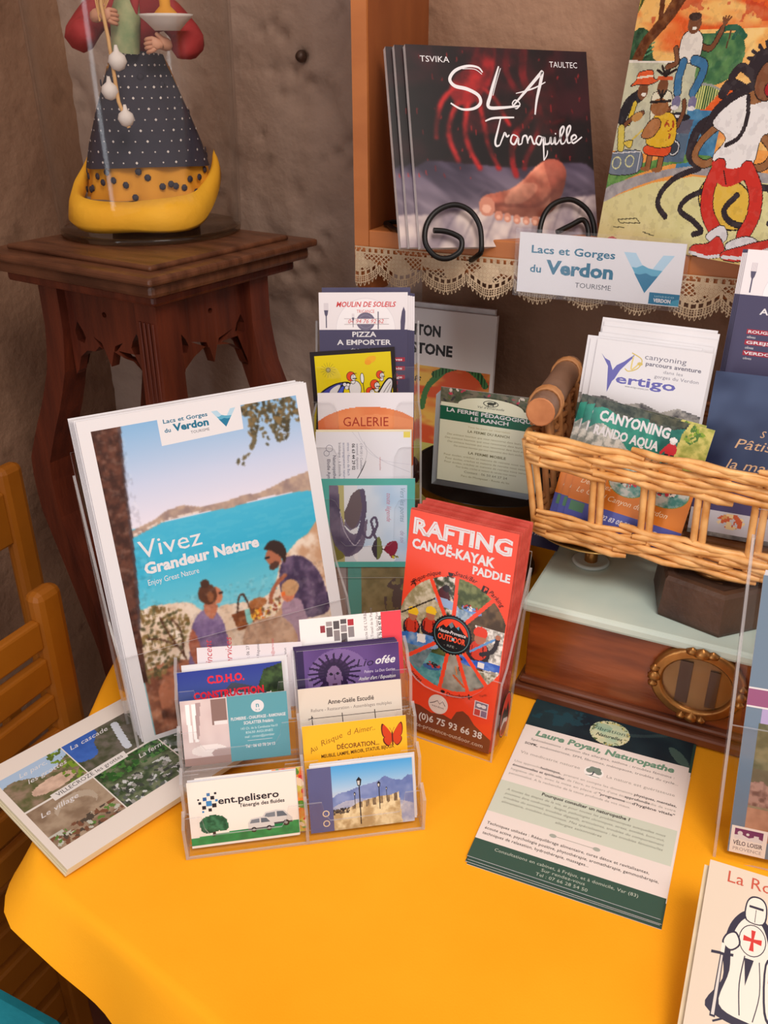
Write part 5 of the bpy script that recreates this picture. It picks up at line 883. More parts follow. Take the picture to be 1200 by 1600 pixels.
# ================================================================== yellow folding chairs
def chair(label, x, y, ztop, n_slats, gap, sh, lean=0.0):
    t = thing('folding_chair', label, 'chair', Matrix.Translation((x, y, -.75)), 'yellow wooden folding chairs'); Hh = ztop + .75; w = .40
    for s, nm in ((0, 'stile'), (-w, 'stile')):
        mb = MB(); mb.box((-.011, s - .017, 0), (.011, s + .017, Hh), .008); mb.build('stile', OCHRE, t)
    z = Hh - .03
    for i in range(n_slats): MB().box((-.006, -w + .015, z - sh), (.006, -.015, z), .003).build('slat', OCHRE, t); z -= sh + gap
    for i in range(6): MB().box((-.055, -w + .03, .44 - i * .055), (-.04, -.03, .48 - i * .055), .003).build('seat_slat', OCHRE, t)
    for s in (-.05, -w + .05): MB().box((-.04, s - .012, .05), (-.022, s + .012, .52), .003).build('leg', OCHRE, t)
    MB().box((-.008, -w + .01, .12), (.008, -.01, .15), .003).build('stretcher', OCHRE, t); return t
chair('yellow-ochre wooden folding chair with one broad top rail, farther from the table', -.862, .705, .118, 1, .02, .072)
chair('yellow-ochre wooden folding chair with close horizontal slats, against the table edge', -.655, .548, .083, 6, .012, .034)
TQ = mat('turquoise_cloth', (20, 130, 150), (30, 150, 168), 20, .8, bump=.1); st = thing('footstool', 'turquoise topped low stool on the floor at the near left corner of the table', 'stool', Matrix.Translation((-.548, .236, -.75)))
MB().box((-.080, -.14, .49), (.072, .098, .55), .012).build('cushion', TQ, st)
for a, b in ((-.06, -.11), (.05, -.11), (-.06, .07), (.05, .07)): MB().box((a - .012, b - .012, 0), (a + .012, b + .012, .49)).build('leg', WOODR, st)

# ================================================================== pedestal stand
PM = yawm((-.627, .734, 0), -8); pd = thing('pedestal_stand', 'dark carved wooden pedestal stand with curved legs in the wall corner', 'pedestal table', PM)
A, B_ = .30, .285   # slab: local x -A..0, y 0..B
MB().box((-A, 0, .3505), (0, B_, .3595), .003).box((-A + .008, .008, .335), (-.008, B_ - .008, .3507), .005).build('slab', WOODT, pd)
MB().box((-A + .026, .026, .3592), (-.026, B_ - .026, .3655), .0025).build('raised_plate', WOODT, pd)
MB().box((-A + .022, .022, .322), (-.022, B_ - .022, .3355), .004).build('moulding', WOODR, pd)
I = .040
def leg(cx, cy, dx, dy):
    zs = [.324, .27, .22, .17, .12, .07, .0, -.1, -.22, -.4, -.6, -.749]; of = [0, 0, .008, .028, .055, .078, .075, .045, .01, -.01, .0, .03]; hw = [.017, .017, .017, .018, .019, .02, .02, .018, .016, .015, .015, .018]
    zz = np.linspace(.324, -.749, 40); oo = np.interp(-zz, [-z for z in zs], of); ww = np.interp(-zz, [-z for z in zs], hw); mb = MB(); vs = []
    for z, o_, w in zip(zz, oo, ww):
        x, y = cx + dx * o_, cy + dy * o_; vs += [(x - w, y - w, z), (x + w, y - w, z), (x + w, y + w, z), (x - w, y + w, z)]
    fs = [(i * 4 + j, i * 4 + (j + 1) % 4, i * 4 + 4 + (j + 1) % 4, i * 4 + 4 + j) for i in range(39) for j in range(4)] + [(3, 2, 1, 0), (156, 157, 158, 159)]
    mb.add(vs, fs); return mb
X0, X1, Y0, Y1 = -A + .082, -.050, .050, B_ - .080
for cx, cy, dx, dy in ((X1, Y0, .12, -.12), (X1, Y1, 1.0, 0), (X0, Y0, -1.0, 0), (X0, Y1, -.4, 0)):
    l = leg(cx, cy, dx, dy).build('leg', WOODR, pd)
    if cx == X1 and cy == Y0:
        mb = MB()
        for d in (-.010, -.003, .004, .011): mb.box((cx + d - .0022, cy - .0195, -.1), (cx + d + .0022, cy - .016, .30), .0008)
        mb.build('reeding', WOODR, l)
def circ(x, y, r, n=14, sx=1, sy=1): return [(x + r * sx * math.cos(2 * math.pi * i / n), y + r * sy * math.sin(2 * math.pi * i / n)) for i in range(n)]
def apron(w):
    h = w / 2; out = [(-h, .115), (h, .115), (h, -.07)] + [(h - .006, -.06), (h - .014, -.03), (h - .028, -.014), (h * .52, -.012), (h * .34, .0), (h * .16, -.004), (.0, -.036), (-h * .16, -.004), (-h * .34, .0), (-h * .52, -.012), (-h + .028, -.014), (-h + .014, -.03), (-h + .006, -.06)] + [(-h, -.07)]
    L_ = [(-.052, .042), (-.058, .022), (-.056, .004), (-.044, .0), (-.040, .012), (-.044, .026)]; return [out, circ(0, .066, .0055, 10), L_, [(-x, y) for x, y in L_][::-1], [(-.036, .018), (-.020, -.0), (-.012, -.004), (-.016, .008)][::-1], [(.036, .018), (.020, -.0), (.012, -.004), (.016, .008)]]
for (x, y, rz, w) in (((X0 + X1) / 2, Y0, 0, X1 - X0 - .030), (X1, (Y0 + Y1) / 2, 90, Y1 - Y0 - .030), ((X0 + X1) / 2, Y1, 180, X1 - X0 - .030), (X0, (Y0 + Y1) / 2, 270, Y1 - Y0 - .030)):
    m_ = Matrix.Translation((x, y, .21)) @ Matrix.Rotation(rad(rz), 4, 'Z') @ Matrix.Rotation(rad(90), 4, 'X') @ Matrix.Translation((0, 0, -.006))
    MB().prism([[(x_ * min(1, w / .19) if abs(x_) < w / 2 - .03 else x_, .115 - (.115 - y_) * .62) for x_, y_ in lp_] for lp_ in apron(w)], .012, m_).build('apron', WOODR, pd)

# ================================================================== glass jar with the figurine
DC = Vector((-.7916, .9457, .3655)); jar = thing('glass_jar', 'tall clear glass jar over the figurine on the pedestal stand', 'glass jar', Matrix.Translation(DC))
MB().lathe([(.108, .004), (.1135, .010), (.1150, .05), (.1175, .14), (.1195, .30), (.121, .46), (.112, .50), (.108, .505), (.104, .50), (.1175, .455), (.1165, .30), (.1145, .14), (.1115, .05), (.1105, .010)], 72).build('glass_wall', GLASS, jar)
MB().lathe([(.1085, 0), (.1125, .002), (.1130, .006), (.1105, .008), (.09, .0045), (0.0, .004)], 72).build('thick_base', GLASSB, jar)
FD = -7 + 26   # figurine yaw (faces the viewer side)
DM = yawm(DC + Vector((.006, .0, .0)), 40)
dl = thing('santon_figurine', 'figurine of a peasant woman in a dark spotted apron inside the glass jar', 'figurine', DM)
def M_(c1, c2=None, r=.7, s=20, **k): return mat('fabric_or_paint', c1, c2, s, r, **k)
SKIN = M_((196, 140, 112), (206, 150, 122), .5); REDF = M_((150, 40, 44), (172, 56, 58), .8, 30); GRS = M_((130, 150, 110), (170, 170, 130), .9, 60)
DARKF = M_((46, 44, 58), (60, 54, 66), .85, 12); ORF = M_((206, 138, 34), (222, 156, 44), .8, 10); WHF = M_((216, 206, 202), (228, 220, 216), .7); HAIR = M_((70, 60, 58), (96, 86, 82), .9, 60); SHOE = M_((44, 32, 28), None, .6)
def fold(prof, n, c, amp, k, sx=1, sy=1):
    vs = []; m_ = len(prof)
    for i, (r, z) in enumerate(prof):
        for j in range(n):
            q = 2 * math.pi * j / n; rr = r + amp * (m_ - 1 - i) / (m_ - 1) * math.sin(k * q); vs.append((c[0] + rr * math.cos(q) * sx, c[1] + rr * math.sin(q) * sy, c[2] + z))
    fs = [(i * n + j, i * n + (j + 1) % n, (i + 1) * n + (j + 1) % n, (i + 1) * n + j) for i in range(m_ - 1) for j in range(n)] + [tuple((m_ - 1) * n + j for j in range(n))]
    return MB().add(vs, fs, True)
MB().lathe([(.055, .0), (.055, .014), (.0, .0145)], 24, (0, 0, .0045)).build('wooden_base', WOODT, dl)
for s in (-.02, .02): MB().lathe([(.012, 0), (.013, .006), (.010, .016), (.009, .035)], 12, (s, -.012, .019), sy=1.5).build('shoe', SHOE, dl)
sk = fold([(.077, .045), (.075, .052), (.068, .09), (.052, .14), (.036, .19), (.030, .202)], 72, (0, 0, 0), .004, 11, 1, .8).build('skirt', ORF, dl)
mb = MB(); rs = random.Random(3)
for i in range(70):
    q = 2 * math.pi * (i * .618 % 1); z = .049 + .03 * rs.random() if i < 46 else .08 + .10 * rs.random(); r = np.interp(z, [.045, .09, .14, .19], [.079, .071, .055, .038]) + .001
    mb.lathe([(.0042, 0), (.0036, .0012), (0, .0016)], 7, (0, 0, 0)); n_ = 21
    M0 = Matrix.Translation((r * math.cos(q), r * .8 * math.sin(q), z)) @ Matrix.Rotation(q, 4, 'Z') @ Matrix.Rotation(rad(90), 4, 'Y')
    for a_ in range(len(mb.v) - n_, len(mb.v)): mb.v[a_] = tuple(M0 @ Vector(mb.v[a_]))
tag(mb.build('printed_flower', DARKF, sk), kind='stuff')
# apron: front three quarters of a cone, with small pale spots
n = 44; vs = []; zz = [.083, .11, .14, .17, .196, .206]; rr = [.0765, .069, .058, .046, .035, .032]
for z, r in zip(zz, rr):
    for j in range(n + 1):
        q = rad(-178 + 166 * j / n + (0 if True else 0)); f_ = r + .0022 * math.sin(9 * q) * (1 - z * 3); vs.append((f_ * math.cos(q), f_ * .82 * math.sin(q), z - .004 * math.cos(q * 1) ** 2))
ap = MB().add(vs, [(i * (n + 1) + j, i * (n + 1) + j + 1, (i + 1) * (n + 1) + j + 1, (i + 1) * (n + 1) + j) for i in range(5) for j in range(n)], True).build('spotted_apron', DARKF, dl)
mb = MB()
for r_ in range(11):
    z = .088 + r_ * .0115; R1 = np.interp(z, zz, rr) + .0012
    for j in range(13):
        q = rad(-170 + 150 * (j + .5 * (r_ % 2)) / 13); s_ = .0011 if (j + r_) % 3 else .0017; x, y = (R1 + .0022 * math.sin(9 * q) * (1 - z * 3)) * math.cos(q), (R1 + .0022 * math.sin(9 * q) * (1 - z * 3)) * .82 * math.sin(q) - .0004
        tx, ty = -math.sin(q), math.cos(q); mb.add([(x - tx * s_, y - ty * s_, z), (x, y, z - s_), (x + tx * s_, y + ty * s_, z), (x, y, z + s_)], [(0, 1, 2, 3)])
tag(mb.build('white_spot', WHF, ap), kind='stuff')
def skin_body(name, J, Eg, m, parent, sub=1):
    me = bpy.data.meshes.new(name); me.from_pydata([j[0] for j in J], Eg, []); o = link(name, me, parent); me.materials.append(m)
    md = o.modifiers.new('skin', 'SKIN'); me.skin_vertices.new(name='s') if not me.skin_vertices else None
    for i, j in enumerate(J): me.skin_vertices[0].data[i].radius = (j[1], j[1] * (j[2] if len(j) > 2 else 1)); me.skin_vertices[0].data[i].use_root = (i == 0)
    md.use_smooth_shade = True; s = o.modifiers.new('sub', 'SUBSURF'); s.levels = sub; s.render_levels = sub
    bpy.context.view_layer.update(); nm = bpy.data.meshes.new_from_object(o.evaluated_get(bpy.context.evaluated_depsgraph_get())); o.modifiers.clear(); o.data = nm; nm.name = name; return o
LS, RS = Vector((-.034, 0, .258)), Vector((.034, 0, .258))
skin_body('red_blouse', [((0, 0, .200), .030, .8), ((0, 0, .225), .031, .8), ((0, 0, .258), .024, .8), ((0, 0, .276), .013), ((-.036, 0, .254), .018), ((-.066, -.014, .215), .0195), ((-.050, -.040, .232), .015), ((.036, 0, .254), .018), ((.068, -.012, .212), .020), ((.046, -.044, .212), .016)], [(0, 1), (1, 2), (2, 3), (2, 4), (4, 5), (5, 6), (2, 7), (7, 8), (8, 9)], REDF, dl)
def hand(cx, cy, cz, s, par):
    J = [((cx - s * .010, cy + .004, cz - .002), .0075), ((cx, cy - .004, cz), .0085, .7), ((cx + s * .007, cy - .008, cz + .001), .0075, .7)]; E_ = [(0, 1), (1, 2)]
    for i, l in enumerate((.9, 1.05, 1.0, .8)):
        z = cz + .0065 - i * .0042; b = len(J); J += [((cx + s * .012, cy - .011, z), .0026), ((cx + s * (.012 + .006 * l), cy - .008, z - .001), .0024), ((cx + s * (.012 + .008 * l), cy - .002, z - .002), .0021)]; E_ += [(2, b), (b, b + 1), (b + 1, b + 2)]
    b = len(J); J += [((cx + s * .002, cy - .010, cz + .007), .0029), ((cx + s * .008, cy - .012, cz + .012), .0025)]; E_ += [(1, b), (b, b + 1)]
    return skin_body('hand', J, E_, SKIN, par)
hand(-.036, -.052, .240, 1, dl); hand(.030, -.056, .212, -1, dl)
# head, scarf and hair (above the frame edge)
hd = MB(); hd.lathe([(.010, -.026), (.016, -.018), (.0205, -.006), (.022, .006), (.0205, .018), (.014, .027), (.0, .031)], 28, (0, -.002, .306), sy=1.08).lathe([(.009, -.04), (.0085, -.02)], 14, (0, 0, .300))
hd.tube([(0, -.024, .310), (0, -.030, .303), (0, -.025, .301)], [.0022, .0036, .002], 8); head = hd.build('head', SKIN, dl)
for s in (-1, 1):
    MB().lathe([(0, -.002), (.0022, 0), (0, .002)], 10, (s * .0085, -.0225, .310)).build('eye', SHOE, head); MB().lathe([(0, -.006), (.003, 0), (0, .006)], 8, (s * .0222, 0, .306)).build('ear', SKIN, head)
MB().tube([(-.006, -.0235, .2945), (0, -.025, .2935), (.006, -.0235, .2945)], [.001, .0016, .001], 6).build('mouth', REDF, head)
MB().lathe([(.0215, -.008), (.0245, .006), (.0235, .02), (.016, .031), (0, .0355)], 28, (0, .004, .307), sy=1.05).build('hair', HAIR, head)
MB().lathe([(.05, -.004), (.046, .002), (.028, .006), (.024, .022), (.0, .030)], 32, (0, .003, .326)).build('straw_hat', mat('straw', (206, 170, 100), (226, 190, 120), 80, .8), head)
# things carried: garlic string, herb basket, bowl of eggs
c = MB(); c.tube([(-.030, -.066, .290), (-.032, -.068, .25), (-.029, -.070, .22), (-.026, -.084, .155), (-.018, -.088, .128)], .0022, 6).build('garlic_stem', mat('dry_straw', (196, 150, 96), (214, 170, 116), 60, .8), dl)
for x, y, z, r in ((-.022, -.078, .196, .0105), (-.034, -.080, .166, .0098), (-.020, -.086, .138, .0094)): MB().lathe([(.001, -r), (r * .62, -r * .78), (r, -.1 * r), (r * .82, r * .5), (r * .3, r * .9), (.0015, r * 1.5)], 14, (x, y, z)).build('garlic_bulb', WHF, dl)
for k in range(7): MB().tube([(-.036, -.062, .235), (-.038 + k * .003, -.066, .262), (-.05 + k * .008, -.064, .30)], .001, 5).build('straw_stalk', mat('dry_straw2', (206, 160, 104), None, 40, .8) if k == 0 else bpy.data.materials['dry_straw2'], dl)
MB().lathe([(.014, 0), (.022, .008), (.028, .013), (.030, .016), (.028, .0155), (.02, .009), (.0, .004)], 30, (.036, -.066, .226)).build('white_bowl', WHF, dl)
MB().lathe([(.018, 0), (.012, .008), (.006, .014), (.0055, .07), (0, .072)], 16, (.036, -.066, .236)).build('orange_candle', ORF, dl)
MB().tube([(-.012, -.032, .205), (-.008, -.036, .240), (.0, -.030, .275)], [.016, .017, .010], 10).build('herb_bundle', GRS, dl)
MB().tube([(.004, -.045, .290), (.004, -.046, .255), (.003, -.042, .236)], [.006, .005, .001], 8).build('red_pepper', REDF, dl)
# yellow napkin wrapped round the foot of the figurine, ends raised
def napkin():
    vs = []; n = 60; prof = [(-.5, 0), (-.35, .55), (0, 1.0), (.35, .6), (.5, .0), (.25, -.35), (-.25, -.35)]; m_ = len(prof)
    for i in range(n + 1):
        t = i / n; q = rad(-200 + 220 * t); e = abs(2 * t - 1); w = .034 * (1 - e ** 4) ** .5 * (1 - .35 * e) + .001; z = .024 + .070 * e ** 3; R1 = .080 + .010 * (1 - e) + .004 * math.sin(9 * t); hgt = .022 * (1 - .3 * e ** 2) * (1 - e ** 6) + .002 + .012 * e * (1 - e)
        for a_, b_ in prof:
            r = R1 + a_ * w * .8 - .006 * math.sin(t * 17); zz_ = z + b_ * hgt + (-a_) * .012 + .002 * math.sin(13 * t + a_ * 4); vs.append((r * math.cos(q), r * math.sin(q), max(zz_, .0055)))
    fs = [(i * m_ + j, i * m_ + (j + 1) % m_, (i + 1) * m_ + (j + 1) % m_, (i + 1) * m_ + j) for i in range(n) for j in range(m_)]; fs += [tuple(range(m_)), tuple(n * m_ + j for j in range(m_))[::-1]]
    return MB().add(vs, fs, True)
o = napkin().build('folded_napkin', GOLD); o.matrix_world = yawm(DC + Vector((0, 0, -.002)), 26); tag(o, 'bright yellow folded napkin curved round the feet of the figurine in the jar', 'napkin')

# ================================================================== wall shelf with lace
sh = thing('wall_shelf', 'orange-brown wooden wall shelf carrying the comic albums', 'shelf', Matrix.Translation((-.50, .95, .387)))
pl = [(0, -.06), (.012, -.072), (.05, -.074), (.10, -.04), (.163, -.04), (.163, .75), (0, .75)]
MB().prism([pl], .018, Matrix.Rotation(rad(90), 4, 'Z') @ Matrix.Rotation(rad(90), 4, 'X')).build('side_panel', WOODO, sh)
o = sh.children[0]
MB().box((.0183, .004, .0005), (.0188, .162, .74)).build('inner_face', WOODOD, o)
MB().box((.018, .0, -.040), (1.05, .163, 0), .0015).build('shelf_board', WOODO, sh)
MB().prism([pl], .018, Matrix.Translation((1.05, 0, 0)) @ Matrix.Rotation(rad(90), 4, 'Z') @ Matrix.Rotation(rad(90), 4, 'X')).build('side_panel', WOODO, sh)
def lace():
    cell = .00062; Lx = .60; Hh = .052; nx, ny = int(Lx / cell), int(Hh / cell); u = (np.arange(nx) + .5) * cell; v = (np.arange(ny) + .5) * cell; U, V = np.meshgrid(u, v)
    D = .031 + .015 * np.abs(np.sin(np.pi * (U + .022) / .054)) ** .8; w = D - V; fr = lambda a, p: np.abs((a / p) % 1 - .5) * 2
    S = np.zeros(U.shape, bool); pic = (w > 0) & (w < .0045); S |= pic & (fr(U, .0050) < .22 + .55 * (w / .0045)) & ~((w > .0018) & (fr(U, .0050) < .25)); S |= (w >= .0040) & (w < .0052)
    mesh = (w >= .0052) & (w < .0115); S |= mesh & ((fr(U, .0027) > .62) | (np.abs(w - .0073) < .0004) | (np.abs(w - .0095) < .0004)); S |= (w >= .0112) & (w < .0128)
    hol = (w >= .0128) & (w < .0175); S |= hol & (fr(U + .0008, .0072) > .62); S |= (w >= .0170) & (w < .0184)
    r = w >= .0184; cl = (vnoise(U, V * 1.6, .018, 4, 2) > .47); S |= r & cl & ((fr(U + V, .0022) > .3) | (fr(U - V, .0022) > .3))
    S |= r & ~cl & ((fr(U + V * 1.2, .0062) > .72) | (fr(U - V * 1.2, .0062) > .72)); S |= (V < .0014) & (w > 0); S |= ((V > .0065) & (V < .0078) & (w > 0)); S &= ~((V > .0016) & (V < .0062) & (w > 0) & (fr(U, .0078) < .42)) | ((V < .0014)); S &= w > 0
    gx = np.arange(nx + 1) * cell; gz = np.arange(ny + 1) * cell; X, Z = np.meshgrid(gx, gz); Y = .0035 * np.sin(X * 116 + 1.2) * (Z / .05) + .002 * np.sin(X * 47) * (Z / .05) - .0008
    P = np.stack([X, -np.abs(Y) - .0012, -Z], -1).reshape(-1, 3); i = np.arange(ny)[:, None] * (nx + 1) + np.arange(nx)[None]; q = np.stack([i, i + nx + 1, i + nx + 2, i + 1], -1)[S]
    used, inv = np.unique(q, return_inverse=True); P = P[used]; q = inv.reshape(-1, 4); me = bpy.data.meshes.new('lace_trim'); me.vertices.add(len(P)); me.vertices.foreach_set('co', P.ravel()); me.loops.add(q.size); me.loops.foreach_set('vertex_index', q.ravel().astype(np.int32)); me.polygons.add(len(q)); me.polygons.foreach_set('loop_start', (np.arange(len(q)) * 4).astype(np.int32))
    try: me.polygons.foreach_set('loop_total', np.full(len(q), 4, np.int32))
    except Exception: pass
    me.update(calc_edges=True); me.materials.append(LACE); o = link('lace_trim', me); o.location = (-.498, .9485, .369); return o
tag(lace(), 'ecru bobbin lace edging with scallops hanging along the front of the shelf', 'lace')

o = link('orange_lit_tone_panel', MB().box((-.484, WY - .006, -.3), (1.5, WY - .003, 1.3)).mesh('orange_lit_tone_panel', PL2)); tag(o, kind='structure')  # same back wall; the orange light here is put into a browner panel colour
# ================================================================== albums on the shelf
SM = frame((-.391, .8923, .383), 42.9, 23.1, -2.2); slam = art_sla().mesh('printed_cover', PRINT_G)
BKB = mat('album_pages', (206, 200, 200), (226, 222, 222), 60, .6)
for du, dv, dz, lb in ((0, 0, 0, 'dark red and black art album with a bare foot, front of three'), (-9, 3, -9, 'dark art album directly behind the front one on the wire easel'), (-16, 5, -18, 'dark art album at the back of the three on the wire easel')):
    card('comic_album', lb, 'book', 210, 210, 7.5, SM @ Matrix.Translation((du / 1000, dv / 1000, dz / 1000)), slam, 'dark art albums on the wire easel', BKB, pname='printed_cover')
ez = thing('wire_easel', 'black wrought-iron scroll easel holding the dark albums', 'book stand', SM)
h1 = [(12.5, 15.9), (24, 15), (35.4, 11.5), (43, 5.5), (40.3, -6.2), (26.2, -13.4), (12.1, -10.6), (2.5, 2.8), (4.9, 21), (17.6, 35.7), (37.9, 42.2), (55.4, 35.4), (65, 18.6), (65, -5)]
h2 = [(154.6, 12), (172.1, 19.3), (187.5, 24.9), (193, 12), (187, -6), (168, -14), (148, -10), (134, 4), (138.9, 27.3), (152.6, 42.2), (174.2, 47), (192.5, 36.4), (199.9, 19), (199, -5)]
for h_ in (h1, h2):
    P = spline([(x / 1000, y / 1000, .010) for x, y in h_], 5); x0 = h_[-1][0] / 1000; P += [(x0, -.008, .006), (x0, -.009, -.01), (x0, -.009, -.03)]
    MB().tube(P, .0030, 8).build('scroll_hook', BLACKW, ez)
MB().tube(spline([(.065, -.009, -.03), (.05, .06, -.032), (.03, .16, -.034), (.06, .19, -.036), (.13, .16, -.034), (.18, .06, -.032), (.199, -.009, -.03)], 5), .0028, 8).build('back_frame', BLACKW, ez)
for p, ch in (((.03, .16, -.034), None),): 
    inv = SM.inverted(); foot = spline([inv @ Vector((-.36, 1.04, .50)), inv @ Vector((-.40, 1.03, .40)), inv @ Vector((-.471, .989, .391)), inv @ Vector((-.462, .965, .391)), inv @ Vector((-.435, .935, .391)), inv @ Vector((-.405, .925, .391))], 6)
    MB().tube(foot, .003, 8).build('rear_scroll', BLACKW, ez)
CMM = frame((-.2317, 1.0078, .3875), -29.3, 7.0)
card('comic_album', 'large hardback comic album with a sunset cover, right end of the shelf', 'book', 215, 300, 11, CMM, art_comic(), None, BKB, PRINT_G, pname='printed_cover')
SGM = frame((-.297, .938, .3375), 0, 0)
sg = card('tourism_sign', 'white laminated tourist office sign standing against the shelf edge under the albums', 'sign', 170, 62, 1.2, SGM, art_sign(), None, PAPER, PRINT_G, pname='printed_sign')
mb = MB(); ac_panel(mb, [(-.004, -.004), (.174, -.004), (.174, .066), (-.004, .066)], .0004, Matrix.Translation((0, 0, .0009))); mb.build('plastic_sleeve', [PLASTIC, ACRE], sg)

# ================================================================== big A4 brochures and their holder
AM = frame((-.4682, .4676, .008), 54.8, 16.5); T_ = lambda m, x=0, y=0, z=0, r=0: m @ Matrix.Translation((x / 1000, y / 1000, z / 1000)) @ Matrix.Rotation(rad(r), 4, 'Z')
card('tourist_brochure', 'front large lake and picnic brochure with white border in the clear stand', 'brochure', 210, 297, 2.2, AM, art_a4(), None, PAPER, PRINT_G, pname='printed_cover')
bm_ = body_mesh('tourist_brochure', 210, 297, 2.2, PAPER)
for i in range(1, 8):
    o = link('tourist_brochure', bm_); o.matrix_world = T_(AM, random.uniform(-.8, .8) - .4 * i, random.uniform(-.4, .8) + .3 * i, -2.6 * i); tag(o, 'one of the white-edged large brochures stacked behind the lake cover', 'brochure', 'large brochures stacked behind the front one')
ho = thing('brochure_holder', 'large clear acrylic stand holding the lake and picnic brochures', 'brochure holder', AM)
mb = MB(); ac_panel(mb, [(-.005, -.007), (.215, -.007), (.215, .084), (-.005, .088)], .0022, Matrix.Translation((0, 0, .0016))); mb.build('front_pocket', [ACR, ACRE], ho)
mb = MB(); ac_panel(mb, [(-.005, -.007), (.215, -.007), (.215, .27), (-.005, .27)], .0022, Matrix.Translation((0, 0, -.032))); mb.build('back_panel', [ACR, ACRE], ho)
RY = Matrix.Rotation(rad(90), 4, 'Y')
for x in (-.0072, .215): mb = MB(); ac_panel(mb, [(.032, -.007), (-.0038, -.007), (-.0038, .086), (.010, .12), (.030, .25), (.032, .25)], .0022, Matrix.Translation((x, 0, 0)) @ RY); mb.build('side_panel', [ACR, ACRE], ho)
mb = MB(); ac_panel(mb, [(-.005, -.004), (.215, -.004), (.215, .032), (-.005, .032)], .0022, Matrix.Translation((0, -.0075, 0)) @ Matrix.Rotation(rad(-90), 4, 'X')); mb.build('base_panel', [ACR, ACRE], ho)

# ================================================================== rafting leaflets and their holder
RM = frame((-.2871, .5999, .0065), -1.2, 9.5, -.8); RED = mat('red_leaflet_edge', (196, 70, 58), (216, 96, 84), 90, .6)
card('rafting_leaflet', 'front red leaflet about rafting and kayaking in the narrow clear holder', 'leaflet', 99, 210, 1.2, RM, art_raft(), None, RED, PRINT_G)
bm_ = body_mesh('rafting_leaflet', 99, 210, 1.5, RED)
for i in range(1, 15):
    o = link('rafting_leaflet', bm_); o.matrix_world = T_(RM, random.uniform(-.6, .8) + .15 * i, random.uniform(-1.5, 1.5) + (3 if i > 9 else 0), -2.1 * i + .4); tag(o, 'one of the red leaflets packed behind the front rafting leaflet', 'leaflet', 'red leaflets stacked behind the front one')
ho = thing('leaflet_holder', 'narrow clear acrylic box holding the red rafting leaflets', 'leaflet holder', RM)
def lip(w, h, ht, n=10, m_=8):
    """front panel with a scooped upper edge (mm)"""
    P = [(-3, -6), (w + 3, -6), (w + 3, ht)]
    for i in range(n + 1): t = i / n; x = w + 3 - m_ - (w + 6 - 2 * m_) * t; P.append((x, h + (ht - h) * abs(2 * t - 1) ** 3))
    P.append((-3, ht)); return [(x / 1000, y / 1000) for x, y in P]
mb = MB(); ac_panel(mb, lip(99, 46, 74), .002, Matrix.Translation((0, 0, .0012))); mb.build('front_pocket', [ACR, ACRE], ho)
mb = MB(); ac_panel(mb, [(-.003, -.006), (.102, -.006), (.102, .185), (-.003, .185)], .002, Matrix.Translation((0, 0, -.036))); mb.build('back_panel', [ACR, ACRE], ho)
for x in (-.005, .102): mb = MB(); ac_panel(mb, [(.036, -.006), (-.0032, -.006), (-.0032, .072), (.006, .085), (.034, .17), (.036, .17)], .002, Matrix.Translation((x, 0, 0)) @ RY); mb.build('side_panel', [ACR, ACRE], ho)
mb = MB(); ac_panel(mb, [(-.003, -.003), (.102, -.003), (.102, .036), (-.003, .036)], .002, Matrix.Translation((0, -.0065, 0)) @ Matrix.Rotation(rad(-90), 4, 'X')); mb.build('base_panel', [ACR, ACRE], ho)
a = Art(); a.ell(0, 0, 13, 23, (40, 30, 34), n=36); a.ell(0, 0, 12, 22, (190, 140, 130), n=36); a.ell(0, 0, 11.6, 21.4, (206, 60, 44), n=36); a.poly([(-10, -8), (-10, 4), (-4, 10), (0, 4), (4, 12), (9, 2), (10, -8)], (34, 30, 34)); a.poly([(-9, -9), (-4, -2), (2, -4), (8, -6), (8, -10), (-9, -12)], (200, 190, 190)); a.ell(0, -14, 7, 6, (130, 60, 40), n=20)
o = link('round_sticker', a.mesh('round_sticker'), ho); o.matrix_local = Matrix.Translation((.1043, .034, -.017)) @ RY; tag(o, 'oval red and black sticker')

# ================================================================== leaflet stack lying on the cloth
GRN = mat('dark_green_sheet_edge', (92, 106, 96), (200, 200, 190), 300, .6); LM = frame((-.1646, .4841, .003), 2.3, 90)
card('naturopathy_leaflet', 'dark green and cream naturopathy leaflet on top of the flat stack on the cloth', 'leaflet', 148, 210, .5, LM, art_leaf(), None, PAPER, PRINT, pname='printed_front')
a = Art(); a.rect(0, 0, 148, 210, (50, 78, 68)); a.rect(0, 24, 148, 168, (240, 228, 222)); um = a.mesh('printed_front')
for i, (dx, dy, r) in enumerate(((1.2, -2.5, -.3), (.2, -4.5, .3), (1.8, -6, -.2))):
    card('naturopathy_leaflet', ('green and cream leaflet directly under the top naturopathy leaflet', 'second leaflet down under the top naturopathy leaflet', 'lowest naturopathy leaflet, lying on the cloth')[i], 'leaflet', 148, 210, .5, T_(LM, dx, dy, -.75 * (i + 1), r), um, 'naturopathy leaflets under the top one', PAPER)

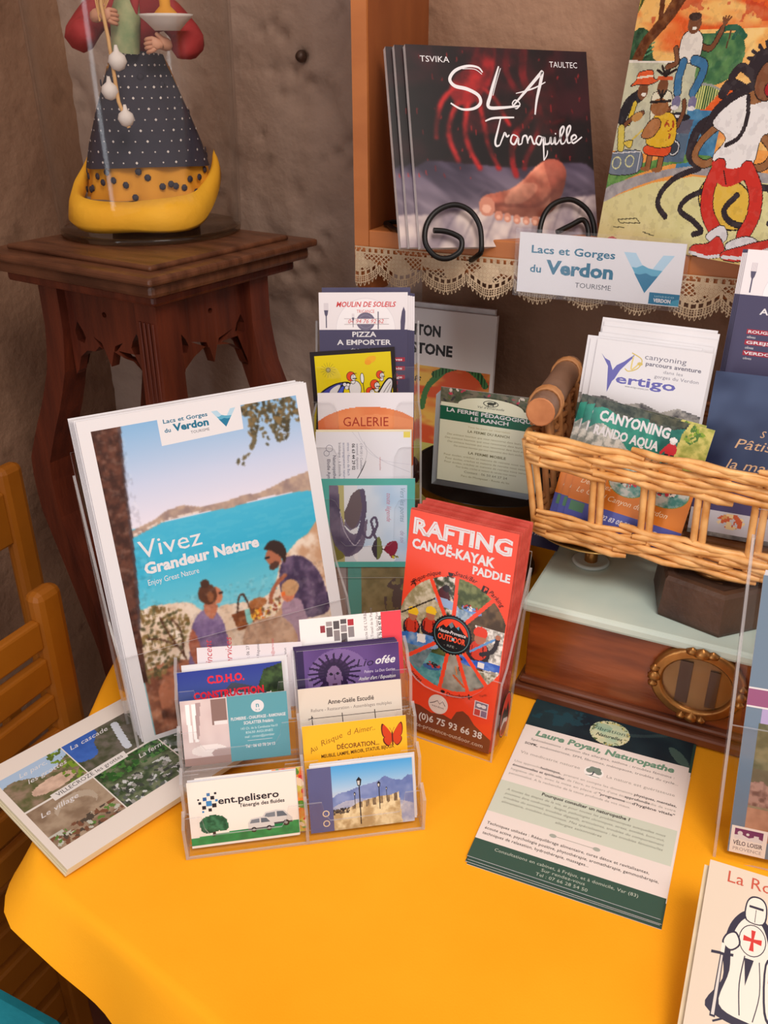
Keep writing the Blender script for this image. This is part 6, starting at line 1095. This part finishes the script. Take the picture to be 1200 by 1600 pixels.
# ================================================================== postcard-like leaflets at the left edge
VM = frame((-.43, .331, .0125), 73, 90)
def art_vill2():
    a = Art(); a.rect(0, 0, 210, 148, (232, 222, 214)); c = Cv(6, 22, 204, 128, 1.1, (236, 230, 226)); X, Y = c.X, c.Y; d1 = 66 + (Y - 76) * -.04; top = Y > 77
    q1 = (X < 66) & top; q2 = (X >= 66) & top & (X < 132); q3 = (X < 66) & ~top; q4 = (X >= 66) & ~top & (X < 132); q5 = X >= 132
    c.mixn(q1, (150, 128, 110), (92, 96, 60), 9, 1, 4, 3); c.put(q1 & (Y > 112 + 6 * np.sin(X / 9)), (170, 196, 226)); c.mixn(q1 & c.ell(40, 92, 20, 8), (190, 160, 142), (220, 190, 170), 6, 2)
    c.mixn(q2, (110, 104, 96), (70, 76, 54), 8, 3, 4, 3); c.mixn(q2 & c.poly([(66, 128), (100, 128), (90, 112), (84, 96), (66, 100)], 3), (52, 92, 176), (66, 110, 196), 10, 4)
    c.put(q2 & c.line([(116, 120), (112, 104), (108, 86)], 7, 4), (200, 208, 220)); c.mixn(q3, (134, 112, 92), (170, 150, 128), 12, 5, 4, 3); c.put(q3 & (c.ell(40, 56, 18, 14) & ~c.ell(38, 50, 16, 13)), (180, 164, 146)); c.blobs(q3 & (Y < 40), [(90, 130, 60), (190, 190, 180), (120, 80, 60), (80, 70, 60)], 2.6, 90, 4); c.blobs(q1 & (X > 50), [(120, 150, 50), (90, 110, 50)], 2.4, 50, 6)
    c.mixn(q4, (52, 70, 44), (110, 120, 92), 7, 7, 4, 3); c.blobs(q4 & (Y < 52), [(200, 204, 206), (90, 96, 92), (60, 66, 60), (150, 150, 146)], 2.4, 120, 8); c.blobs(q4 & (Y > 56), [(44, 90, 40), (70, 120, 56), (30, 60, 34)], 3, 90, 9); c.mixn(q5, (56, 70, 46), (150, 160, 170), 9, 10, 4, 3); c.blobs(q5, [(60, 100, 50), (220, 222, 226), (90, 96, 90)], 3, 80, 11)
    for m_ in (np.abs(X - 66) < .8, np.abs(Y - 77) < .8, np.abs(X - 132) < .8): c.put(m_, (226, 220, 214))
    a.grid(c); a.poly([(30, 72), (30, 81), (102, 83), (101, 74)], (226, 222, 220)); a.text('VILLECROZE les grottes', 34, 75, 4.6, (70, 66, 66), w=64, rot=1.5)
    a.text('Le parc,', 22, 118, 5.5, WHT, sh=.4, w=26); a.text('les grottes', 24, 106, 5.5, WHT, sh=.4, w=36); a.text('La cascade', 70, 118, 5.5, WHT, sh=.4, w=38); a.text('Le village', 12, 62, 5.5, WHT, sh=.4, w=34); a.text('La ferme', 106, 64, 5.5, WHT, sh=.4); return a
card('village_leaflet', 'beige bordered village photo leaflet, topmost of the stack overhanging the left table edge', 'leaflet', 210, 148, .8, VM, art_vill2(), None, CREAM)
for i in range(1, 4): card('village_leaflet', ('beige leaflet directly under the village photo leaflet', 'second beige leaflet down under the village photo leaflet', 'lowest beige leaflet, lying on the cloth under the village leaflets')[i - 1], 'leaflet', 210, 148, 2.0, T_(VM, -.8 * i + 1, 1.0 * i, -1.2 - 2.5 * (i - 1) - .3), None, 'village leaflets under the top one', CREAM)

# ================================================================== clear eight-pocket business card stand
HX, HY = -.362, .386; HM = yawm((HX, HY, 0), 35.2); hs = thing('business_card_stand', 'clear acrylic stand with two columns of business card pockets on the yellow cloth', 'card holder', HM)
def prof(k): return .007 + .0205 * k, .0045 + .0250 * k
RYZ = Matrix.Rotation(rad(90), 4, 'Z') @ Matrix.Rotation(rad(90), 4, 'X')   # (y,z) profile extruded along x
sp = [(0, .0), (.105, .0), (.105, .10), (.092, .128), (.078, .124)]
for k in (3, 2, 1, 0):
    d, z = prof(k); sp += [(d + .004, z + .036), (d - .008, z + .030), (d - .010, z - .002)] if k else [(d + .004, z + .036), (d - .010, z + .030), (0, .0)]
sp = sp[:-1]
for x in (0, .0945, .1885): mb = MB(); ac_panel(mb, sp, .0025, Matrix.Translation((x, 0, .0005)) @ RYZ); mb.build('side_wall', [ACR, ACRE], hs)
mb = MB(); ac_panel(mb, [(0, 0), (.191, 0), (.191, .105), (0, .105)], .003, Matrix.Translation((0, 0, .0005))); mb.build('base_plate', [ACR, ACRE], hs)
for k in range(4):
    for c_ in (0, 1):
        d, z = prof(k); x0 = .0027 + c_ * .094; w = .0915
        pts = [(0, 0), (w, 0), (w, .032), (w - .012, .032), (w - .014, .022), (w - .018, .016), (.018, .016), (.014, .022), (.012, .032), (0, .032)]
        fm = Matrix.Translation((x0, d - .0075, z)) @ Matrix.Rotation(rad(90 - 18), 4, 'X'); mb = MB(); ac_panel(mb, pts, .002, fm); mb.build('pocket_lip', [ACR, ACRE], hs)
        mb = MB(); ac_panel(mb, [(0, 0), (w, 0), (w, .012), (0, .012)], .002, Matrix.Translation((x0, d - .006, z - .0035))); mb.build('pocket_floor', [ACR, ACRE], hs)
def bcard(k, c_, lb, art, dz=0, du=0, dv=0, rot=0, w=85, h=55, rc=0, name='business_card', cat='business card', n=1, grp=None, mm=PAPER):
    d, z = prof(k); lm = Matrix.Translation((.005 + c_ * .094 + du / 1000, d, z)) @ Matrix.Rotation(rad(90 - 18), 4, 'X')
    o = card(name, lb, cat, w, h, .6, T_(HM @ lm, 0, dv, dz, rot), art, grp, mm, PRINT, rc); return o
bcard(0, 0, 'white card with black lettering, green tree and grey vans, front left pocket', art_ent(), 0, 0, 0, .3)
bcard(0, 0, 'white card with colourful fruit picture peeking out behind the van card', art_food(), -2.2, 6, 2)
for i in range(2): bcard(0, 0, 'plain-edged card hidden behind the van card in the front left pocket', None, -1 - .7 * i, .4, .6 + .6 * i, 0, grp='cards behind the van card')
bcard(0, 1, 'navy and blue card with a photo of street lamps and mountains, front right pocket', art_blue(), 0, 0, 0)
for i in range(2): bcard(0, 1, ('white-edged card just behind the street lamp card', 'second white-edged card behind the street lamp card')[i], None, -1.2 - 1.2 * i, 2 + .8 * i, 2 + i, 0, grp='cards behind the street lamp card')
bcard(1, 1, 'orange-yellow card with a red butterfly, second pocket up on the right', art_risque(), 0, -1, 1, .2)
bcard(2, 0, 'card half interior photo and half teal with white lettering, left column', art_plomb(), 0, -2, -2, 0)
bcard(2, 1, 'cream card with thin black drawn lines, third pocket up on the right', art_anne(), 0, -2, -2, 0, rc=2)
bcard(3, 0, 'blue card with a house and bold red lettering, back left pocket', art_cdho(), 0, -3, -12, 1)
bcard(3, 0, 'white card just behind the blue house card', None, -2, 1, -7, .4)
bcard(3, 0, 'pale card with sideways red script curling up in the back left pocket', art_vincent(), -4, 12, 6, -2, w=78)
bcard(3, 1, 'front purple card with a dark tribal head, back right pocket', art_lio(), 0, -.5, -4, 0)
for i in range(3): bcard(3, 1, 'one of the purple cards stacked behind the front purple card', None, -1.2 - 1.1 * i, -1.2 - .7 * i, -2.5 + .8 * i, .2, grp='purple cards behind the front one', mm=mat('purple_card_%d' % i, (60, 44, 84), (80, 60, 104), 10, .4))
bcard(3, 1, 'tall white card with brick logo and red end strip, rearmost on the right', art_red(), -6, 4, 21, .3)

# ================================================================== four-tier leaflet tower behind
TC = Vector((-.365, .715, 0)); TM = yawm(TC, 26); tw = thing('leaflet_tower', 'tall clear acrylic tower with stepped leaflet pockets behind the card stand', 'leaflet holder', TM)
bk = Vector((-math.sin(rad(26)), math.cos(rad(26)), 0)); ex_ = Vector((math.cos(rad(26)), math.sin(rad(26)), 0))
def tier(s, du, ztop, w, h, lean=12):
    """frame of a card whose TOP-left corner sits at (du, s) in the tower's plan, height ztop"""
    top = TC + bk * s + ex_ * du; top.z = ztop; m_ = frame((0, 0, 0), 26, lean); m_.translation = top - (m_.to_3x3() @ Vector((0, h / 1000, 0))); return m_
def at_(p): d = Vector(p) - TC; return d.dot(bk), d.dot(ex_)
def tcard(name, lb, p, w, h, art, roll=0, dz=0, grp=None, m=PAPER, rc=0, pm=None, dx=0, dy=0):
    s, du = at_((p[0], p[1], 0)); m_ = tier(s, du, p[2], w, h); return card(name, lb, 'leaflet', w, h, .8, T_(m_, dx, dy, dz, roll), art, grp, m, pm, rc)
PG = (-.4254, .7189, .1795); PN = (-.4337, .7316, .2247); PA = (-.4382, .7461, .261); PY = (-.4792, .8151, .2797); PMo = (-.4817, .8305, .3403)
tcard('moulin_leaflet', 'front pizza leaflet with fork, plate and red heading at the top of the tower', PMo, 95, 200, art_moulin().fit(99, 210, 95, 200))
NVB = mat('navy_sheet', (66, 62, 92), (78, 74, 104), 20, .5)
mo2 = Art(); mo2.rect(0, 0, 99, 210, (70, 66, 96)); mo2.rect(0, 171, 99, 207, (232, 226, 230)); mo2.rect(90, 150, 91.6, 190, (84, 78, 104)); mo2.fit(99, 210, 99, 210); mo2b = Art(); mo2b.rect(0, 0, 95, 200, (70, 66, 96)); mo2b.rect(0, 161, 95, 197, (232, 226, 230)); mo2b.rect(86, 150, 87.6, 188, (84, 78, 104)); mo2b = mo2b.mesh('printed_front'); mo2 = mo2.mesh('printed_front')
for i in range(3): tcard('moulin_leaflet', ('pizza leaflet just right behind the front one in the tower', 'middle of the pizza leaflets showing right of the front one in the tower', 'pizza leaflet sticking out farthest right in the tower')[i], PMo, 95, 200, mo2b, 0, -1.5 * (i + 1), 'pizza leaflets behind the front one in the tower', PAPER, dx=2.5 * (i + 1), dy=-.5 * (i + 1))
tcard('moulin_leaflet', 'navy back sheet rising behind the pizza leaflets in the tower', PMo, 95, 200, None, 0, -7, None, NVB, dx=3, dy=5)
tcard('cartoon_card', 'yellow cartoon card of red-helmeted rafters with black border, below the pizza leaflet', PY, 92, 139, art_yellow().fit(99, 150, 92, 139, True), 3.5, 0, None, mat('black_card', (34, 26, 30), None, 20, .5), pm=PRINT_G, dx=2, dy=0)
tcard('gallery_card', 'white card with an orange brush sweep and red heading in the tower', PA, 97, 150, art_galerie().fit(99, 210, 97, 150), 0, 0, rc=4)
tcard('therapist_card', 'pale grey card with sideways small print and grey curves in the tower', PN, 97, 120, art_notice().fit(99, 150, 97, 120), 0, 0)
tcard('therapist_card', 'cream-edged card just behind the pale grey card in the tower', PN, 97, 120, None, 0, -1.6, None, CREAM, dx=.5, dy=2)
tcard('landscape_card', 'turquoise bordered card with a purple winding path and red leaf, lowest in the tower', PG, 99, 95, art_green(), 0, 0, pm=PRINT_G)
m_ = tier(.012, -.0515, .088, 99, 88); card('stone_photo_card', 'dim grey photo card seen through the bottom pocket of the tower', 'leaflet', 99, 86, .8, m_, art_behind())
# tower acrylic
mb_side = [(0, 0), (.19, 0), (.19, .30), (.172, .305), (.130, .225), (.075, .23), (.062, .20), (.050, .165), (.034, .13), (.0, .06)]
for x in (-.060, .052): mb = MB(); ac_panel(mb, mb_side, .0022, Matrix.Translation((x, 0, .0005)) @ RYZ); mb.build('side_panel', [ACR, ACRE], tw)
mb = MB(); ac_panel(mb, [(-.058, 0), (.052, 0), (.052, .19), (-.058, .19)], .0025, Matrix.Translation((0, 0, .0005))); mb.build('base_plate', [ACR, ACRE], tw)
def tower_lip(p, h, tint=ACR, off=.004, dtop=.010):
    s, du = at_((p[0], p[1], 0)); m_ = Matrix.Translation((-.0575, s, p[2] - dtop)) @ Matrix.Rotation(rad(90 - 12), 4, 'X') @ Matrix.Translation((0, -h, off)); w = .109
    pts = [(0, 0), (w, 0), (w, h), (w - .018, h), (w - .022, h - .002), (w - .026, h - .010), (w - .027, h - .045), (w - .032, h - .050), (.032, h - .050), (.027, h - .045), (.026, h - .010), (.022, h - .002), (.018, h), (0, h)]
    mb = MB(); ac_panel(mb, pts, .0018, m_); mb.build('pocket_front', [tint, ACRE], tw)
tower_lip(PG, .085, dtop=.022); tower_lip(PN, .075, dtop=.016); tower_lip(PA, .085, dtop=.009); tower_lip((PMo[0], PMo[1], PMo[2] - .070), .085, off=.024)
mb = MB(); ac_panel(mb, [(0, 0), (.109, 0), (.109, .315), (0, .315)], .0018, Matrix.Translation((-.0575, .125, .001)) @ Matrix.Rotation(rad(90 - 12), 4, 'X')); mb.build('back_panel', [ACR, ACRE], tw)

# ================================================================== album behind the tower, black pan with farm leaflets
KM = frame((-.352 - .205, 1.035, .006), 1, 4); card('stone_album', 'white and orange comic album with black stencil title standing against the wall', 'book', 200, 270, 7, KM, art_ton(), None, BKB, PRINT_G, pname='printed_cover')
card('stone_album', 'plain second album edge showing behind the black-lettered comic album', 'book', 200, 270, 6, T_(KM, -6, 6, -9), None, None, BKB)
PC = Vector((-.305, .925, 0)); pn = thing('black_dish', 'black enamelled round dish on a small stand holding the farm leaflets', 'dish', Matrix.Translation(PC))
MB().lathe([(.03, .075), (.05, .078), (.075, .092), (.092, .112), (.100, .130), (.1015, .131), (.098, .128), (.090, .112), (.073, .094), (.05, .081), (.0, .078)], 56).build('bowl', BLACKP, pn)
MB().lathe([(.055, 0), (.055, .006), (.02, .02), (.014, .05), (.03, .078)], 30).build('stand', BLACKP, pn)
MB().tube([(-.088, -.04, .126), (-.098, -.062, .112), (-.096, -.078, .085), (-.088, -.085, .06)], [.004, .0045, .005, .006], 8).build('handle', BLACKP, pn)
FM = frame((-.359, .876, .128), 3, 5)
card('farm_leaflet', 'cream leaflet with green title band standing in the black dish', 'leaflet', 116, 92, .6, FM, art_ferme().fit(105, 92, 116, 92, True), None, CREAM)
card('farm_leaflet', 'photo-topped leaflet directly behind the green banded leaflet in the dish', 'leaflet', 116, 110, .6, T_(FM, -2, -2, -3), art_ferme2().fit(105, 112, 116, 110, True), None, PAPER)
PBL = mat('pale_blue_sheet', (196, 206, 214), (212, 218, 222), 20, .5); fb = body_mesh('farm_leaflet', 116, 108, .7, PBL)
for i in range(6): o = link('farm_leaflet', fb); o.matrix_world = T_(FM, -2.6 - 1.6 * i, -4 - 1.6 * i, -4.6 - 1.6 * i); tag(o, 'white-edged leaflet in the stack behind the green banded leaflet in the dish', 'leaflet', 'leaflets stacked in the black dish')
for i in range(2): o = card('farm_leaflet', 'pale blue-edged sheet slipping down in front of the dish leaflets', 'leaflet', 105, 60, .5, T_(FM, 3 + i, -7 - 4 * i, 1.5 + 1.5 * i - 1.2, 0), None, 'pale sheets at the foot of the dish leaflets', mat('pale_blue_sheet_%d' % i, (190, 202, 214), None, 20, .5)) if False else None
card('tour_leaflet', 'navy leaflet with two lines of white capitals, low beside the basket', 'leaflet', 110, 26, 1.0, frame((-.300, .795, .1165), -3, 62), art_navytext(), None, mat('navy_card', (40, 42, 80), None, 20, .5))

# ================================================================== counter scale (wood body, enamel slab, brass label plate)
cs = thing('counter_scale', 'antique counter scale with mahogany case, pale enamel slab and oval brass plate', 'scale', Matrix.Translation((-.195, .70, 0)))
Wd, Dp = .56, .27
MB().box((.004, .006, .016), (Wd, Dp, .0945), .002).build('case', WOODS, cs)
MB().box((-.004, -.006, .0005), (Wd + .008, Dp, .012), .003).box((.0, 0.0, .012), (Wd + .004, Dp, .019), .003).build('plinth', WOODSD, cs)
MB().box((-.002, .0, .0945), (Wd + .006, Dp + .002, .1065), .0035).build('slab', MARBLE, cs)
for i, (x, y) in enumerate(((.038, .098), (.37, .098))):
    r = MB().lathe([(.0072, .09), (.0072, .036)], 14, (x, y, .07)); 
    rd = MB().lathe([(.0065, 0), (.0065, .066)], 14, (x, y, .078)).build('rod', BRASS, cs)
    MB().lathe([(.013, 0), (.0175, .0005), (.019, .003), (.0165, .0045), (.013, .003)], 28, (x, y, .1064)).build('collar', mat('white_enamel_ring_%d' % i, (196, 208, 206), None, 20, .25), cs)
    MB().lathe([(.0125, .0), (0, .0004)], 20, (x, y, .1066)).build('rod_hole', mat('dark_hole_%d' % i, (20, 16, 14), None, 20, .8), cs)
    MB().lathe([(.0, 0), (.050, .0005), (.060, .006), (.0615, .007), (.059, .0072), (.05, .003), (0, .0024)], 48, (x, y, .1435)).build('pan', BRASSP, cs)
lp = thing('label', None, None); 
bp_ = MB(); ring = [(math.cos(q), math.sin(q)) for q in np.linspace(0, 2 * math.pi, 49)[:-1]]
def oval(rx, rz, y): return [(.163 + rx * a_, y, .0625 + rz * b_) for a_, b_ in ring]
L0 = [oval(.0415, .0385, .0055), oval(.0415, .0385, .001), oval(.038, .035, -.0025), oval(.035, .032, -.001), oval(.033, .030, -.0030), oval(.0305, .0275, -.001), oval(.0300, .0270, .003)]
vs = [p for l in L0 for p in l]; bp_.add(vs, [(i * 48 + j, i * 48 + (j + 1) % 48, (i + 1) * 48 + (j + 1) % 48, (i + 1) * 48 + j) for i in range(6) for j in range(48)], True)
bpdy = bp_.build('brass_frame', BRASS, cs); bpy.data.objects.remove(lp)
for ang, s in ((90, 1.25), (180, 1.0), (270, 1.0), (0, 1.0)):
    x, z = .163 + .037 * math.cos(rad(ang)), .0625 + .0345 * math.sin(rad(ang))
    mb = MB()
    for k in range(3): q = ang + (k - 1) * 13; mb.lathe([(0, -.004), (.0042 * s, -.002), (.0046 * s, .001), (0, .004)], 10, (.163 + .0385 * math.cos(rad(q)), -.001, .0625 + .036 * math.sin(rad(q))), sy=.8)
    mb.lathe([(0, -.006), (.006 * s, -.002), (.005 * s, .003), (0, .006)], 12, (x, -.002, z), sy=.7); mb.build('floral_ornament', BRASS, bpdy)
MB().add(oval(.0305, .0275, .0025), [tuple(range(48))]).build('inner_plate', mat('tarnished_plate', (120, 82, 42), (156, 116, 70), 14, .25, .5), cs)
mb = MB(); mb.box((.146, .0008, .040), (.157, .0018, .084)); mb.build('dark_strip', mat('dark_strip', (70, 44, 30), None, 20, .4), cs)
mb = MB(); mb.box((.172, .0008, .041), (.181, .0018, .080)); mb.build('dark_strip', bpy.data.materials['dark_strip'], cs)
MB().add(oval(.0302, .0272, .0002), [tuple(range(48))]).build('cover_glass', ACR, cs)
# hexagonal iron weight
wt = thing('hexagonal_weight', 'hexagonal cast-iron weight with raised lettering on the enamel slab', 'weight', yawm((-.037, .770, .107), -15.5))
def hexa(r, z): return [(r * math.cos(rad(60 * i)), r * math.sin(rad(60 * i)), z) for i in range(6)]
L0 = [hexa(.0565, 0), hexa(.0575, .003), hexa(.0545, .037), hexa(.052, .0405), hexa(.046, .041), hexa(.040, .038), hexa(.020, .0375)]
vs = [p for l in L0 for p in l]; MB().add(vs, [(i * 6 + j, i * 6 + (j + 1) % 6, i * 6 + 6 + (j + 1) % 6, i * 6 + 6 + j) for i in range(6) for j in range(6)] + [tuple(range(6))[::-1], tuple(36 + j for j in range(6))]).build('weight_body', IRON, wt)
MB().lathe([(.022, .036), (.024, .039), (.022, .0425), (.017, .0425), (.015, .038)], 30).build('ring_boss', BRASS, wt)
a = Art(); a.arct('10 KILOG', 0, 0, 30, -30 + 15, 8, (120, 92, 66), 2, cw=False); a.arct('10 KILOG', 0, 0, 33, -100, 7, (120, 92, 66), 2, cw=False); o = link('raised_lettering', a.mesh('raised_lettering'), wt); o.location = (0, 0, .0376)

# ================================================================== wicker basket on the scale
bs = thing('wicker_basket', 'honey-coloured wicker basket with a log handle resting on the scale', 'basket', Matrix.Translation((-.20, .745, .151)))
O_ = Vector((-.20, .745, .151)); rs = random.Random(11)
def Wp(x, y, z): return (x - O_.x, y - O_.y, z - O_.z)
def front_x0(z): return -.2005 - .016 * (z - .151) / .107      # the left end flares outwards with height
def fy(z): return .7445 - .006 * (z - .151) / .107
def strand(x0, x1, z0, z1, ph, yoff, side='f', r=.0030, m=WICK):
    P = []; n = max(5, int(abs(x1 - x0) / .011))
    for i in range(n + 1):
        t = i / n; u = x0 + (x1 - x0) * t; z = z0 + (z1 - z0) * t + .0007 * math.sin(u * 90 + ph); w = .0022 * math.sin(u * 2 * math.pi / .052 + ph)
        if side == 'f': P.append(Wp(u, fy(z) - w - yoff, z))
        elif side == 'b': P.append(Wp(u, .945 - w, z))
        elif side == 'l': P.append(Wp(front_x0(z) + .002 + w - yoff, u, z))
        else: P.append(Wp(.135 + w, u, z))
    R = [r * rs.uniform(.9, 1.1)] * len(P); R[0] *= .7; R[-1] *= .7
    return MB().tube(P, R, 6).build('woven_strand', m, bs)
def band(zlo, zhi, rows, side, u0, u1, m=WICK, seg=.13, slope=.010):
    for k in range(rows):
        z = zhi - (zhi - zlo) * (k + .5) / rows; u = u0 - rs.uniform(0, seg * .6); 
        while u < u1:
            e = u + seg * rs.uniform(.8, 1.3); a_, b_ = max(u, u0), min(e, u1)
            if b_ - a_ > .015: strand(a_, b_, z + slope * .5, z - slope * .5, k * 2.1 + rs.random(), (k % 2) * .0016 + rs.uniform(0, .002), side, rs.uniform(.0027, .0036), m)
            u = e - .012
band(.226, .258, 7, 'f', -.2145, .135, slope=.006); band(.154, .181, 6, 'f', -.2015, .135, slope=.006); 
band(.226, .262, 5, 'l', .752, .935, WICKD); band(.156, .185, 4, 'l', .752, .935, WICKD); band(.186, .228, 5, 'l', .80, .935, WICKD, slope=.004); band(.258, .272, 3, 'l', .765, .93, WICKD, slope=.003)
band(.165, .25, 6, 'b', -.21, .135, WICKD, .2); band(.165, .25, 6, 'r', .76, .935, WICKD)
x = -.196
for px in (-.2035, -.196, -.150, -.143, -.105, -.098, -.059, -.052, -.013, -.006, .034, .041, .082, .089, .128):
    t_ = 1 if px < -.19 else .15
    MB().tube([Wp(px + .001, fy(.16) + .001, .158), Wp(px - .006 * t_, fy(.2) + .001, .205), Wp(px - .014 * t_, fy(.25) + .001, .252)], .0034, 6).build('upright_cane', WICK, bs)
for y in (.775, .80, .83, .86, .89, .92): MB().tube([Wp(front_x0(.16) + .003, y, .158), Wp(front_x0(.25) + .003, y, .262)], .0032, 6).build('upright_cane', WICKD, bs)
mb = MB()
for y in np.linspace(.755, .935, 13): mb.tube([Wp(-.196, y, .156), Wp(.13, y, .156)], .0042, 6)
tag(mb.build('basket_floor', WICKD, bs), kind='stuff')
# corner wraps
for z in (.236, .246, .255, .162, .172): MB().tube([Wp(front_x0(z) + .012, fy(z) - .003, z), Wp(front_x0(z) + .001, fy(z) - .002, z + .001), Wp(front_x0(z) - .001, fy(z) + .012, z + .001)], .0034, 6).build('corner_wrap', WICK, bs)
lg0, lg1 = Vector(Wp(-.2045, .738, .2805)), Vector(Wp(-.2300, .935, .262)); dv_ = lg1 - lg0
P = [lg0 + dv_ * t for t in np.linspace(0, 1, 12)]; lg = MB().tube(P, [.0132, .0136, .0134, .0136, .0138, .0136, .0134, .0136, .0138, .0136, .0132, .0128], 18).build('log_handle', LOG, bs)
MB().tube([lg0 - dv_ * .002, lg0 - dv_ * .006], [.0130, .0120], 18).build('sawn_end', LOGE, lg)
dn = dv_.normalized(); a_ = dn.cross(Vector((0, 0, 1))).normalized(); b_ = a_.cross(dn)
for t in (.13, .15, .17, .19, .82, .84, .86, .88):
    c0 = lg0 + dv_ * t; P = [c0 + (a_ * math.cos(q) + b_ * math.sin(q)) * .0146 + dn * .004 * math.sin(q) - (b_ * -1) * 0 for q in np.linspace(0, 2 * math.pi, 17)]
    MB().tube(P, .0016, 6).build('cane_wrap', WICKD, bs)
    MB().tube([c0 - b_ * 0 + Vector((.003, 0, -.014)), c0 + Vector((.006, 0, -.03))], .003, 6).build('cane_wrap', WICKD, bs)

# leaflets in the basket
VtM = frame((-.183, .79, .172), -3, 15); vm = art_vertigo().fit(105, 190, 105, 160).mesh('printed_front', PRINT_G)
card('canyoning_leaflet', 'front white canyoning leaflet with purple lettering in the wicker basket', 'leaflet', 105, 160, .5, VtM, vm, None, PAPER)
for i, (dx, dy, r) in enumerate(((-6, 2, .4), (-9, 4, .6), (-2, 8, -.3), (1, 14, .0), (2, 19, .3), (-1, 22, .1))): card('canyoning_leaflet', ('canyoning leaflet just left behind the front one, its print showing', 'leftmost canyoning leaflet, its print showing', *['blank-looking white canyoning leaflet rising behind the printed ones'] * 4)[i], 'leaflet', 105, 160, .5, T_(VtM, dx, dy - 2, -1.6 * (i + 1), r), vm if i < 2 else None, 'white canyoning leaflets behind the front one', PAPER)
rm_ = art_rando().fit(125, 140, 108, 118, True).mesh('printed_front', PRINT_G); RnM = frame((-.181, .757, .1695), -2, 18, -6)
card('river_leaflet', 'front teal and orange river hiking leaflet behind the basket bars', 'leaflet', 108, 118, .5, RnM, rm_, None, PAPER)
for i in range(2): card('river_leaflet', ('teal and orange leaflet just left behind the front river leaflet', 'leftmost teal and orange leaflet behind the front river leaflet')[i], 'leaflet', 108, 118, .5, T_(RnM, -7 * (i + 1), 1, -1.4 * (i + 1), .5), rm_, 'river leaflets behind the front one', PAPER)
card('pastry_leaflet', 'dark blue pastry leaflet with copper script at the right of the basket', 'leaflet', 99, 150, .8, frame((-.070, .790, .166), 2, 14, 0), art_navy().fit(99, 170, 99, 150), None, mat('navy_sheet2', (48, 54, 84), None, 20, .4), PRINT_G)
mm_ = art_moulin().mesh('printed_front')
MoM = frame((-.066, .830, .205), 0, 13, 0)
card('moulin_leaflet', 'front pizza leaflet behind the dark blue leaflet in the basket', 'leaflet', 99, 210, .8, MoM, mm_, None, PAPER)
for i in range(3): card('moulin_leaflet', 'pizza leaflet edge behind the front pizza leaflet in the basket', 'leaflet', 99, 210, .8, T_(MoM, -1.6 * (i + 1), 0, -1.8 * (i + 1)), mo2, 'pizza leaflets behind the front one in the basket', PAPER)

# ================================================================== right front: cycling brochures in a clear holder, knight booklet
VeM = frame((.0185, .575, .0055), 4, 10, 3.4); ve = art_velo().mesh('printed_cover', PRINT_G)
card('cycling_brochure', 'front grey-blue cycling brochure with a purple stripe at the right edge', 'brochure', 150, 230, .8, VeM, ve, None, PAPER, pname='printed_cover')
for i in range(5): o = card('cycling_brochure', 'white-edged sheet stacked behind the cycling brochure', 'brochure', 150, 226, .8, T_(VeM, .3 * i, 1.2 * i, -1.8 * (i + 1)), None, 'cycling brochures behind the front one', PAPER)
ho = thing('brochure_holder', 'clear acrylic holder at the right edge with the cycling brochures', 'brochure holder', VeM)
mb = MB(); ac_panel(mb, [(-.008, -.007), (.158, -.007), (.158, .11), (-.008, .11)], .0022, Matrix.Translation((0, 0, .0016))); mb.build('front_pocket', [ACR, ACRE], ho)
mb = MB(); ac_panel(mb, [(-.008, -.007), (.158, -.007), (.158, .27), (-.008, .27)], .0022, Matrix.Translation((0, 0, -.032))); mb.build('back_panel', [ACR, ACRE], ho)
for x in (-.0102, .158): mb = MB(); ac_panel(mb, [(.032, -.007), (-.0038, -.007), (-.0038, .11), (.022, .25), (.032, .25)], .0022, Matrix.Translation((x, 0, 0)) @ RY); mb.build('side_panel', [ACR, ACRE], ho)
KnM = frame((.013, .334, .0045), 2, 72); CR2 = mat('aged_booklet_edge', (214, 196, 164), (228, 212, 182), 60, .7)
card('knight_booklet', 'beige booklet with a helmeted knight, topmost at the near right corner', 'booklet', 120, 180, 3, KnM, art_knight(), None, CR2, pname='printed_cover')
card('knight_booklet', 'plain booklet edge just under the knight booklet', 'booklet', 120, 180, 3, T_(KnM, -3, -3, -3.8, 0), None, None, CR2)
